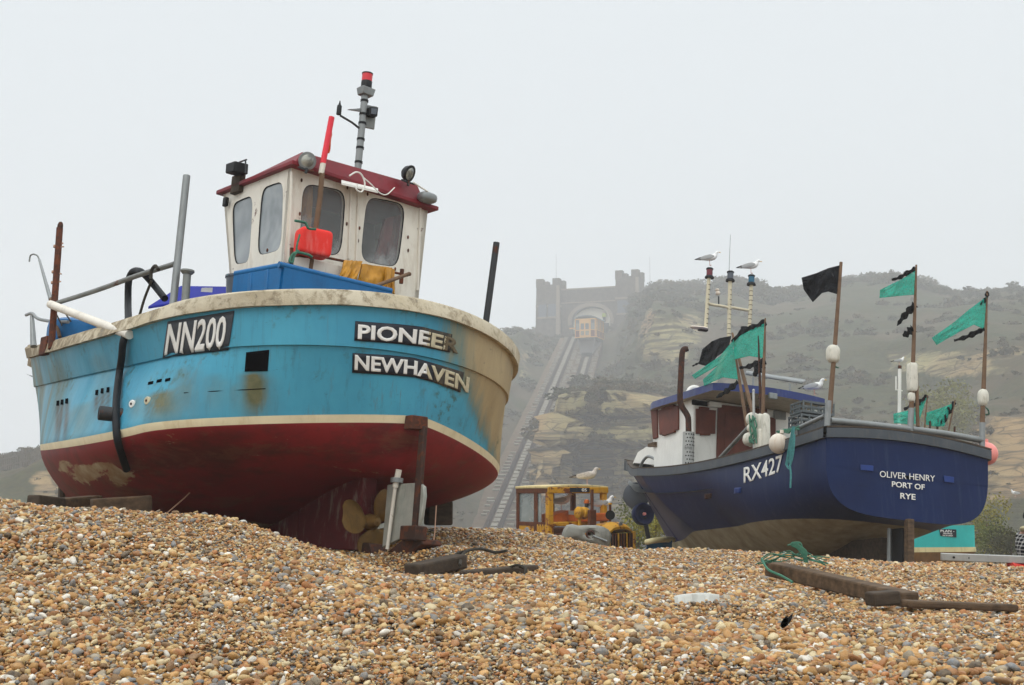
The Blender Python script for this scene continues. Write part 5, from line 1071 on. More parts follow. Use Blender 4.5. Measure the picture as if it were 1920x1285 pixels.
for px_, py_, lm, nm in ((1330, 522, 'lamp_red', 'red'), (1369, 528, 'screen_grey', 'grey'), (1408.5, 535, 'lamp_green', 'green')):
    c = MX(px_, py_); lb = MB().lathe(c, bza, [(0, 0), (.085, 0), (.085, .025), (.065, .05), (0, .05)], 16).obj('lamp_base', M['black'], mst)
    MB().lathe(c + bza * .048, bza, [(0, 0), (.056, 0), (.058, .06), (.056, .12), (0, .12)], 16).obj('lamp_glass', M[lm], lb)
    MB().lathe(c + bza * .165, bza, [(0, 0), (.066, 0), (.068, .02), (.05, .035), (0, .038)], 16).obj('lamp_cap', M['black'], lb)
MB().lathe(MX(1367, 507), bza, [(0, 0), (.006, 0), (.004, .7), (0, .7)], 5).obj('whip_aerial', M['galv'], mst)
gpsd = MB().tube([MX(1347.5, 572), MX(1347.5, 556)], .014, 7).obj('sensor_stem', M['dark_steel'], mst)
MB().ell(MX(1346, 550), bya * .045, bxa * .045, bza * .045, nu=10, nv=8).ell(MX(1345, 544), bya * .04, bxa * .04, bza * .03, nu=10, nv=8).obj('sensor_head', M['buoy_cream'], gpsd)
MB().lathe(MX(1311, 615), bza - bxa * .15, [(0, -.025), (.15, -.018), (.17, 0), (.15, .018), (0, .03)], 20).obj('radar_dome', M['buoy_cream'], mst)
MB().box(MX(1318, 619), bya * .085, bxa * .05, bza * .02).obj('radar_mount', M['dark_steel'], mst, bevel=.008)
MB().lathe(MX(1396, 622), bza, [(0, 0), (.07, 0), (.07, .06), (.075, .06), (.075, .085), (0, .09)], 14).obj('horn', M['black'], mst)
# stern and side rails
SX = lambda px, py: B.hit(px, py, x=.1)
for a, b, nm in (((1551, 803), (1554, 752), 0), ((1706, 818), (1709, 766), 1), ((1841, 840), (1842, 793), 2)):
    MB().tube([SX(*a), SX(*b)], .042, 14).obj('flag_socket', M['galv'], boat2)
for P_ in ([(1557, 789), (1630, 796), (1706, 805)], [(1710, 805), (1776, 814), (1842, 826)]):
    MB().tube([SX(*p) for p in P_], .044, 14).obj('stern_rail', M['galv'], boat2)
SY = lambda px, py: B.hit(px, py, y=1.2)
MB().tube([SY(1490, 806), SY(1546, 780)], .03, 10).tube([SY(1494, 806), SY(1494, 822)], .03, 10).obj('side_rail', M['galv'], boat2)
MB().prism([SY(1494, 808), SY(1546, 786), SY(1546, 800), SY(1494, 818)], -bya * .02).obj('side_board', M['gunwale_grey'], boat2)
# gear on the blue boat
def cratefn(loc, label):
    r = thing('fish_crate', label, 'crate', loc, 'grey crates on the dark blue boat'); 
    c = np.asarray(loc, float); w_, d_, h_ = .27, .2, .2; m_ = MB()
    for s_ in (-1, 1):
        for z_ in (.02, .1, .18): m_.box(c + bya * w_ * s_ + bza * z_, bxa * d_, bya * .012, bza * .016); m_.box(c + bxa * d_ * s_ + bza * z_, bya * w_, bxa * .012, bza * .016)
        for k in np.linspace(-1, 1, 5): m_.box(c + bxa * d_ * s_ + bya * w_ * k + bza * h_ / 2, bya * .012, bxa * .013, bza * h_ / 2)
        for k in (-.5, .5): m_.box(c + bya * w_ * s_ + bxa * d_ * k + bza * h_ / 2, bxa * .012, bya * .013, bza * h_ / 2)
    m_.box(c + bza * .012, bya * w_, bxa * d_, bza * .01); m_.obj('lattice', M['crate_grey'], r, smooth=False); MB().tube([c + bya * .1 - bxa * (d_ + .01) + bza * .15, c - bya * .1 - bxa * (d_ + .01) + bza * .15], .014, 6).obj('handle', M['black'], r); return r
cc = B.hit(1519, 803, x=3.0)
cratefn(cc - bza * .02, 'grey lattice fish crate at the bottom of the pile behind the side rail'); cratefn(cc + bza * .2 - bya * .03, 'grey lattice fish crate on top of the pile under the cabin roof overhang')
c = B.hit(1610, 812, x=.9); tag(MB().ell(c - bza * .1, bya * .72, bxa * .4, bza * .22, 2.6, 26, 12, wob=.25).obj('net_pile', M['plastic_black']), 'black heap of netting behind the stern rail between the first two flag poles', 'net')
tag(MB().ell(B.hit(1460, 832, y=1.42), bxa * .14, bya * .14, bza * .145, nu=26, nv=18).lathe(B.hit(1466, 813, y=1.40), bza, [(0, 0), (.03, .0), (.028, .05), (0, .055)], 10).obj('buoy', M['buoy_cream']), 'round cream buoy hanging over the grey gunwale above the white number', 'buoy')
tag(MB().ell(B.hit(1849, 851, x=.3), bya * .165, bxa * .165, bza * .165, nu=26, nv=18).lathe(B.hit(1849, 851, x=.3) + bza * .15, bza, [(0, 0), (.035, 0), (.03, .06), (0, .06)], 10).obj('buoy', M['buoy_pink']), 'round salmon pink buoy hanging at the right hand corner of the navy stern', 'buoy')
hp = lambda *P, y=1.5: [B.hit(px, py, y=y) for px, py in P]
rp2 = MB()
for k in range(6):
    jx = RNG.uniform(-4, 4); rp2.tube(hp((1488 + jx * .5, 800), (1484 + jx, 830), (1479 + jx, 860), (1475 + jx * .4, 872), (1481, 874 + k), (1485 + jx, 850), (1489 + jx * .5, 815)), .0075, 6, smooth=4)
rp2.tube(hp((1481, 872), (1483, 890), (1482, 915)), .014, 7, smooth=4)
tag(rp2.obj('rope', M['rope_teal']), 'hank of teal rope dangling down the navy hull beside the cream buoy', 'rope')
rp3 = MB()
for k in range(9):
    a = RNG.uniform(-6, 6, (4, 2)); rp3.tube(hp(*[(1462 + i * 11 + a[i, 0], 812 - i * 3 + a[i, 1] * .6) for i in range(4)], y=1.3), .014, 6, smooth=4)
tag(rp3.obj('rope', M['rope_green']), 'green rope tangle lying along the gunwale above the cream buoy', 'rope')
c = B.hit(1411, 788, y=1.25)
for px_, py_, a, b_, lab in ((1411, 786, .10, .10, 'round white float lashed at the top of the pole bundle'), (1411, 803, .085, .07, 'squat white float under the round one in the pole bundle'), (1407, 824, .115, .105, 'mottled white float lowest in the pole bundle by the cabin door')):
    tag(MB().ell(B.hit(px_, py_, y=1.3), bxa * a, bya * a, bza * b_, 2.3, 20, 14).lathe(B.hit(px_, py_, y=1.3) - bza * b_ * 1.1, bza, [(0, 0), (.02, 0), (.02, b_ * .3), (0, b_ * .3)], 8).obj('float', M['float_white']), lab, 'float', 'floats lashed by the cabin door')
for px_, y0_, y1_, lab, wd_ in ((1425, 777, 812, 'slim foam float standing upright left of the taller foam stick', .05), (1435, 776, 842, 'tall foam float standing against the gunwale, right of the pole bundle', .055), (1428, 806, 846, 'broad mottled foam float standing at the foot of the pole bundle', .09)):
    p0, p1 = B.hit(px_, y1_, y=1.3), B.hit(px_, y0_, y=1.3); c = (p0 + p1) / 2
    tag(MB().ell(c, bxa * wd_ * 1.2, bya * wd_, (p1 - p0) / 2, 6, 18, 12, wob=.05).obj('float', M['float_white']), lab, 'float', 'floats lashed by the cabin door')
lash = MB()
for k in range(8):
    a = RNG.uniform(-1, 1, (5, 2)); lash.tube(hp(*[(1412 + a[i, 0] * 7, 782 + i * 12 + a[i, 1] * 4) for i in range(5)], y=1.42), .011, 6, smooth=4)
tag(lash.obj('rope', M['rope_green']), 'dark green lashing wound round the white floats by the cabin door', 'rope')
tag(MB().tube([B.hit(1338, 872, y=1.3), B.hit(1403, 802, y=1.3)], .032, 10).ell(B.hit(1403, 802, y=1.3), bxa * .035, bya * .035, bza * .035, nu=8, nv=6).obj('pipe', M['grey_steel']), 'grey pipe leaning up from the gunwale to the floats in front of the door', 'pipe')
tag(MB().tube([B.hit(1413, 734, y=1.38), B.hit(1414, 848, y=1.38)], .02, 8).ell(B.hit(1413, 733, y=1.38), bxa * .024, bya * .024, bza * .03, nu=8, nv=6).obj('stick', M['alu']), 'pale grey stick standing upright through the lashed floats', 'stick')
# flags: cloth between a pole edge and a fly edge
def cloth(name, mat, top, bot, fn, parent, amp=.05, waves=2.2, seed=0., tear=0, nu=44, nv=22, th=.003):
    qm = quadmap(top, bot); G_ = np.empty((nu, nv, 3)); 
    for i in range(nu):
        for j in range(nv):
            u, v = i / (nu - 1), j / (nv - 1); vv = v
            if tear and u > .45: vv = .5 + (v - .5) * (1 - tear * (u - .45) * (1 + .8 * math.sin(u * 31 + seed)))
            p = fn(*qm(np.array([[u, vv]]))[0]); d = nrm(p - EYE)
            G_[i, j] = p + d * amp * (u ** .7) * (math.sin(waves * 6.28 * u + seed + v * 1.5) + .4 * math.sin(waves * 13 * u + v * 3 + seed) + 1.1 * mnoise.noise(Vector((u * 5 + v * 2, v * 4 - u * 2, seed))) + .5 * mnoise.noise(Vector((u * 11, v * 9 + u * 6, seed))))
    o = MB().grid(G_).obj(name, mat, parent, attrs={}); s_ = o.modifiers.new('thick', 'SOLIDIFY'); s_.thickness = th; s_.offset = 0; return o
def foam(name, px, py, a, b, fn, parent, e=3.):
    t = fn(px, py - 10) - fn(px, py + 10); c = fn(px, py); s_ = np.linalg.norm(t) / 20
    return MB().ell(c, bya * a * s_, bxa * a * s_ * .9, nrm(t) * b * s_, e, 18, 14, wob=.08).obj(name, M['float_white'], parent)
def rag(name, pts, wds, fn, parent, mat='plastic_black', seed=0):
    P = np.array(pts, float); P = spline(P, 9)[:, :2]; w_ = np.interp(np.linspace(0, 1, len(P)), np.linspace(0, 1, len(wds)), wds); T = np.gradient(P, axis=0); N_ = np.stack([-T[:, 1], T[:, 0]], -1); N_ /= np.linalg.norm(N_, axis=1)[:, None]
    jag = np.array([1 + .3 * math.sin(i * .8 + seed) + .35 * mnoise.noise(Vector((i * .45, seed * 3.1, 0))) for i in range(len(P))]); G_ = []
    for i in range(len(P)):
        G_.append([fn(*(P[i] + N_[i] * w_[i] * k * (jag[i] if k else 1))) + nrm(ray(*P[i])) * .03 * math.sin(i * 1.1 + k * 2 + seed) for k in (-1, -.4, 0, .4, 1)])
    o = MB().grid(np.array(G_)).obj(name, M[mat], parent, attrs={}); s_ = o.modifiers.new('thick', 'SOLIDIFY'); s_.thickness = .004; s_.offset = 0; return o
FG = 'flag buoys on the dark blue boat'
d1 = thing('dan_buoy', 'marker pole with one large black flag and a white float at the stern corner', 'flag buoy', SX(1555, 775), FG)
MB().tube([SX(1555, 775), SX(1566, 640), SX(1577, 492)], [.036, .03, .022], 10).obj('pole', M['wood_pole'], d1)
foam('float', 1562, 664, 12, 16.5, SX, d1)
cloth('flag', M['flag_black'], [(1577, 497), (1553, 503), (1532, 512), (1503, 521)], [(1570, 552), (1553, 547), (1541, 550), (1524, 567), (1507, 543)], SX, d1, .07, 1.3, .6)
rag('cord', [(1562, 681), (1567, 688), (1572, 690)], [1.2, 1.2, 1], SX, d1, 'rope_green')
d2 = thing('dan_buoy', 'marker pole at mid stern with small green flag and black rags above tall foam block', 'flag buoy', SX(1707, 800), FG)
MB().tube([SX(1708, 795), SX(1713, 650), SX(1718, 497)], [.036, .028, .014], 10).obj('pole', M['wood_pole'], d2)
foam('float', 1710.5, 708, 8.5, 27, SX, d2, 6); foam('float', 1709, 745, 6.5, 9, SX, d2)
cloth('flag', M['net_green'], [(1718, 507), (1690, 524), (1650, 544)], [(1715, 553), (1690, 555), (1649, 559)], SX, d2, .05, 1., 1.)
rag('rag', [(1717, 505), (1700, 513), (1686, 521), (1672, 525)], [5, 4, 3, 2], SX, d2, seed=1); rag('rag', [(1716, 571), (1703, 585), (1692, 597), (1682, 611)], [7, 6, 5, 1], SX, d2, seed=2); rag('rag', [(1713, 616), (1704, 624), (1693, 630)], [9, 7, 3], SX, d2, seed=3)
tubeobj('second_pole', M['wood_pole'], [SX(1718, 700), SX(1721, 800)], .026, d2)
d3 = thing('dan_buoy', 'marker pole at right corner of the stern with long drooping green net flag', 'flag buoy', SX(1841, 815), FG)
MB().tube([SX(1841, 812), SX(1846, 680), SX(1851, 546)], [.036, .028, .012], 10).obj('pole', M['wood_pole'], d3)
foam('float', 1843, 746, 9.5, 16, SX, d3, 2.6)
cloth('flag', M['net_green'], [(1850, 556), (1818, 580), (1788, 605), (1747, 634)], [(1845, 618), (1826, 609), (1800, 622), (1756, 647)], SX, d3, .05, 1., 2.)
rag('rag', [(1846, 617), (1830, 624), (1812, 632), (1789, 639)], [4, 5, 4, 2], SX, d3, seed=4); rag('rag', [(1851, 548), (1849, 560), (1838, 571)], [3, 4, 2], SX, d3, seed=5)
rag('cord', [(1844, 762), (1852, 768), (1854, 776), (1848, 778)], [1.2, 1.2, 1.2, 1], SX, d3, 'rope_green')
MY = lambda px, py: B.hit(px, py, y=1.25)
d4 = thing('dan_buoy', 'tall thin pole by the cabin with wide green net flag topped by black strips', 'flag buoy', MY(1430, 810), FG)
MB().tube([MY(1430, 812), MY(1432, 700), MY(1435, 597)], [.03, .026, .012], 10).obj('pole', M['wood_pole'], d4)
cloth('flag', M['net_green'], [(1434, 606), (1410, 618), (1374, 637)], [(1431, 672), (1405, 668), (1378, 674)], MY, d4, .06, 1., .5)
cloth('flag_tail', M['net_green'], [(1376, 637), (1350, 668), (1297, 704)], [(1374, 660), (1352, 682), (1303, 711)], MY, d4, .04, 1.2, 1.5)
rag('rag', [(1436, 604), (1415, 613), (1393, 622), (1372, 641)], [6, 5, 5, 2], MY, d4, seed=6); rag('rag', [(1435, 676), (1418, 682), (1402, 688), (1386, 690)], [6, 5, 4, 2], MY, d4, seed=7); rag('rag', [(1430, 684), (1420, 694), (1414, 706)], [6, 7, 2], MY, d4, seed=8)
MZ = lambda px, py: B.hit(px, py, y=1.1)
d5 = thing('dan_buoy', 'slanting bamboo pole before the cabin with crumpled black flag above a green net', 'flag buoy', MZ(1417, 800), FG)
MB().tube([MZ(1418, 800), MZ(1395, 710), MZ(1373, 625)], [.034, .03, .018], 10).obj('pole', M['wood_pole'], d5)
cloth('flag', M['flag_black'], [(1371, 630), (1350, 634), (1335, 640), (1317, 655)], [(1366, 655), (1345, 668), (1330, 688), (1310, 683)], MZ, d5, .07, 1.6, .3)
cloth('net_flag', M['net_green'], [(1378, 652), (1352, 680), (1318, 712)], [(1384, 712), (1355, 708), (1320, 724)], MZ, d5, .05, 1., 2.)
rag('rag', [(1384, 716), (1370, 728), (1356, 738), (1343, 746)], [4, 5, 4, 2], MZ, d5, seed=9); rag('rag', [(1312, 680), (1304, 684), (1298, 687)], [2, 1.5, 1], MZ, d5, seed=2)
d6 = thing('dan_buoy', 'bare wooden pole slanting left of the lashed floats without any flag', 'flag buoy', MZ(1401, 800), FG)
MB().tube([MZ(1401, 800), MZ(1390, 735), MZ(1380, 672)], [.03, .026, .018], 10).obj('pole', M['wood_pole'], d6); rag('cord', [(1399, 790), (1403, 796), (1400, 803)], [1.5, 1.5, 1], MZ, d6, 'rope_green')
tag(MB().tube([MY(1428, 810), MY(1425, 720), MY(1422, 630)], [.026, .022, .012], 9).lathe(MY(1425, 745), bza, [(0, -.02), (.03, -.02), (.03, .02), (0, .02)], 8).obj('pole', M['rust_dark']), 'thin dark pole just left of the tallest flag pole by the cabin', 'pole')
# ------------------------------------------------------------------ rope, timbers and litter on the shingle, right
tA = timber(1447, 1066, 1708, 1127, 9.5, 8.1, .13, .105, M['wood_brown'], 'long weathered timber baulk with green rope at its upper end, sloping down right')
timber(1630, 1124, 1680, 1120, 7.95, 8.0, .12, .085, M['wood_dark'], 'short dark timber stub in front of the long baulk')
timber(1696, 1132, 1900, 1140, 7.9, 8.1, .12, .045, M['wood_brown'], 'long flat plank lying half buried at the right')
rg_ = MB(); gp = lambda px, py, Y: at(px, py, Y)
for k in range(7):
    a = RNG.uniform(-1, 1, (6, 2)); rg_.tube([at(1425 + i * 25 + a[i, 0] * 8, 1050 - 8 * math.sin(i * .7) + a[i, 1] * 9, 9.3 - i * .05) for i in range(6)], .0042, 6, smooth=5)
for k in range(14):
    a = RNG.uniform(-1, 1, (4, 2)); rg_.tube([at(1512 + a[0, 0] * 4, 1055, 9.1), at(1506 + a[1, 0] * 6, 1035 + a[1, 1] * 3, 9.1), at(1492 + a[2, 0] * 9, 1022 + a[2, 1] * 4, 9.1), at(1486 + a[3, 0] * 12, 1022 + a[3, 1] * 6, 9.1)], .006, 6, smooth=4)
rg_.tube([at(1428, 1048, 9.2), at(1440, 1068, 9.), at(1465, 1080, 8.9), at(1486, 1092, 8.8)], .009, 6, smooth=5)
tag(rg_.obj('rope', M['rope_green']), 'tangle of frayed green rope over the upper end of the long baulk', 'rope')
gd_ = lambda px, py, up: ground_hit(px, py) + np.array([0, 0, up])
Ge = [gd_(1266 + 84 * u, 1136 - 4 * u, .0) for u in np.linspace(0, 1, 14)]
G_ = np.array([[p + np.array([0, .03 * v + .012 * math.sin(i * .9) * v, .046 * v + .012 * math.sin(i * .25) * v]) for v in np.linspace(0, 1, 5)] for i, p in enumerate(Ge)])
tag(MB().slab(G_, np.array([0, .01, .004])).obj('plastic_strip', M['white_sheet']), 'translucent white plastic strip lying on the open shingle left of the baulk', 'plastic')
fe = MB()
for a, b_ in (((1462, 1182), (1482, 1158)), ((1468, 1184), (1478, 1164)), ((1463, 1183), (1470, 1165))):
    p0 = gd_(1466, 1183, .0); p1 = p0 + (at(*b_, 6.75) - at(*a, 6.75)) + np.array([0, 0, .02]); fe.slab(np.array([[p0 * (1 - t) + p1 * t + np.array([.014 * math.sin(t * 3.14) * s_ , 0, 0]) for s_ in (-1, 0, 1)] for t in np.linspace(0, 1, 7)]), np.array([0, .006, 0]))
tag(fe.obj('feather', M['black']), 'small black feather standing in the shingle at the lower right', 'feather')
G_ = np.array([[gd_(1903 + 75 * u, 1068, .0) + np.array([0, .2 * (1 - v), .05 * (1 - v) * math.sin(.4 + u * 2.5)]) + np.array([0, 0, .03 * mnoise.noise(Vector((u * 6, v * 3, 1)))]) for v in np.linspace(0, 1, 7)] for u in np.linspace(0, 1, 16)])
tag(MB().slab(G_, np.array([0, .02, .05])).obj('red_cloth', M['red_cloth']), 'crumpled red cloth on the shingle at the right edge', 'cloth')
bmq = thing('metal_beam', 'pale grey metal beam with bolt holes lying across the shingle crest at right', 'beam', at(1765, 1046, 14.6))
MB().bar(at(1764, 1044, 13.3), at(2010, 1053, 13.0), .1, .075).obj('beam', M['alu'], bmq, bevel=.006)
for px_ in (1788, 1817, 1846, 1876, 1906): MB().lathe(at(px_, 1044.5 + (px_ - 1764) * .036, 13.2), (0, -1, 0), [(0, 0), (.012, 0), (.012, .014), (0, .014)], 10).obj('bolt', M['black'], bmq)
# ------------------------------------------------------------------ rusty yellow tractor
Tn = Frame([(1030 - 960) / FPX * 26, 26, 0], R(-58), 0, 0); tx, ty, tz = Tn.ax()
tr = thing('tractor', 'rusty yellow crawler tractor with an open cab and number plate 05 sunk behind the shingle', 'tractor', Tn.w(0, .7, -1.1))
TF = lambda px, py, x=0.: Tn.hit(px, py, x=x)
TS = lambda px, py, y=0.: Tn.hit(px, py, y=y)
cp_ = MB()
for (a, b) in (((0, 0), (0, 1.36)), ((-1.12, 0), (-1.12, 1.36))): pass
roofg = []
for x_ in np.linspace(-1.22, .04, 6):
    roofg.append([Tn.w(x_, y_, 1.03 + .055 * math.cos((y_ - .68) / .75 * 1.2) - .012 * (x_ + .6) ** 2) for y_ in np.linspace(-.06, 1.44, 12)])
rf_ = MB().slab(np.array(roofg), (0, 0, -.05)).obj('cab_roof', M['tractor_pale'], tr, bevel=.012)
MB().hexa([Tn.w(.0, -.06, .90), Tn.w(.045, -.06, .90), Tn.w(.045, 1.44, .90), Tn.w(.0, 1.44, .90), Tn.w(.0, -.06, 1.03), Tn.w(.045, -.06, 1.03), Tn.w(.045, 1.44, 1.03), Tn.w(.0, 1.44, 1.03)]).obj('cab_front_header', M['tractor_yellow'], tr, bevel=.015)
MB().lbox(Tn, -1.2, 0, -.05, -.01, .9, 1.0).obj('cab_side_header', M['tractor_rust'], tr, bevel=.01)
for x0, x1, y0, y1, mm in ((-.09, .03, -.05, .08, 'tractor_yellow'), (-.09, .03, 1.30, 1.42, 'tractor_yellow'), (-.52, -.40, -.05, .02, 'tractor_rust'), (-1.2, -1.1, -.05, .05, 'tractor_rust'), (-1.2, -1.1, 1.32, 1.42, 'tractor_rust'), (-1.2, -1.12, .74, .88, 'tractor_rust')):
    MB().lbox(Tn, x0, x1, y0, y1, -.5, .95).obj('cab_post', M[mm], tr, bevel=.02)
pn = np.array([TS(*p, y=-.03) for p in [(982, 935), (1000, 932), (1001, 976), (983, 978)]]); 
MB().lbox(Tn, -1.2, -.03, -.04, 0, .24, .32).obj('window_sill', M['tractor_rust'], tr, bevel=.008)
MB().lbox(Tn, -1.19, -.45, -.03, .01, -1.1, .25).obj('side_panel', M['tractor_yellow'], tr, bevel=.01)
for k in range(4): MB().lbox(Tn, -.42 + k * .095, -.35 + k * .095, -.045, .0, -1.1, .28).obj('panel_rib', M['tractor_yellow'], tr, bevel=.02)
MB().lbox(Tn, -1.1, -.52, -.022, -.012, .32, .9).obj('side_window', M['glass_dirty'], tr, smooth=False)
MB().lbox(Tn, -.40, -.28, -.022, -.012, .32, .9).obj('side_window', M['glass_dirty'], tr, smooth=False)
MB().lbox(Tn, -.02, .03, .05, .95, .24, .33).obj('front_sill', M['tractor_yellow'], tr, bevel=.02)
MB().lbox(Tn, -.02, .02, .07, .55, -1.1, .1).obj('front_panel', M['tractor_rust'], tr, bevel=.01)
MB().lbox(Tn, -.9, -.1, .1, 1.3, -.9, .2).obj('cab_floor', M['tractor_rust'], tr, bevel=.02)
pl_ = [Tn.w(.05, y_, z_) for y_, z_ in ((.46, .925), (.95, .925), (.95, 1.015), (.46, 1.015))]
npl = MB().prism(pl_, tx * .008).obj('number_plate', M['plate_black'], tr)
O = Tn.w(.06, .75, .937); flat_text('plate_numbers', M['white_letter'], '05', O, ty * .125, tz * .066, .001, npl, .02)
O = Tn.w(.06, .62, .937); flat_text('plate_letter', M['plate_grey'], 'E', O, ty * .035, tz * .066, .001, npl, 0)
# orange dashboard and seat tank
MB().hexa([Tn.w(-.75, .2, .3), Tn.w(-.3, .2, .3), Tn.w(-.3, .75, .3), Tn.w(-.75, .75, .3), Tn.w(-.7, .25, .48), Tn.w(-.35, .25, .42), Tn.w(-.35, .75, .56), Tn.w(-.7, .75, .56)]).obj('seat_box', M['tractor_orange'], tr, bevel=.03)
MB().lbox(Tn, -.2, .1, .95, 1.42, .33, .5).obj('side_tank', M['tractor_orange'], tr, bevel=.03)
MB().lbox(Tn, -.3, .15, .62, .95, .33, .55).obj('dashboard', M['tractor_orange'], tr, bevel=.02)
MB().prism([TF(1066, 958, .17), TF(1078, 958, .17), TF(1078, 966, .17), TF(1066, 965, .17)], tx * .01).obj('dial', M['alu'], tr)
c0 = TF(1080, 961, .5); c1 = TF(1106, 964, .5)
ac = MB().lathe(c0, c1 - c0, [(0, 0), (.09, .01), (.12, .04), (.12, .1), (.105, .12), (.105, .14), (.125, .16), (.125, .24), (.11, .27), (.08, .28), (0, .28)], 20).obj('air_cleaner', M['tractor_yellow'], tr)
MB().lathe(TF(1100, 952, .5), tz, [(0, 0), (.04, 0), (.04, .1), (0, .1)], 14).obj('cleaner_neck', M['dark_steel'], ac)
MB().lathe(TF(1100, 944, .5), tz, [(0, 0), (.055, 0), (.06, .03), (.045, .07), (0, .08)], 14).obj('cleaner_cap', M['tractor_orange'], ac)
MB().lbox(Tn, .47, .53, .36, .4, -.1, .4).obj('cleaner_leg', M['tractor_yellow'], ac)
c = TF(1110, 982, .75); MB().box(c + tz * .12, ty * .075, tx * .05, tz * .15).obj('exhaust_box', M['tractor_rust'], tr, bevel=.01)
MB().tube([TF(1110, 958, .7), TF(1110, 918, .7)], .034, 12).obj('exhaust_pipe', M['tractor_rust'], tr)
# bonnet and grille
bon = []
for x_ in (0.05, .35, .7, 1.0, 1.17, 1.26):
    rr_ = .0 if x_ < 1.1 else (.03 if x_ < 1.2 else .09); zt = .24 + .10 * min(1, x_ / 1.0) - rr_
    bon.append([Tn.w(x_, .85 + .33 * sx, zt - .16 * abs(sx) ** 3.2) for sx in np.linspace(-1, 1, 15)])
MB().slab(np.array(bon), (0, 0, -.05)).obj('bonnet', M['tractor_yellow'], tr)
MB().lbox(Tn, .1, 1.2, .54, 1.16, -1.0, .1).obj('engine_block', M['tractor_rust'], tr, bevel=.02)
gr = MB().lbox(Tn, 1.2, 1.24, .55, 1.15, -1.0, .12).obj('grille', M['void'], tr)
for k in range(9):
    y_ = .575 + k * .069; MB().lbox(Tn, 1.235, 1.27, y_ - .013, y_ + .013, -.95, .12).obj('grille_bar', M['tractor_rust'] if k % 3 else M['tractor_yellow'], gr, bevel=.006)
for y_ in (.54, 1.16): MB().lbox(Tn, 1.18, 1.285, y_ - .035, y_ + .035, -1.0, .16).obj('grille_post', M['tractor_yellow'], gr, bevel=.02)
MB().lathe(TF(1163, 982, 1.27), tx, [(0, 0), (.04, 0), (.04, .02), (0, .02)], 16).obj('badge', M['alu'], tr)
hl = MB().lathe(TF(1144, 966, .9), tx * .9 - ty * .5, [(0, -.06), (.06, -.05), (.095, 0), (.095, .03), (0, .035)], 18).obj('headlight', M['black'], tr)
MB().tube([TF(1144, 978, .9), TF(1144, 945, .9)], .026, 10).obj('headlight_stalk', M['rusty'], tr)
MB().lathe(TF(1144, 946, .9), tz, [(0, 0), (.045, 0), (.03, .03), (0, .03)], 10).obj('stalk_cap', M['tractor_yellow'], tr)
for y0, y1 in ((.1, .4), (1.3, 1.6)): MB().lbox(Tn, -1.1, 1.1, y0, y1, -1.35, -.6).obj('track', M['tractor_rust'], tr, bevel=.15)
# dented grey tank in front of it
poly = [(1051, 1011), (1056, 994), (1062, 985), (1073, 983), (1084, 986), (1098, 985), (1118, 985), (1132, 988), (1142, 994), (1147, 1004), (1144, 1020), (1139, 1031), (1120, 1026), (1098, 1018), (1078, 1013)]
cen = np.mean(poly, 0); rings = []
for f, dz in ((1, .30), (1.0, .12), (.97, .04), (.88, 0), (.7, -.02), (.5, -.03), (.3, -.03), (.12, -.03)):
    row = []
    for k in range(60):
        t = k / 60 * len(poly); i = int(t); q = np.array(poly[i]) * (1 - t + i) + np.array(poly[(i + 1) % len(poly)]) * (t - i); q = cen + (q - cen) * f
        p = at(q[0], q[1], 21 + dz); dn_ = .05 * mnoise.noise(Vector(p * 4)) + .08 * math.exp(-((q[0] - 1108) / 9) ** 2 - ((q[1] - 1000) / 7) ** 2) + .05 * math.exp(-((q[0] - 1075) / 14) ** 2); row.append(p + np.array([0, dn_, 0]))
    row.append(row[0]); rings.append(row)
tank = MB().grid(np.array(rings)).obj('fuel_tank', M['grey_tank'], None); tag(tank, 'crumpled grey tank with a round filler hole lying against the yellow tractor', 'tank')
c = at(1107, 1003, 21.0); MB().lathe(c, (0, -1, 0), [(.075, -.06), (.08, .01), (.06, .03), (.045, .02), (.045, -.05), (0, -.05)], 18).obj('filler_ring', M['rust_dark'], tank)
MB().tube([at(1112, 1005, 20.96), at(1138, 1015, 20.95)], .018, 8).obj('seam_rib', M['galv'], tank)
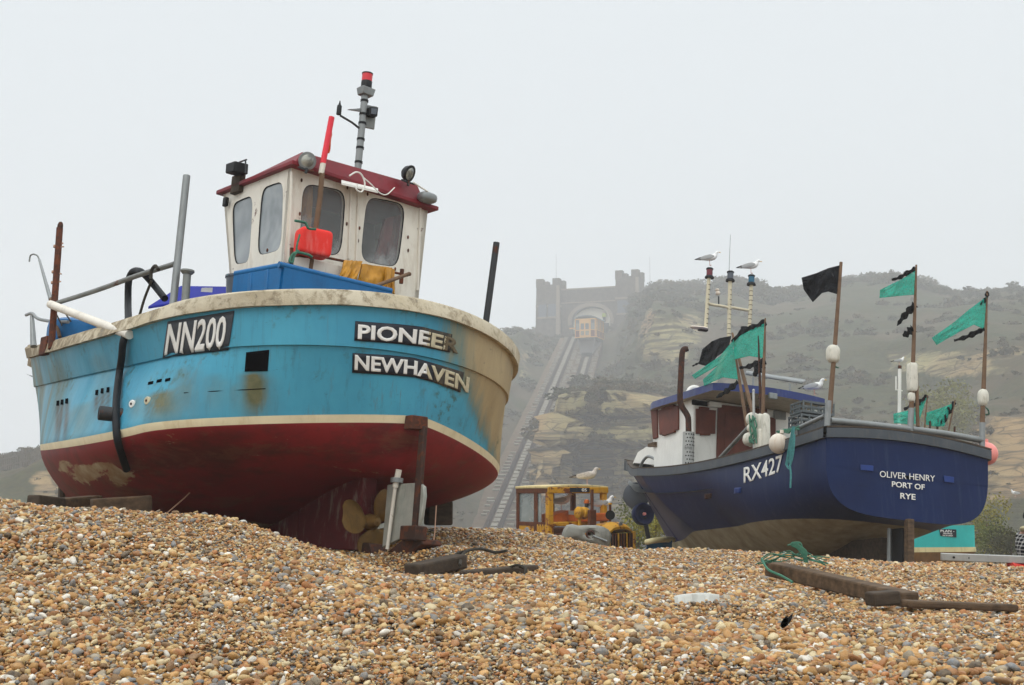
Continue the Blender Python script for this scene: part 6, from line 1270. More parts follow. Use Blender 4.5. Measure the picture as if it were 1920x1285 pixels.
# ------------------------------------------------------------------ gulls
def loft(C, a, b, seg=14, side=(0, 1, 0)):
    C = np.asarray(C, float); T = np.gradient(C, axis=0); V = []; s_ = np.asarray(side, float); th = np.linspace(0, 2 * np.pi, seg, endpoint=False)
    for i in range(len(C)):
        n_ = nrm(np.cross(s_, T[i])); V.append(C[i] + np.cos(th)[:, None] * s_ * a[i] + np.sin(th)[:, None] * n_ * b[i])
    n_ = len(C); Fc = [(i * seg + j, i * seg + (j + 1) % seg, (i + 1) * seg + (j + 1) % seg, (i + 1) * seg + j) for i in range(n_ - 1) for j in range(seg)] + [tuple(range(seg))[::-1], tuple((n_ - 1) * seg + j for j in range(seg))]
    return np.concatenate(V), Fc
def gull(foot, yaw, size, label, young=False, headdown=0., headturn=0., far=False):
    r = thing('seagull', label, 'seagull', foot, 'gulls perched about the beach'); cy_, sy_ = math.cos(yaw), math.sin(yaw); Rm = np.array([[cy_, -sy_, 0], [sy_, cy_, 0], [0, 0, 1]]); f0 = np.asarray(foot, float)
    X = lambda P: np.asarray(P, float) @ Rm.T * size + f0
    K_ = [(-.31, .165, .028, .008), (-.25, .168, .045, .016), (-.16, .178, .062, .042), (-.06, .192, .078, .07), (.04, .205, .082, .085), (.11, .222, .07, .078), (.15, .255, .05, .058), (.168, .292, .037, .043), (.18, .325 - headdown * .3, .036, .038), (.205, .342 - headdown * .5, .034, .034), (.232, .340 - headdown * .8, .022, .022), (.246, .336 - headdown, .008, .009)]
    K_ = np.array(K_); P = spline(np.c_[K_[:, 0], 0 * K_[:, 0], K_[:, 1]], 3); aa = np.interp(np.linspace(0, 1, len(P)), np.linspace(0, 1, len(K_)), K_[:, 2]); ab = np.interp(np.linspace(0, 1, len(P)), np.linspace(0, 1, len(K_)), K_[:, 3])
    V, Fc = loft(P, aa, ab); body = MB().add(X(V), Fc).obj('body', M['gull_young' if young else 'gull_white'], r)
    for s_ in (1, -1):
        W_ = spline([(.115, s_ * .068, .232), (.03, s_ * .086, .222), (-.08, s_ * .082, .205), (-.2, s_ * .05, .185), (-.30, s_ * .022, .172), (-.38, s_ * .008, .163)], 4); t = np.linspace(0, 1, len(W_))
        V, Fc = loft(W_, .012 * (1 - .7 * t), np.interp(t, [0, .2, .5, .8, 1], [.02, .058, .05, .022, .004]))
        mm = np.array([np.mean([V[i][0] for i in q]) < -.23 for q in Fc]).astype(int); m_ = MB().add(X(V), Fc); m_.m = mm.tolist()
        m_.obj('wing', [M['gull_young' if young else 'gull_grey'], M['plastic_black'] if not young else M['wood_dark']], r)
        m_ = MB().tube(X([(.0, s_ * .03, .135), (.004, s_ * .03, .06), (0, s_ * .03, .005)]), np.array([.009, .006, .007]) * size, 7)
        for fa in (-.5, 0, .5): m_.tube(X([(0, s_ * .03, .006), (.045 * math.cos(fa), s_ * .03 + .045 * math.sin(fa), .003)]), .005 * size, 5)
        m_.obj('leg', M['gull_leg'], r)
        MB().ell(X([(.215, s_ * .029, .350 - headdown * .6)])[0], (.006 * size, 0, 0), (0, .006 * size, 0), (0, 0, .006 * size), nu=8, nv=6).obj('eye', M['black'], r)
    hz_ = .338 - headdown; MB().tube(X([(.238, 0, hz_), (.27, 0, hz_ - .004), (.292, 0, hz_ - .016)]), np.array([.011, .009, .003]) * size, 8).obj('beak', M['beak'], r)
    return r
gull(MX(1330.5, 498), R(-8), .72, 'gull facing right on the red lamp at the left of the triple mast')
gull(MX(1408, 513), R(-12), .72, 'gull with lowered head on the green lamp at the right of the triple mast', headdown=.035)
c = B.hit(1527, 741, x=4.3); gull(c, R(-28), .76, 'gull sitting on the right end of the navy cabin roof')
gull(Tn.w(-.5, 1.28, 1.075), R(2), 1.0, 'brownish young gull standing on the tractor roof', True)
gull(Tn.w(-.5, .62, .565), R(5), .92, 'gull inside the open tractor cab, standing on the orange box')
gull(Tn.w(-.05, 1.36, .505), R(-5), .95, 'white gull at the right of the tractor cab beside the headlight stalk')
# ------------------------------------------------------------------ boats and gear further back
Cc = Frame([at(1765, 1000, 24.5)[0], 24.5, 0], R(100), 0, R(-2)); cxa, cya, cza = Cc.ax()
tb = thing('fishing_boat', 'teal boat with cream stripe and brown bottom showing behind the navy stern', 'fishing boat', Cc.w(0, 0, -1.2))
zt = Cc.L(at(1828, 985, 24.5))[2]; zs1 = Cc.L(at(1831, 1026, 24.5))[2]; zs2 = Cc.L(at(1831, 1035, 24.5))[2]
lv = []
for z_, hw, bl_ in ((zs2 - 1., .05, 4.6), (zs2 - .5, .42, 5.), (zs2 - .02, .66, 5.3), (zs2, .70, 5.4), (zs1, .695, 5.4), (zs1 + .012, .675, 5.4), (zt, .69, 5.8)):
    x_ = np.r_[np.linspace(1, 0, 30)]; lv.append([(bl_ * u, hw * (1 - max(0, (u - .45) / .55) ** 2), z_ + .25 * u * u) for u in x_] + [(-.02, hw * v, z_) for v in np.linspace(.9, -.9, 9)] + [(bl_ * u, -hw * (1 - max(0, (u - .45) / .55) ** 2), z_ + .25 * u * u) for u in x_[::-1]])
lv = np.array(lv); n_, m_2 = lv.shape[:2]; q_ = []; mi_ = []
for i in range(n_ - 1):
    for j in range(m_2 - 1): q_.append((i * m_2 + j, i * m_2 + j + 1, (i + 1) * m_2 + j + 1, (i + 1) * m_2 + j)); mi_.append(0 if i < 3 else 1 if i == 3 else 2)
mm_ = MB().add(Cc.W(lv).reshape(-1, 3), q_); mm_.m = mi_; mm_.obj('hull', [M['hull_brown'], M['stripe_cream'], M['teal_paint']], tb, attrs={}, ang=30)
MB().slab(np.array([[Cc.w(x_, y_ * (.69 * (1 - max(0, (x_ / 5.8 - .45) / .55) ** 2)), zt - .02 + .25 * (x_ / 5.8) ** 2) for y_ in np.linspace(-1, 1, 7)] for x_ in np.linspace(0, 5.7, 14)]), -cza * .03).obj('deck', M['teal_paint'], tb)
CX = lambda px, py: Cc.hit(px, py, x=-.025)
nbp = MB().prism([CX(1761, 992), CX(1793, 993), CX(1793, 1008), CX(1763, 1005)], -cxa * .006).obj('name_board', M['plate_black'], tb)
for body, y0, y1, x0, x1 in (('PLAN -', 993.5, 998, 1763, 1789), ('HASTINGS', 999, 1001.7, 1768, 1785), ('PORT OF LONDON', 1003, 1005.6, 1767, 1786)):
    O = CX(x0, y1); flat_text('name_letters', M['white_letter'], body, O, CX(x1, y1 + .6) - O, CX(x0, y0) - O, .009, nbp, .01)
MB().tube([Cc.hit(1686, 812, x=1.2), Cc.hit(1687, 690, x=1.2)], .035, 12).obj('mast', M['white_gel'], tb)
MB().tube([Cc.hit(1687, 692, x=1.2), Cc.hit(1687, 686, x=1.2)], .038, 12).obj('mast_top', M['rust_dark'], tb)
MB().tube([Cc.hit(1680, 731, x=1.2), Cc.hit(1680, 706, x=1.2)], .015, 8).tube([Cc.hit(1679, 731, x=1.2), Cc.hit(1692, 733, x=1.2)], .012, 8).obj('mast_aerial', M['white_gel'], tb)
gull(Cc.hit(1686, 685, x=1.2), R(0), .46, 'small gull on top of the thin white mast behind the middle flag pole')
DX = lambda px, py: Cc.hit(px, py, x=.4)
FG2 = 'green flags behind the stern rail'
for nm, pole_, top_c, bot_c, ragp, lab in ((0, [(1728, 808), (1739, 741)], [(1738, 745), (1712, 768), (1675, 776)], [(1722, 794), (1705, 796), (1676, 794)], [(1739, 742), (1725, 754), (1708, 762), (1695, 768)], 'low green net flag just right of the white mast behind the stern rail'), (1, [(1765, 810), (1791, 750)], [(1788, 756), (1765, 765), (1737, 774)], [(1770, 800), (1752, 800), (1735, 796)], [(1790, 754), (1780, 770), (1768, 790), (1755, 800)], 'low green net flag streaked with black plastic, rightmost behind the stern rail')):
    r = thing('dan_buoy', lab, 'flag buoy', DX(*pole_[0]), FG2); MB().tube([DX(pole_[0][0], pole_[0][1] + 60), DX(*pole_[1])], [.025, .012], 8).obj('pole', M['wood_pole'], r)
    cloth('flag', M['net_green'], top_c, bot_c, DX, r, .06, 1.1, nm * 2.); rag('rag', ragp, [3, 5, 4, 2], DX, r, seed=nm)
for px_, y0_, lab in ((1743, 790, 'thin wooden stake behind the stern rail between the two low green flags'), (1757, 782, 'taller wooden stake in front of the streaked green flag'), (1789, 800, 'short wooden stake right of the streaked green flag')):
    tag(MB().tube([DX(px_, 860), DX(px_ + 1, y0_)], [.025, .02], 8).obj('stake', M['rust_dark']), lab, 'stake', 'stakes behind the stern rail')
HY = 27.
hn = thing('net_hauler', 'dark disc and blue drum of a net hauler jutting out left of the navy bow', 'net hauler', at(1205, 1010, HY))
MB().lathe(at(1194, 930, HY + .2), (-.25, -1, .05), [(0, 0), (.24, 0), (.28, .03), (.28, .07), (.22, .09), (0, .08)], 28).obj('disc', M['screen_grey'], hn)
dr = MB().lathe(at(1207, 964, HY), (.3, -1, .1), [(0, -.12), (.23, -.12), (.24, 0), (.21, .05), (.18, .02), (.1, -.06), (0, -.06)], 28).obj('drum', mk('drum_blue', (14, 32, 78), var=.4, dirt=.5), hn)
MB().lathe(at(1208, 964, HY - .02), (.3, -1, .1), [(0, -.02), (.035, -.02), (.03, .04), (0, .05)], 14).obj('hub', M['buoy_pink'], dr)
MB().bar(at(1208, 970, HY + .1), at(1220, 1030, HY + .1), .09, .09).obj('stand', M['dark_steel'], hn, bevel=.01)
kb = thing('dinghy', 'small boat with yellow rim just left of the foot of the navy bow', 'dinghy', at(1235, 1030, 23))
MB().tube([at(1212, 1017, 23), at(1225, 1014, 22.9), at(1245, 1012, 23.2), at(1262, 1012, 24)], .05, 10, smooth=5).obj('rim', M['stripe_cream'], kb)
MB().slab(np.array([[at(1212 + 48 * u, 1018 - 4 * u + 14 * v, 23 + .6 * u + .1 * v) for v in np.linspace(0, 1, 4)] for u in np.linspace(0, 1, 8)]), (0, .03, 0)).obj('hull', M['blue_plastic'], kb)
# ------------------------------------------------------------------ person at the right edge
def plaid():
    n = NT('plaid'); s = n.N('ShaderNodeSeparateXYZ', {0: n.co()}); X_, Z_ = s.outputs[0], s.outputs[2]; Y_ = s.outputs[1]
    f = lambda v, k, a: n.math('GREATER_THAN', n.math('FRACT', n.math('MULTIPLY', v, k)), a)
    h = f(n.math('ADD', Z_, n.math('MULTIPLY', X_, .12)), 17., .66); v = f(n.math('ADD', X_, n.math('MULTIPLY', Y_, .9)), 17., .68)
    c = n.mix(n.math('MULTIPLY', n.math('ADD', h, v), .5), lin((22, 24, 30)), lin((214, 212, 208))); return n.done(c, .95, 0, .1)
M['plaid'] = plaid()
def skin(name, mat, pts, edges, parent, sub=2, rootv=0):
    me = bpy.data.meshes.new(name); org = ORG[parent.name]; me.from_pydata([(np.array(p[:3]) - org).tolist() for p in pts], edges, []); me.materials.append(mat); o = link(name, me, parent)
    md = o.modifiers.new('skin', 'SKIN'); md.use_smooth_shade = True
    for i, p in enumerate(pts): me.skin_vertices[0].data[i].radius = (p[3], p[4] if len(p) > 4 else p[3])
    me.skin_vertices[0].data[rootv].use_root = True; s = o.modifiers.new('subdiv', 'SUBSURF'); s.levels = sub; s.render_levels = sub; return o
def person(foot, yaw, h, label, top, legs, hat=None, collar=None, arms='front'):
    r = thing('person', label, 'person', foot); k = h / 1.75; cy_, sy_ = math.cos(yaw), math.sin(yaw); f0 = np.asarray(foot, float)
    X = lambda x, y, z, *rad: (f0[0] + (x * cy_ - y * sy_) * k, f0[1] + (x * sy_ + y * cy_) * k, f0[2] + z * k) + tuple(q * k for q in rad)
    pts = [X(0, 0, .95, .13, .11), X(0, 0, 1.15, .13, .10), X(.02, 0, 1.36, .15, .10), X(.02, 0, 1.47, .06, .06), X(.04, 0, 1.56, .06, .06), X(.06, 0, 1.64, .085, .095), X(.05, 0, 1.72, .06, .07)]; ed = [(0, 1), (1, 2), (2, 3), (3, 4), (4, 5), (5, 6)]
    jk = [X(0, 0, .86, .19, .16), X(0, 0, 1.05, .185, .15), X(.0, 0, 1.3, .20, .15), X(.02, 0, 1.44, .12, .1)]; je = [(0, 1), (1, 2), (2, 3)]
    for s_ in (1, -1):
        b = len(pts); el = (.03, s_ * .27, 1.12) if arms == 'front' else (-.02, s_ * .24, 1.12); wr = (.26, s_ * .12, 1.15) if arms == 'front' else (.04, s_ * .26, .86)
        pts += [X(.0, s_ * .17, 1.40, .06), X(*el, .045), X(*wr, .033), X(wr[0] + .06, wr[1] - s_ * .02, wr[2] + .01, .034, .02)]; ed += [(2, b), (b, b + 1), (b + 1, b + 2), (b + 2, b + 3)]
        for q, (dx, dy, dz, ln) in enumerate(((.05, -.03, .01, 1), (.055, -.012, .014, 1.), (.05, .006, .012, .9), (.04, .022, .008, .75), (.01, -.035, .02, .8))):
            j = len(pts); w0 = (wr[0] + .07, wr[1] - s_ * .02 + s_ * dy, wr[2] + .01); pts += [X(w0[0] + dx * .6, w0[1], w0[2] + dz, .009), X(w0[0] + dx * 1.2 * ln, w0[1] - s_ * .01, w0[2] - dz, .008)]; ed += [(b + 3, j), (j, j + 1)]
        c_ = len(jk); jk += [X(0, s_ * .19, 1.40, .085), X(*el, .078), X(wr[0] - .03, wr[1], wr[2], .055)]; je += [(2, c_), (c_, c_ + 1), (c_ + 1, c_ + 2)]
        b = len(pts); pts += [X(0, s_ * .1, .88, .085), X(.02, s_ * .11, .48, .055), X(-.01, s_ * .11, .09, .04), X(.09, s_ * .12, .03, .04, .03), X(.16, s_ * .125, .025, .035, .02)]; ed += [(0, b), (b, b + 1), (b + 1, b + 2), (b + 2, b + 3), (b + 3, b + 4)]
    skin('body', M['skin'], pts, ed, r); skin('jacket', top, jk, je, r, rootv=1)
    tp = [X(0, 0, .93, .15, .13)]; te = []
    for s_ in (1, -1): b = len(tp); tp += [X(0, s_ * .1, .84, .105), X(.02, s_ * .11, .48, .08), X(-.01, s_ * .11, .1, .07)]; te += [(0, b), (b, b + 1), (b + 1, b + 2)]
    skin('trousers', legs, tp, te, r)
    hd = np.array(X(.055, 0, 1.66)); fx = np.array([cy_, sy_, 0]) * k; fy = np.array([-sy_, cy_, 0]) * k; fz = np.array([0, 0, 1.]) * k
    MB().ell(hd + fx * .10 - fz * .005, fx * .022, fy * .016, fz * .024, nu=8, nv=6).obj('nose', M['skin'], r)
    for s_ in (1, -1): MB().ell(hd + fx * .085 + fy * .035 * s_ + fz * .02, fx * .012, fy * .014, fz * .009, nu=8, nv=6).obj('eye', M['black'], r); MB().ell(hd + fy * .092 * s_, fx * .022, fy * .012, fz * .032, nu=8, nv=6).obj('ear', M['skin'], r)
    MB().ell(hd + fx * .092 - fz * .055, fx * .01, fy * .026, fz * .008, nu=8, nv=6).obj('mouth', M['buoy_pink'], r)
    if hat: MB().ell(hd + fz * .045 - fx * .012, fx * .112, fy * .106, fz * .105, nu=18, nv=12).lathe(hd + fz * .02 - fx * .012, fz, [(.106 * k, -.02), (.113 * k, 0), (.113 * k, .035), (.104 * k, .045)], 18).obj('beanie', hat, r)
    if collar: MB().tube([hd + fx * (-.02 + .12 * math.cos(t)) + fy * .13 * math.sin(t) - fz * (.20 + .05 * math.cos(t)) for t in np.linspace(.35, 5.93, 14)], .038 * k, 8).obj('collar', collar, r)
    return r
pf = at(1928, 965, 20.); person((pf[0], 20., pf[2] - 1.72), R(20), 1.75, 'person in black and white plaid jacket, dark beanie and fleece collar, at the right edge', M['plaid'], M['dark_cloth'], M['dark_cloth'], M['fleece'])
# ------------------------------------------------------------------ cliff railway
T0, T1 = far(925, 1003, 80), far(1076, 638, 166); td = (T1 - T0); tdn = nrm(td) * HS; tu = nrm(np.cross(tdn, (0, 0, 1))) * HS; tn_ = nrm(np.cross(tu, tdn)) * HS; LEN = np.linalg.norm(td) / HS
def bedmat():
    n = NT('bed_stone'); a = n.noise(.5, 6, .7); b = n.noise(4, 6, .7)
    c = n.mix(n.ramp(a, .35, .65), lin((84, 70, 54)), lin((108, 92, 74))); c = n.mix(n.ramp(b, .5, .7, 0, .7), c, lin((92, 78, 60))); n.bump(b, .6, .1); return n.done(c, .95, 0, .1)
M['bed'] = bedmat()
def tp(t, s_, h): return T0 + td * t + tu * s_ + tn_ * h
def track(off, t0, t1, lab, bw):
    r = thing('railway_track', lab, 'railway track', tp(t0, off, 0), 'cliff railway tracks'); 
    MB().slab(np.array([[tp(t, off + s_, .35 + .06 * mnoise.noise(Vector((t * 90, s_ * 3, off)))) for s_ in np.linspace(-bw[0], bw[1], 9)] for t in np.linspace(t0, t1, 90)]), -tn_ * 1.6).obj('bed', M['bed'], r)
    for s_ in (-.47, .47): MB().bar(tp(t0, off + s_, .52), tp(t1, off + s_, .52), .2 * HS, .17 * HS, up=tn_).obj('rail', M['rail'], r)
    for s_ in (-.34, .34): MB().bar(tp(t0, off + s_, .48), tp(t1, off + s_, .48), .1 * HS, .12 * HS, up=tn_).obj('check_rail', M['rail'], r)
    n_ = int(LEN * (t1 - t0) / 1.05); stf = MB(); stb = MB()
    for k in range(n_):
        t = t0 + (t1 - t0) * (k + .5) / n_; j = RNG.uniform(-.1, .1)
        stf.box(tp(t, off + j * .3, .38), tu * .2, tdn * .36, tn_ * .05)
        for s_, wd in ((-1, .24), (1, .24)):
            if RNG.random() > .12: stb.box(tp(t + .002 * RNG.uniform(-1, 1), off + s_ * (.92 + RNG.uniform(-.05, .1)), .44), tu * wd * RNG.uniform(.7, 1.2), tdn * .1, tn_ * .05)
    stf.obj('slab_row', M['sleeper'], r, smooth=False); stb.obj('sleeper_row', M['sleeper'], r, smooth=False)
    return r
track(0, -.02, 1.0, 'left hand cliff railway track climbing from the shingle to the station arch', (1.75, 1.25))
track(2.55, .42, 1.0, 'short upper stretch of cliff railway track below the cream and red car', (1.25, 1.3))
# ------------------------------------------------------------------ station with towers
p0 = far(1006, 640, 176); Cs = Frame([p0[0], 176 * HS, 0], R(-20), 0, 0, HS); sx_, sy2, sz_ = Cs.ax()
zT = far(1006, 530, 176)[2] / HS; zB = far(1006, 660, 176)[2] / HS - 4; zP = far(1060, 543, 175)[2] / HS
cas = thing('railway_station', 'stone castle style cliff railway station with two battlemented towers fading into mist', 'station', Cs.w(7, 1, zB))
def tower(x0, x1, y0, y1, ztop):
    t_ = MB().hexa([Cs.w(x0 - .25, y0 - .2, zB), Cs.w(x1 + .1, y0 - .2, zB), Cs.w(x1 + .1, y1, zB), Cs.w(x0 - .25, y1, zB), Cs.w(x0, y0, ztop), Cs.w(x1, y0, ztop), Cs.w(x1, y1, ztop), Cs.w(x0, y1, ztop)]).obj('tower', M['stone'], cas, smooth=False)
    for (a, b, c_, d) in ((x0, x0 + .9, y0, y0 + .9), (x1 - .9, x1, y0, y0 + .9), (x1 - .9, x1, y1 - .9, y1), (x0, x0 + .9, y1 - .9, y1)): MB().lbox(Cs, a - .05, b + .05, c_ - .05, d + .05, ztop - .35, ztop + .85).obj('merlon', M['stone'], t_, smooth=False)
    MB().lbox(Cs, x0 - .08, x1 + .08, y0 - .08, y1 + .08, ztop - 3.1, ztop - 2.85).obj('string_course', M['stone_pale'], t_, smooth=False)
    MB().hexa([Cs.w(x1 - .45, y0 - .55, zB), Cs.w(x1 + .3, y0 - .55, zB), Cs.w(x1 + .3, y0 + .2, zB), Cs.w(x1 - .45, y0 + .2, zB), Cs.w(x1 - .35, y0 - .12, ztop - .2), Cs.w(x1 + .06, y0 - .12, ztop - .2), Cs.w(x1 + .06, y0 + .2, ztop - .2), Cs.w(x1 - .35, y0 + .2, ztop - .2)]).obj('buttress', M['stone_pale'], t_, smooth=False)
    return t_
tl = tower(0, 3.3, 0, 3.2, zT - .4); trr = tower(11.45, 14.6, -.2, 3.2, zT + .1)
for t_, x_, w_ in ((tl, .95, .55), (tl, 2.35, .55), (trr, 12.9, 1.2)):
    zw = zT - 4.9; f = MB().lbox(Cs, x_ - w_ - .12, x_ + w_ + .12, -.42, .1, zw - .25, zw - .05).obj('window_sill', M['stone_pale'], t_, smooth=False)
    MB().lbox(Cs, x_ - w_, x_ + w_, -.34, .1, zw, zw + 1.7).obj('tower_window', M['screen_grey'], t_, smooth=False)
MB().lbox(Cs, 1.6, 2.5, -.75, -.1, zB, zT - 8.2).obj('brick_patch', M['brick_red'], tl, smooth=False)
xc, hw_ = 7.55, 2.75; zs = zP - 4.4
arch = [Cs.w(xc - hw_, 1., zB)] + [Cs.w(xc - hw_ * math.cos(t), 1., zs + 1.9 * math.sin(t)) for t in np.linspace(0, np.pi, 24)] + [Cs.w(xc + hw_, 1., zB)]
outer = [Cs.w(3.2, 1., zB - .1), Cs.w(3.2, 1., zP), Cs.w(11.6, 1., zP), Cs.w(11.6, 1., zB - .1)]
wl_ = panel([Cs.w(3.2, 1., zB), Cs.w(3.2, 1., zP), Cs.w(11.6, 1., zP), Cs.w(11.6, 1., zB)] + arch[::-1], [], sy2 * .9).obj('arch_wall', M['stone'], cas, smooth=False)
MB().lbox(Cs, 3.25, 11.5, .92, 1.9, zP - .02, zP + .18).obj('parapet_cap', M['stone_pale'], wl_, smooth=False)
MB().lbox(Cs, 3.3, 11.5, .9, 1.0, zP - 1.9, zP - 1.75).obj('string_course', M['stone_pale'], wl_, smooth=False)
ring = [[Cs.w(xc - (hw_ + f) * math.cos(t), .86, zs + (1.9 + f) * math.sin(t)) for f in (0.02, .55)] for t in np.linspace(-.25, np.pi + .25, 26)]
MB().slab(np.array(ring), sy2 * .13).obj('arch_ring', M['stone_pale'], wl_)
MB().lbox(Cs, 3.2, 11.6, 4.5, 4.7, zB, zP - .3).obj('back_wall', M['stone'], cas, smooth=False)
MB().lbox(Cs, 3.2, 11.6, 1.9, 4.5, zP - .6, zP - .4).obj('roof', M['stone'], cas, smooth=False)
fa = MB(); fy_ = 1.75
pt_ = [Cs.w(xc - hw_ + .05, fy_, zs - .35)] + [Cs.w(xc - (hw_ - .05) * math.cos(t), fy_, zs + 1.8 * math.sin(t)) for t in np.linspace(0, np.pi, 24)] + [Cs.w(xc + hw_ - .05, fy_, zs - .35)]
fr_ = MB().prism(pt_, sy2 * .1).obj('gable_panel', M['station_white'], cas, smooth=False)
sc_ = MB()
for x0, x1, z0, z1 in ((-2.7, -2.45, -4, -.35), (-1.05, -.85, -3, -.35), (.95, 1.2, -3, -.35), (2.45, 2.7, -5, -.35), (-2.6, 1.1, -4.2, -2.3), (-.05, .05, -2.3, -.35), (.45, .55, -2.3, -.35), (-.5, -.42, -2.3, -.35), (-.85, .95, -1.2, -1.08)): sc_.lbox(Cs, xc + x0, xc + x1, fy_ - .05, fy_ + .06, zs + z0, zs + z1)
sc_.obj('screen_frame', M['station_white'], fr_, smooth=False)
MB().lbox(Cs, xc - 2.5, xc + 1., fy_ + .1, fy_ + .14, zs - 2.4, zs - .3).obj('screen_glass', M['screen_grey'], fr_, smooth=False)
for px_, py0, Yv, hg_, lab in ((1043, 528, 176, 3.9, 'thin aerial pole on the left station tower'), (1219, 545, 171, 4.6, 'thin aerial pole right of the right station tower')):
    tag(MB().lathe(far(px_, py0, Yv), (0, 0, 1), [(0, 0), (.03 * HS, 0), (.018 * HS, hg_ * HS), (0, hg_ * HS)], 6).obj('aerial_pole', M['galv']), lab, 'aerial')
pz = Cs.w(xc + 1.75, 1.55, 0); q_ = far(1137, 600, 172); person((pz[0], pz[1], q_[2] - .6), R(-110), 1.7 * HS, 'tiny person in yellow green vest and white hat standing in the station doorway', M['hivis'], M['dark_cloth'], M['white_gel'], None, 'down')
# ------------------------------------------------------------------ car and its carriage
cb_ = far(1078, 633, 158); Cr = Frame([cb_[0], 158 * HS, cb_[2]], R(-20), 0, 0, HS); ca, cb2, cz_ = Cr.ax()
W_ = 2.8; D_ = 3.4; H_ = 2.3
car = thing('lift_car', 'cream and dark red cliff lift car with grey roof just below the station arch', 'lift car', Cr.w(W_ / 2, D_ / 2, -.1))
MB().lbox(Cr, .03, W_ - .03, .03, D_ - .03, 0, .86).obj('lower_body', M['car_maroon'], car, smooth=False)
MB().lbox(Cr, .12, W_ - .12, .12, D_ - .12, .86, H_ - .05).obj('window_band', M['screen_grey'], car, smooth=False)
fr2 = []
for x_ in (0, .58, 1.22, 1.32, 1.96, 2.56): fr2.append((x_, x_ + .09, 0, .1, 0, H_))
for y_ in np.linspace(0, D_ - .1, 6): fr2.append((W_ - .1, W_ + .0, y_, y_ + .1, 0, H_)); fr2.append((0, .1, y_, y_ + .1, 0, H_))
for a in fr2: MB().lbox(Cr, a[0], a[1], a[2], a[3], a[4], a[5]).obj('upright', M['car_cream'], car, smooth=False)
for z0, z1 in ((-.06, .04), (.84, .92), (H_ - .12, H_ + .02)):
    MB().lbox(Cr, -.012, W_ + .012, -.012, .09, z0, z1).lbox(Cr, W_ - .08, W_ + .012, .09, D_, z0, z1).lbox(Cr, -.012, .08, .09, D_, z0, z1).obj('rail_band', M['car_cream'], car, smooth=False)
dr_ = MB().lbox(Cr, .62, 1.96, -.015, .04, .05, H_ - .1).obj('door', M['car_cream'], car, smooth=False)
for x_ in (.76, 1.38):
    MB().lbox(Cr, x_, x_ + .42, -.03, -.01, .22, .76).obj('door_panel', M['sleeper'], dr_, smooth=False); MB().lbox(Cr, x_, x_ + .42, -.03, -.01, .96, 1.7).obj('door_window', M['screen_grey'], dr_, smooth=False)
for x_ in (.12, 2.1): MB().lbox(Cr, x_, x_ + .42, .085, .11, .95, 1.75).obj('front_window', M['galv'], car, smooth=False)
rg2 = np.array([[Cr.w(-.1 + (W_ + .2) * u, -.1 + (D_ + .2) * v, H_ + .02 + .42 * math.sin(np.pi * u) ** .6) for v in np.linspace(0, 1, 4)] for u in np.linspace(0, 1, 15)])
MB().slab(rg2, (0, 0, -.08 * HS)).obj('roof', M['galv'], car)
MB().lbox(Cr, -.75, -.02, .1, .25, 1.1, 1.25).obj('signal_arm', M['car_cream'], car, smooth=False)
und = MB(); bt = [tp(.80, 2.55 - .6, .7), tp(.80, 2.55 + .6, .7)]; tpf = [Cr.w(.3, .2, -.1), Cr.w(W_ - .3, .2, -.1)]; tpb = [Cr.w(.3, D_ - .2, -.1), Cr.w(W_ - .3, D_ - .2, -.1)]
fm = thing('carriage_frame', 'dark triangular iron carriage under the cliff lift car', 'carriage', tp(.82, 2.55, .6))
MB().lbox(Cr, .1, W_ - .1, .1, D_ - .1, -.35, -.08).obj('platform', M['black'], fm, smooth=False)
MB().hexa([bt[0], bt[1], bt[1] + tdn * 4, bt[0] + tdn * 4, Cr.w(.5, .6, -.3), Cr.w(W_ - .5, .6, -.3), Cr.w(W_ - .5, D_, -.3), Cr.w(.5, D_, -.3)]).obj('ballast_box', M['black'], fm, smooth=False)
for i in (0, 1):
    MB().bar(bt[i], tpf[i], .16 * HS, .16 * HS).obj('front_leg', M['dark_steel'], fm); MB().bar(bt[i], tpb[i], .16 * HS, .16 * HS).obj('diagonal', M['dark_steel'], fm); MB().bar(bt[i] * .5 + tpb[i] * .5, tpf[i], .1 * HS, .1 * HS).obj('brace', M['dark_steel'], fm)
MB().bar(bt[0], bt[1], .3 * HS, .4 * HS).obj('buffer_beam', M['black'], fm)
# ------------------------------------------------------------------ fence on the left hill, bushes, far birds
fc = thing('picket_fence', 'weathered picket fence along the skyline of the low hill at far left', 'fence', far(20, 870, 70))
f0, f1 = far(-60, 889, 72), far(80, 858, 64)
pk = MB(); NPK = 36
for k in range(NPK):
    t = k / (NPK - 1); p = f0 * (1 - t) + f1 * t + np.array([0, 0, .12 * HS * math.sin(t * 5)])
    if k in (10, 26): continue
    pk.box(p + np.array([0, 0, .18 * HS]), (.033 * HS, 0, 0), (0, .012 * HS, 0), (0, 0, .45 * HS))
pk.obj('pickets', M['picket'], fc, smooth=False)
for z_ in (.0, .38): MB().bar(f0 + np.array([0, .03, z_]) * HS, f1 + np.array([0, .03, z_ + .02]) * HS, .03 * HS, .07 * HS).obj('rail', M['picket'], fc)
for k in (10, 26):
    p = f0 + (f1 - f0) * k / (NPK - 1); MB().box(p + np.array([0, 0, .1 * HS]), (.07 * HS, 0, 0), (0, .07 * HS, 0), (0, 0, .66 * HS)).obj('post', M['picket'], fc, bevel=.01)
tag(MB().box(at(122, 925, 30), (.14, 0, 0), (0, .1, 0), (0, 0, .55)).obj('post', M['wood_dark'], bevel=.03), 'thick grey post standing between the blue bow and the low rocky hill', 'post')
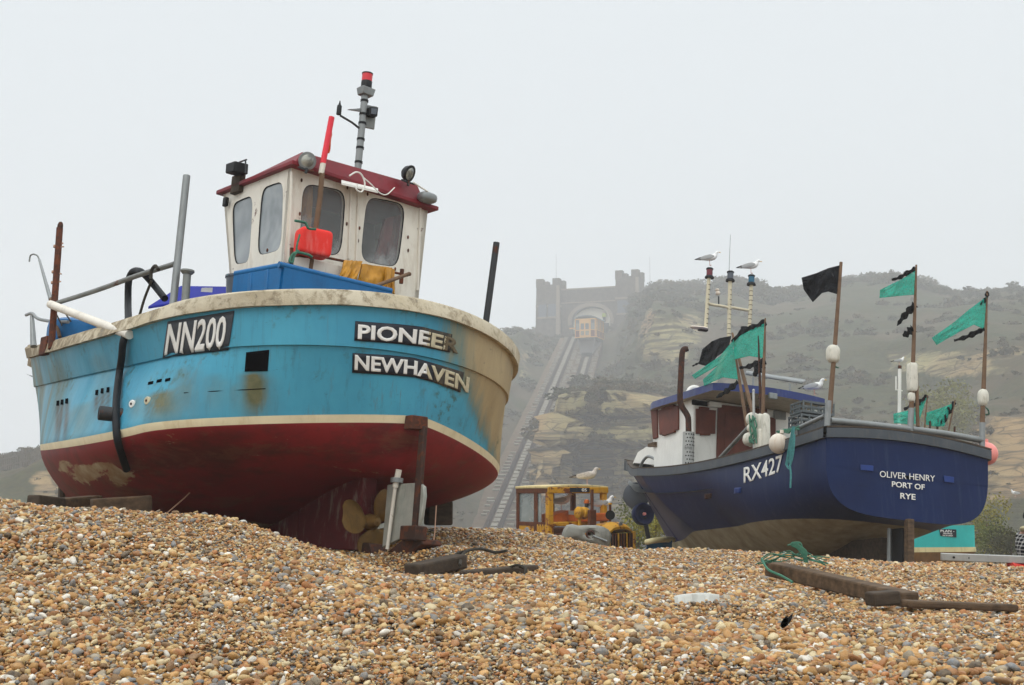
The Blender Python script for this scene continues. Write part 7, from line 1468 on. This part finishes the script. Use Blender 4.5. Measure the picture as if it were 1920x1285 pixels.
def bush(px, py, Y, r_, m, lab, seed, nl=900):
    b = thing('bush', lab, 'bush', at(px, py, Y), 'bushes at the foot of the cliff'); me = leafball('foliage', m, nl * 2, r_, seed, .9, .055); o = link('foliage', me, b)
    MB().tube([at(px, py, Y) - np.array([0, 0, .3]), at(px, py, Y) + np.array([.05, 0, r_ * .7])], [.05, .02], 7).obj('stem', M['wood_brown'], b)
bush(1228, 1000, 38, .8, M['bush_yellow'], 'yellow green bush just left of the navy bow', 3); bush(1196, 1010, 42, .9, M['bush'], 'dark green bush behind the grille of the yellow tractor', 4)
bush(1868, 1026, 58, 1.3, M['bush'], 'green bush between the teal boat and the person', 5); bush(1850, 1010, 66, 1.5, M['bush_yellow'], 'yellowish bush right above the teal boat corner', 6); bush(1895, 1030, 56, 1.1, M['scrub'], 'brownish bush just left of the plaid jacket', 7)
bush(1770, 800, 186, 5., M['bush_yellow'], 'tall yellow green bush on the slope right of the low green flags', 8, 1600)
bv = BVHTree.FromPolygons([tuple(p) for p in CG.reshape(-1, 3)], [(i * CG.shape[1] + j, (i + 1) * CG.shape[1] + j, (i + 1) * CG.shape[1] + j + 1, i * CG.shape[1] + j + 1) for i in range(CG.shape[0] - 1) for j in range(CG.shape[1] - 1)])
bvh_h = BVHTree.FromPolygons([tuple(p) for p in HG.reshape(-1, 3)], [(i * HG.shape[1] + j, (i + 1) * HG.shape[1] + j, (i + 1) * HG.shape[1] + j + 1, i * HG.shape[1] + j + 1) for i in range(HG.shape[0] - 1) for j in range(HG.shape[1] - 1)])
def farbird(px, py, lab, dark=False):
    d = Vector(ray(px, py)).normalized(); h = [b.ray_cast(Vector(EYE), d) for b in (bv, bvh_h)]; h = [q for q in h if q[0] is not None]
    P = np.array(min(h, key=lambda q: q[3])[0]) - nrm(ray(px, py)) * .5 if h else far(px, py, 145)
    g_ = gull(P, R(RNG.uniform(-30, 200)), .8 * HS, lab)
    if dark:
        for o in g_.children: o.data.materials.clear(); o.data.materials.append(M['black'])
farbird(1147, 729, 'left bird of the pair on the cliff edge above the dark gully'); farbird(1157, 729, 'right bird of the pair on the cliff edge above the dark gully'); farbird(1904, 932, 'bird perched on the rocks above the person at right'); farbird(987, 627, 'dark bird on the skyline left of the station', True)
# ------------------------------------------------------------------ sea mist
me = bpy.data.meshes.new('haze'); bm = bmesh.new(); bmesh.ops.create_cube(bm, size=1)
for v_ in bm.verts: v_.co = Vector((v_.co.x * 1100, v_.co.y * 800 + 340, v_.co.z * 165 + 42))
bm.to_mesh(me); bm.free(); hz = bpy.data.objects.new('haze', me); COL.objects.link(hz); tag(hz, 'pale sea mist filling the air over beach and cliff', 'mist', kind='stuff')
hm = bpy.data.materials.new('haze'); hm.use_nodes = True; hm.node_tree.nodes.remove(hm.node_tree.nodes['Principled BSDF'])
pv = hm.node_tree.nodes.new('ShaderNodeVolumePrincipled'); pv.inputs['Density'].default_value = .00115; pv.inputs['Color'].default_value = (.985, .99, 1, 1); pv.inputs['Anisotropy'].default_value = 0.
hm.node_tree.links.new(pv.outputs[0], [q for q in hm.node_tree.nodes if q.type == 'OUTPUT_MATERIAL'][0].inputs['Volume']); me.materials.append(hm)
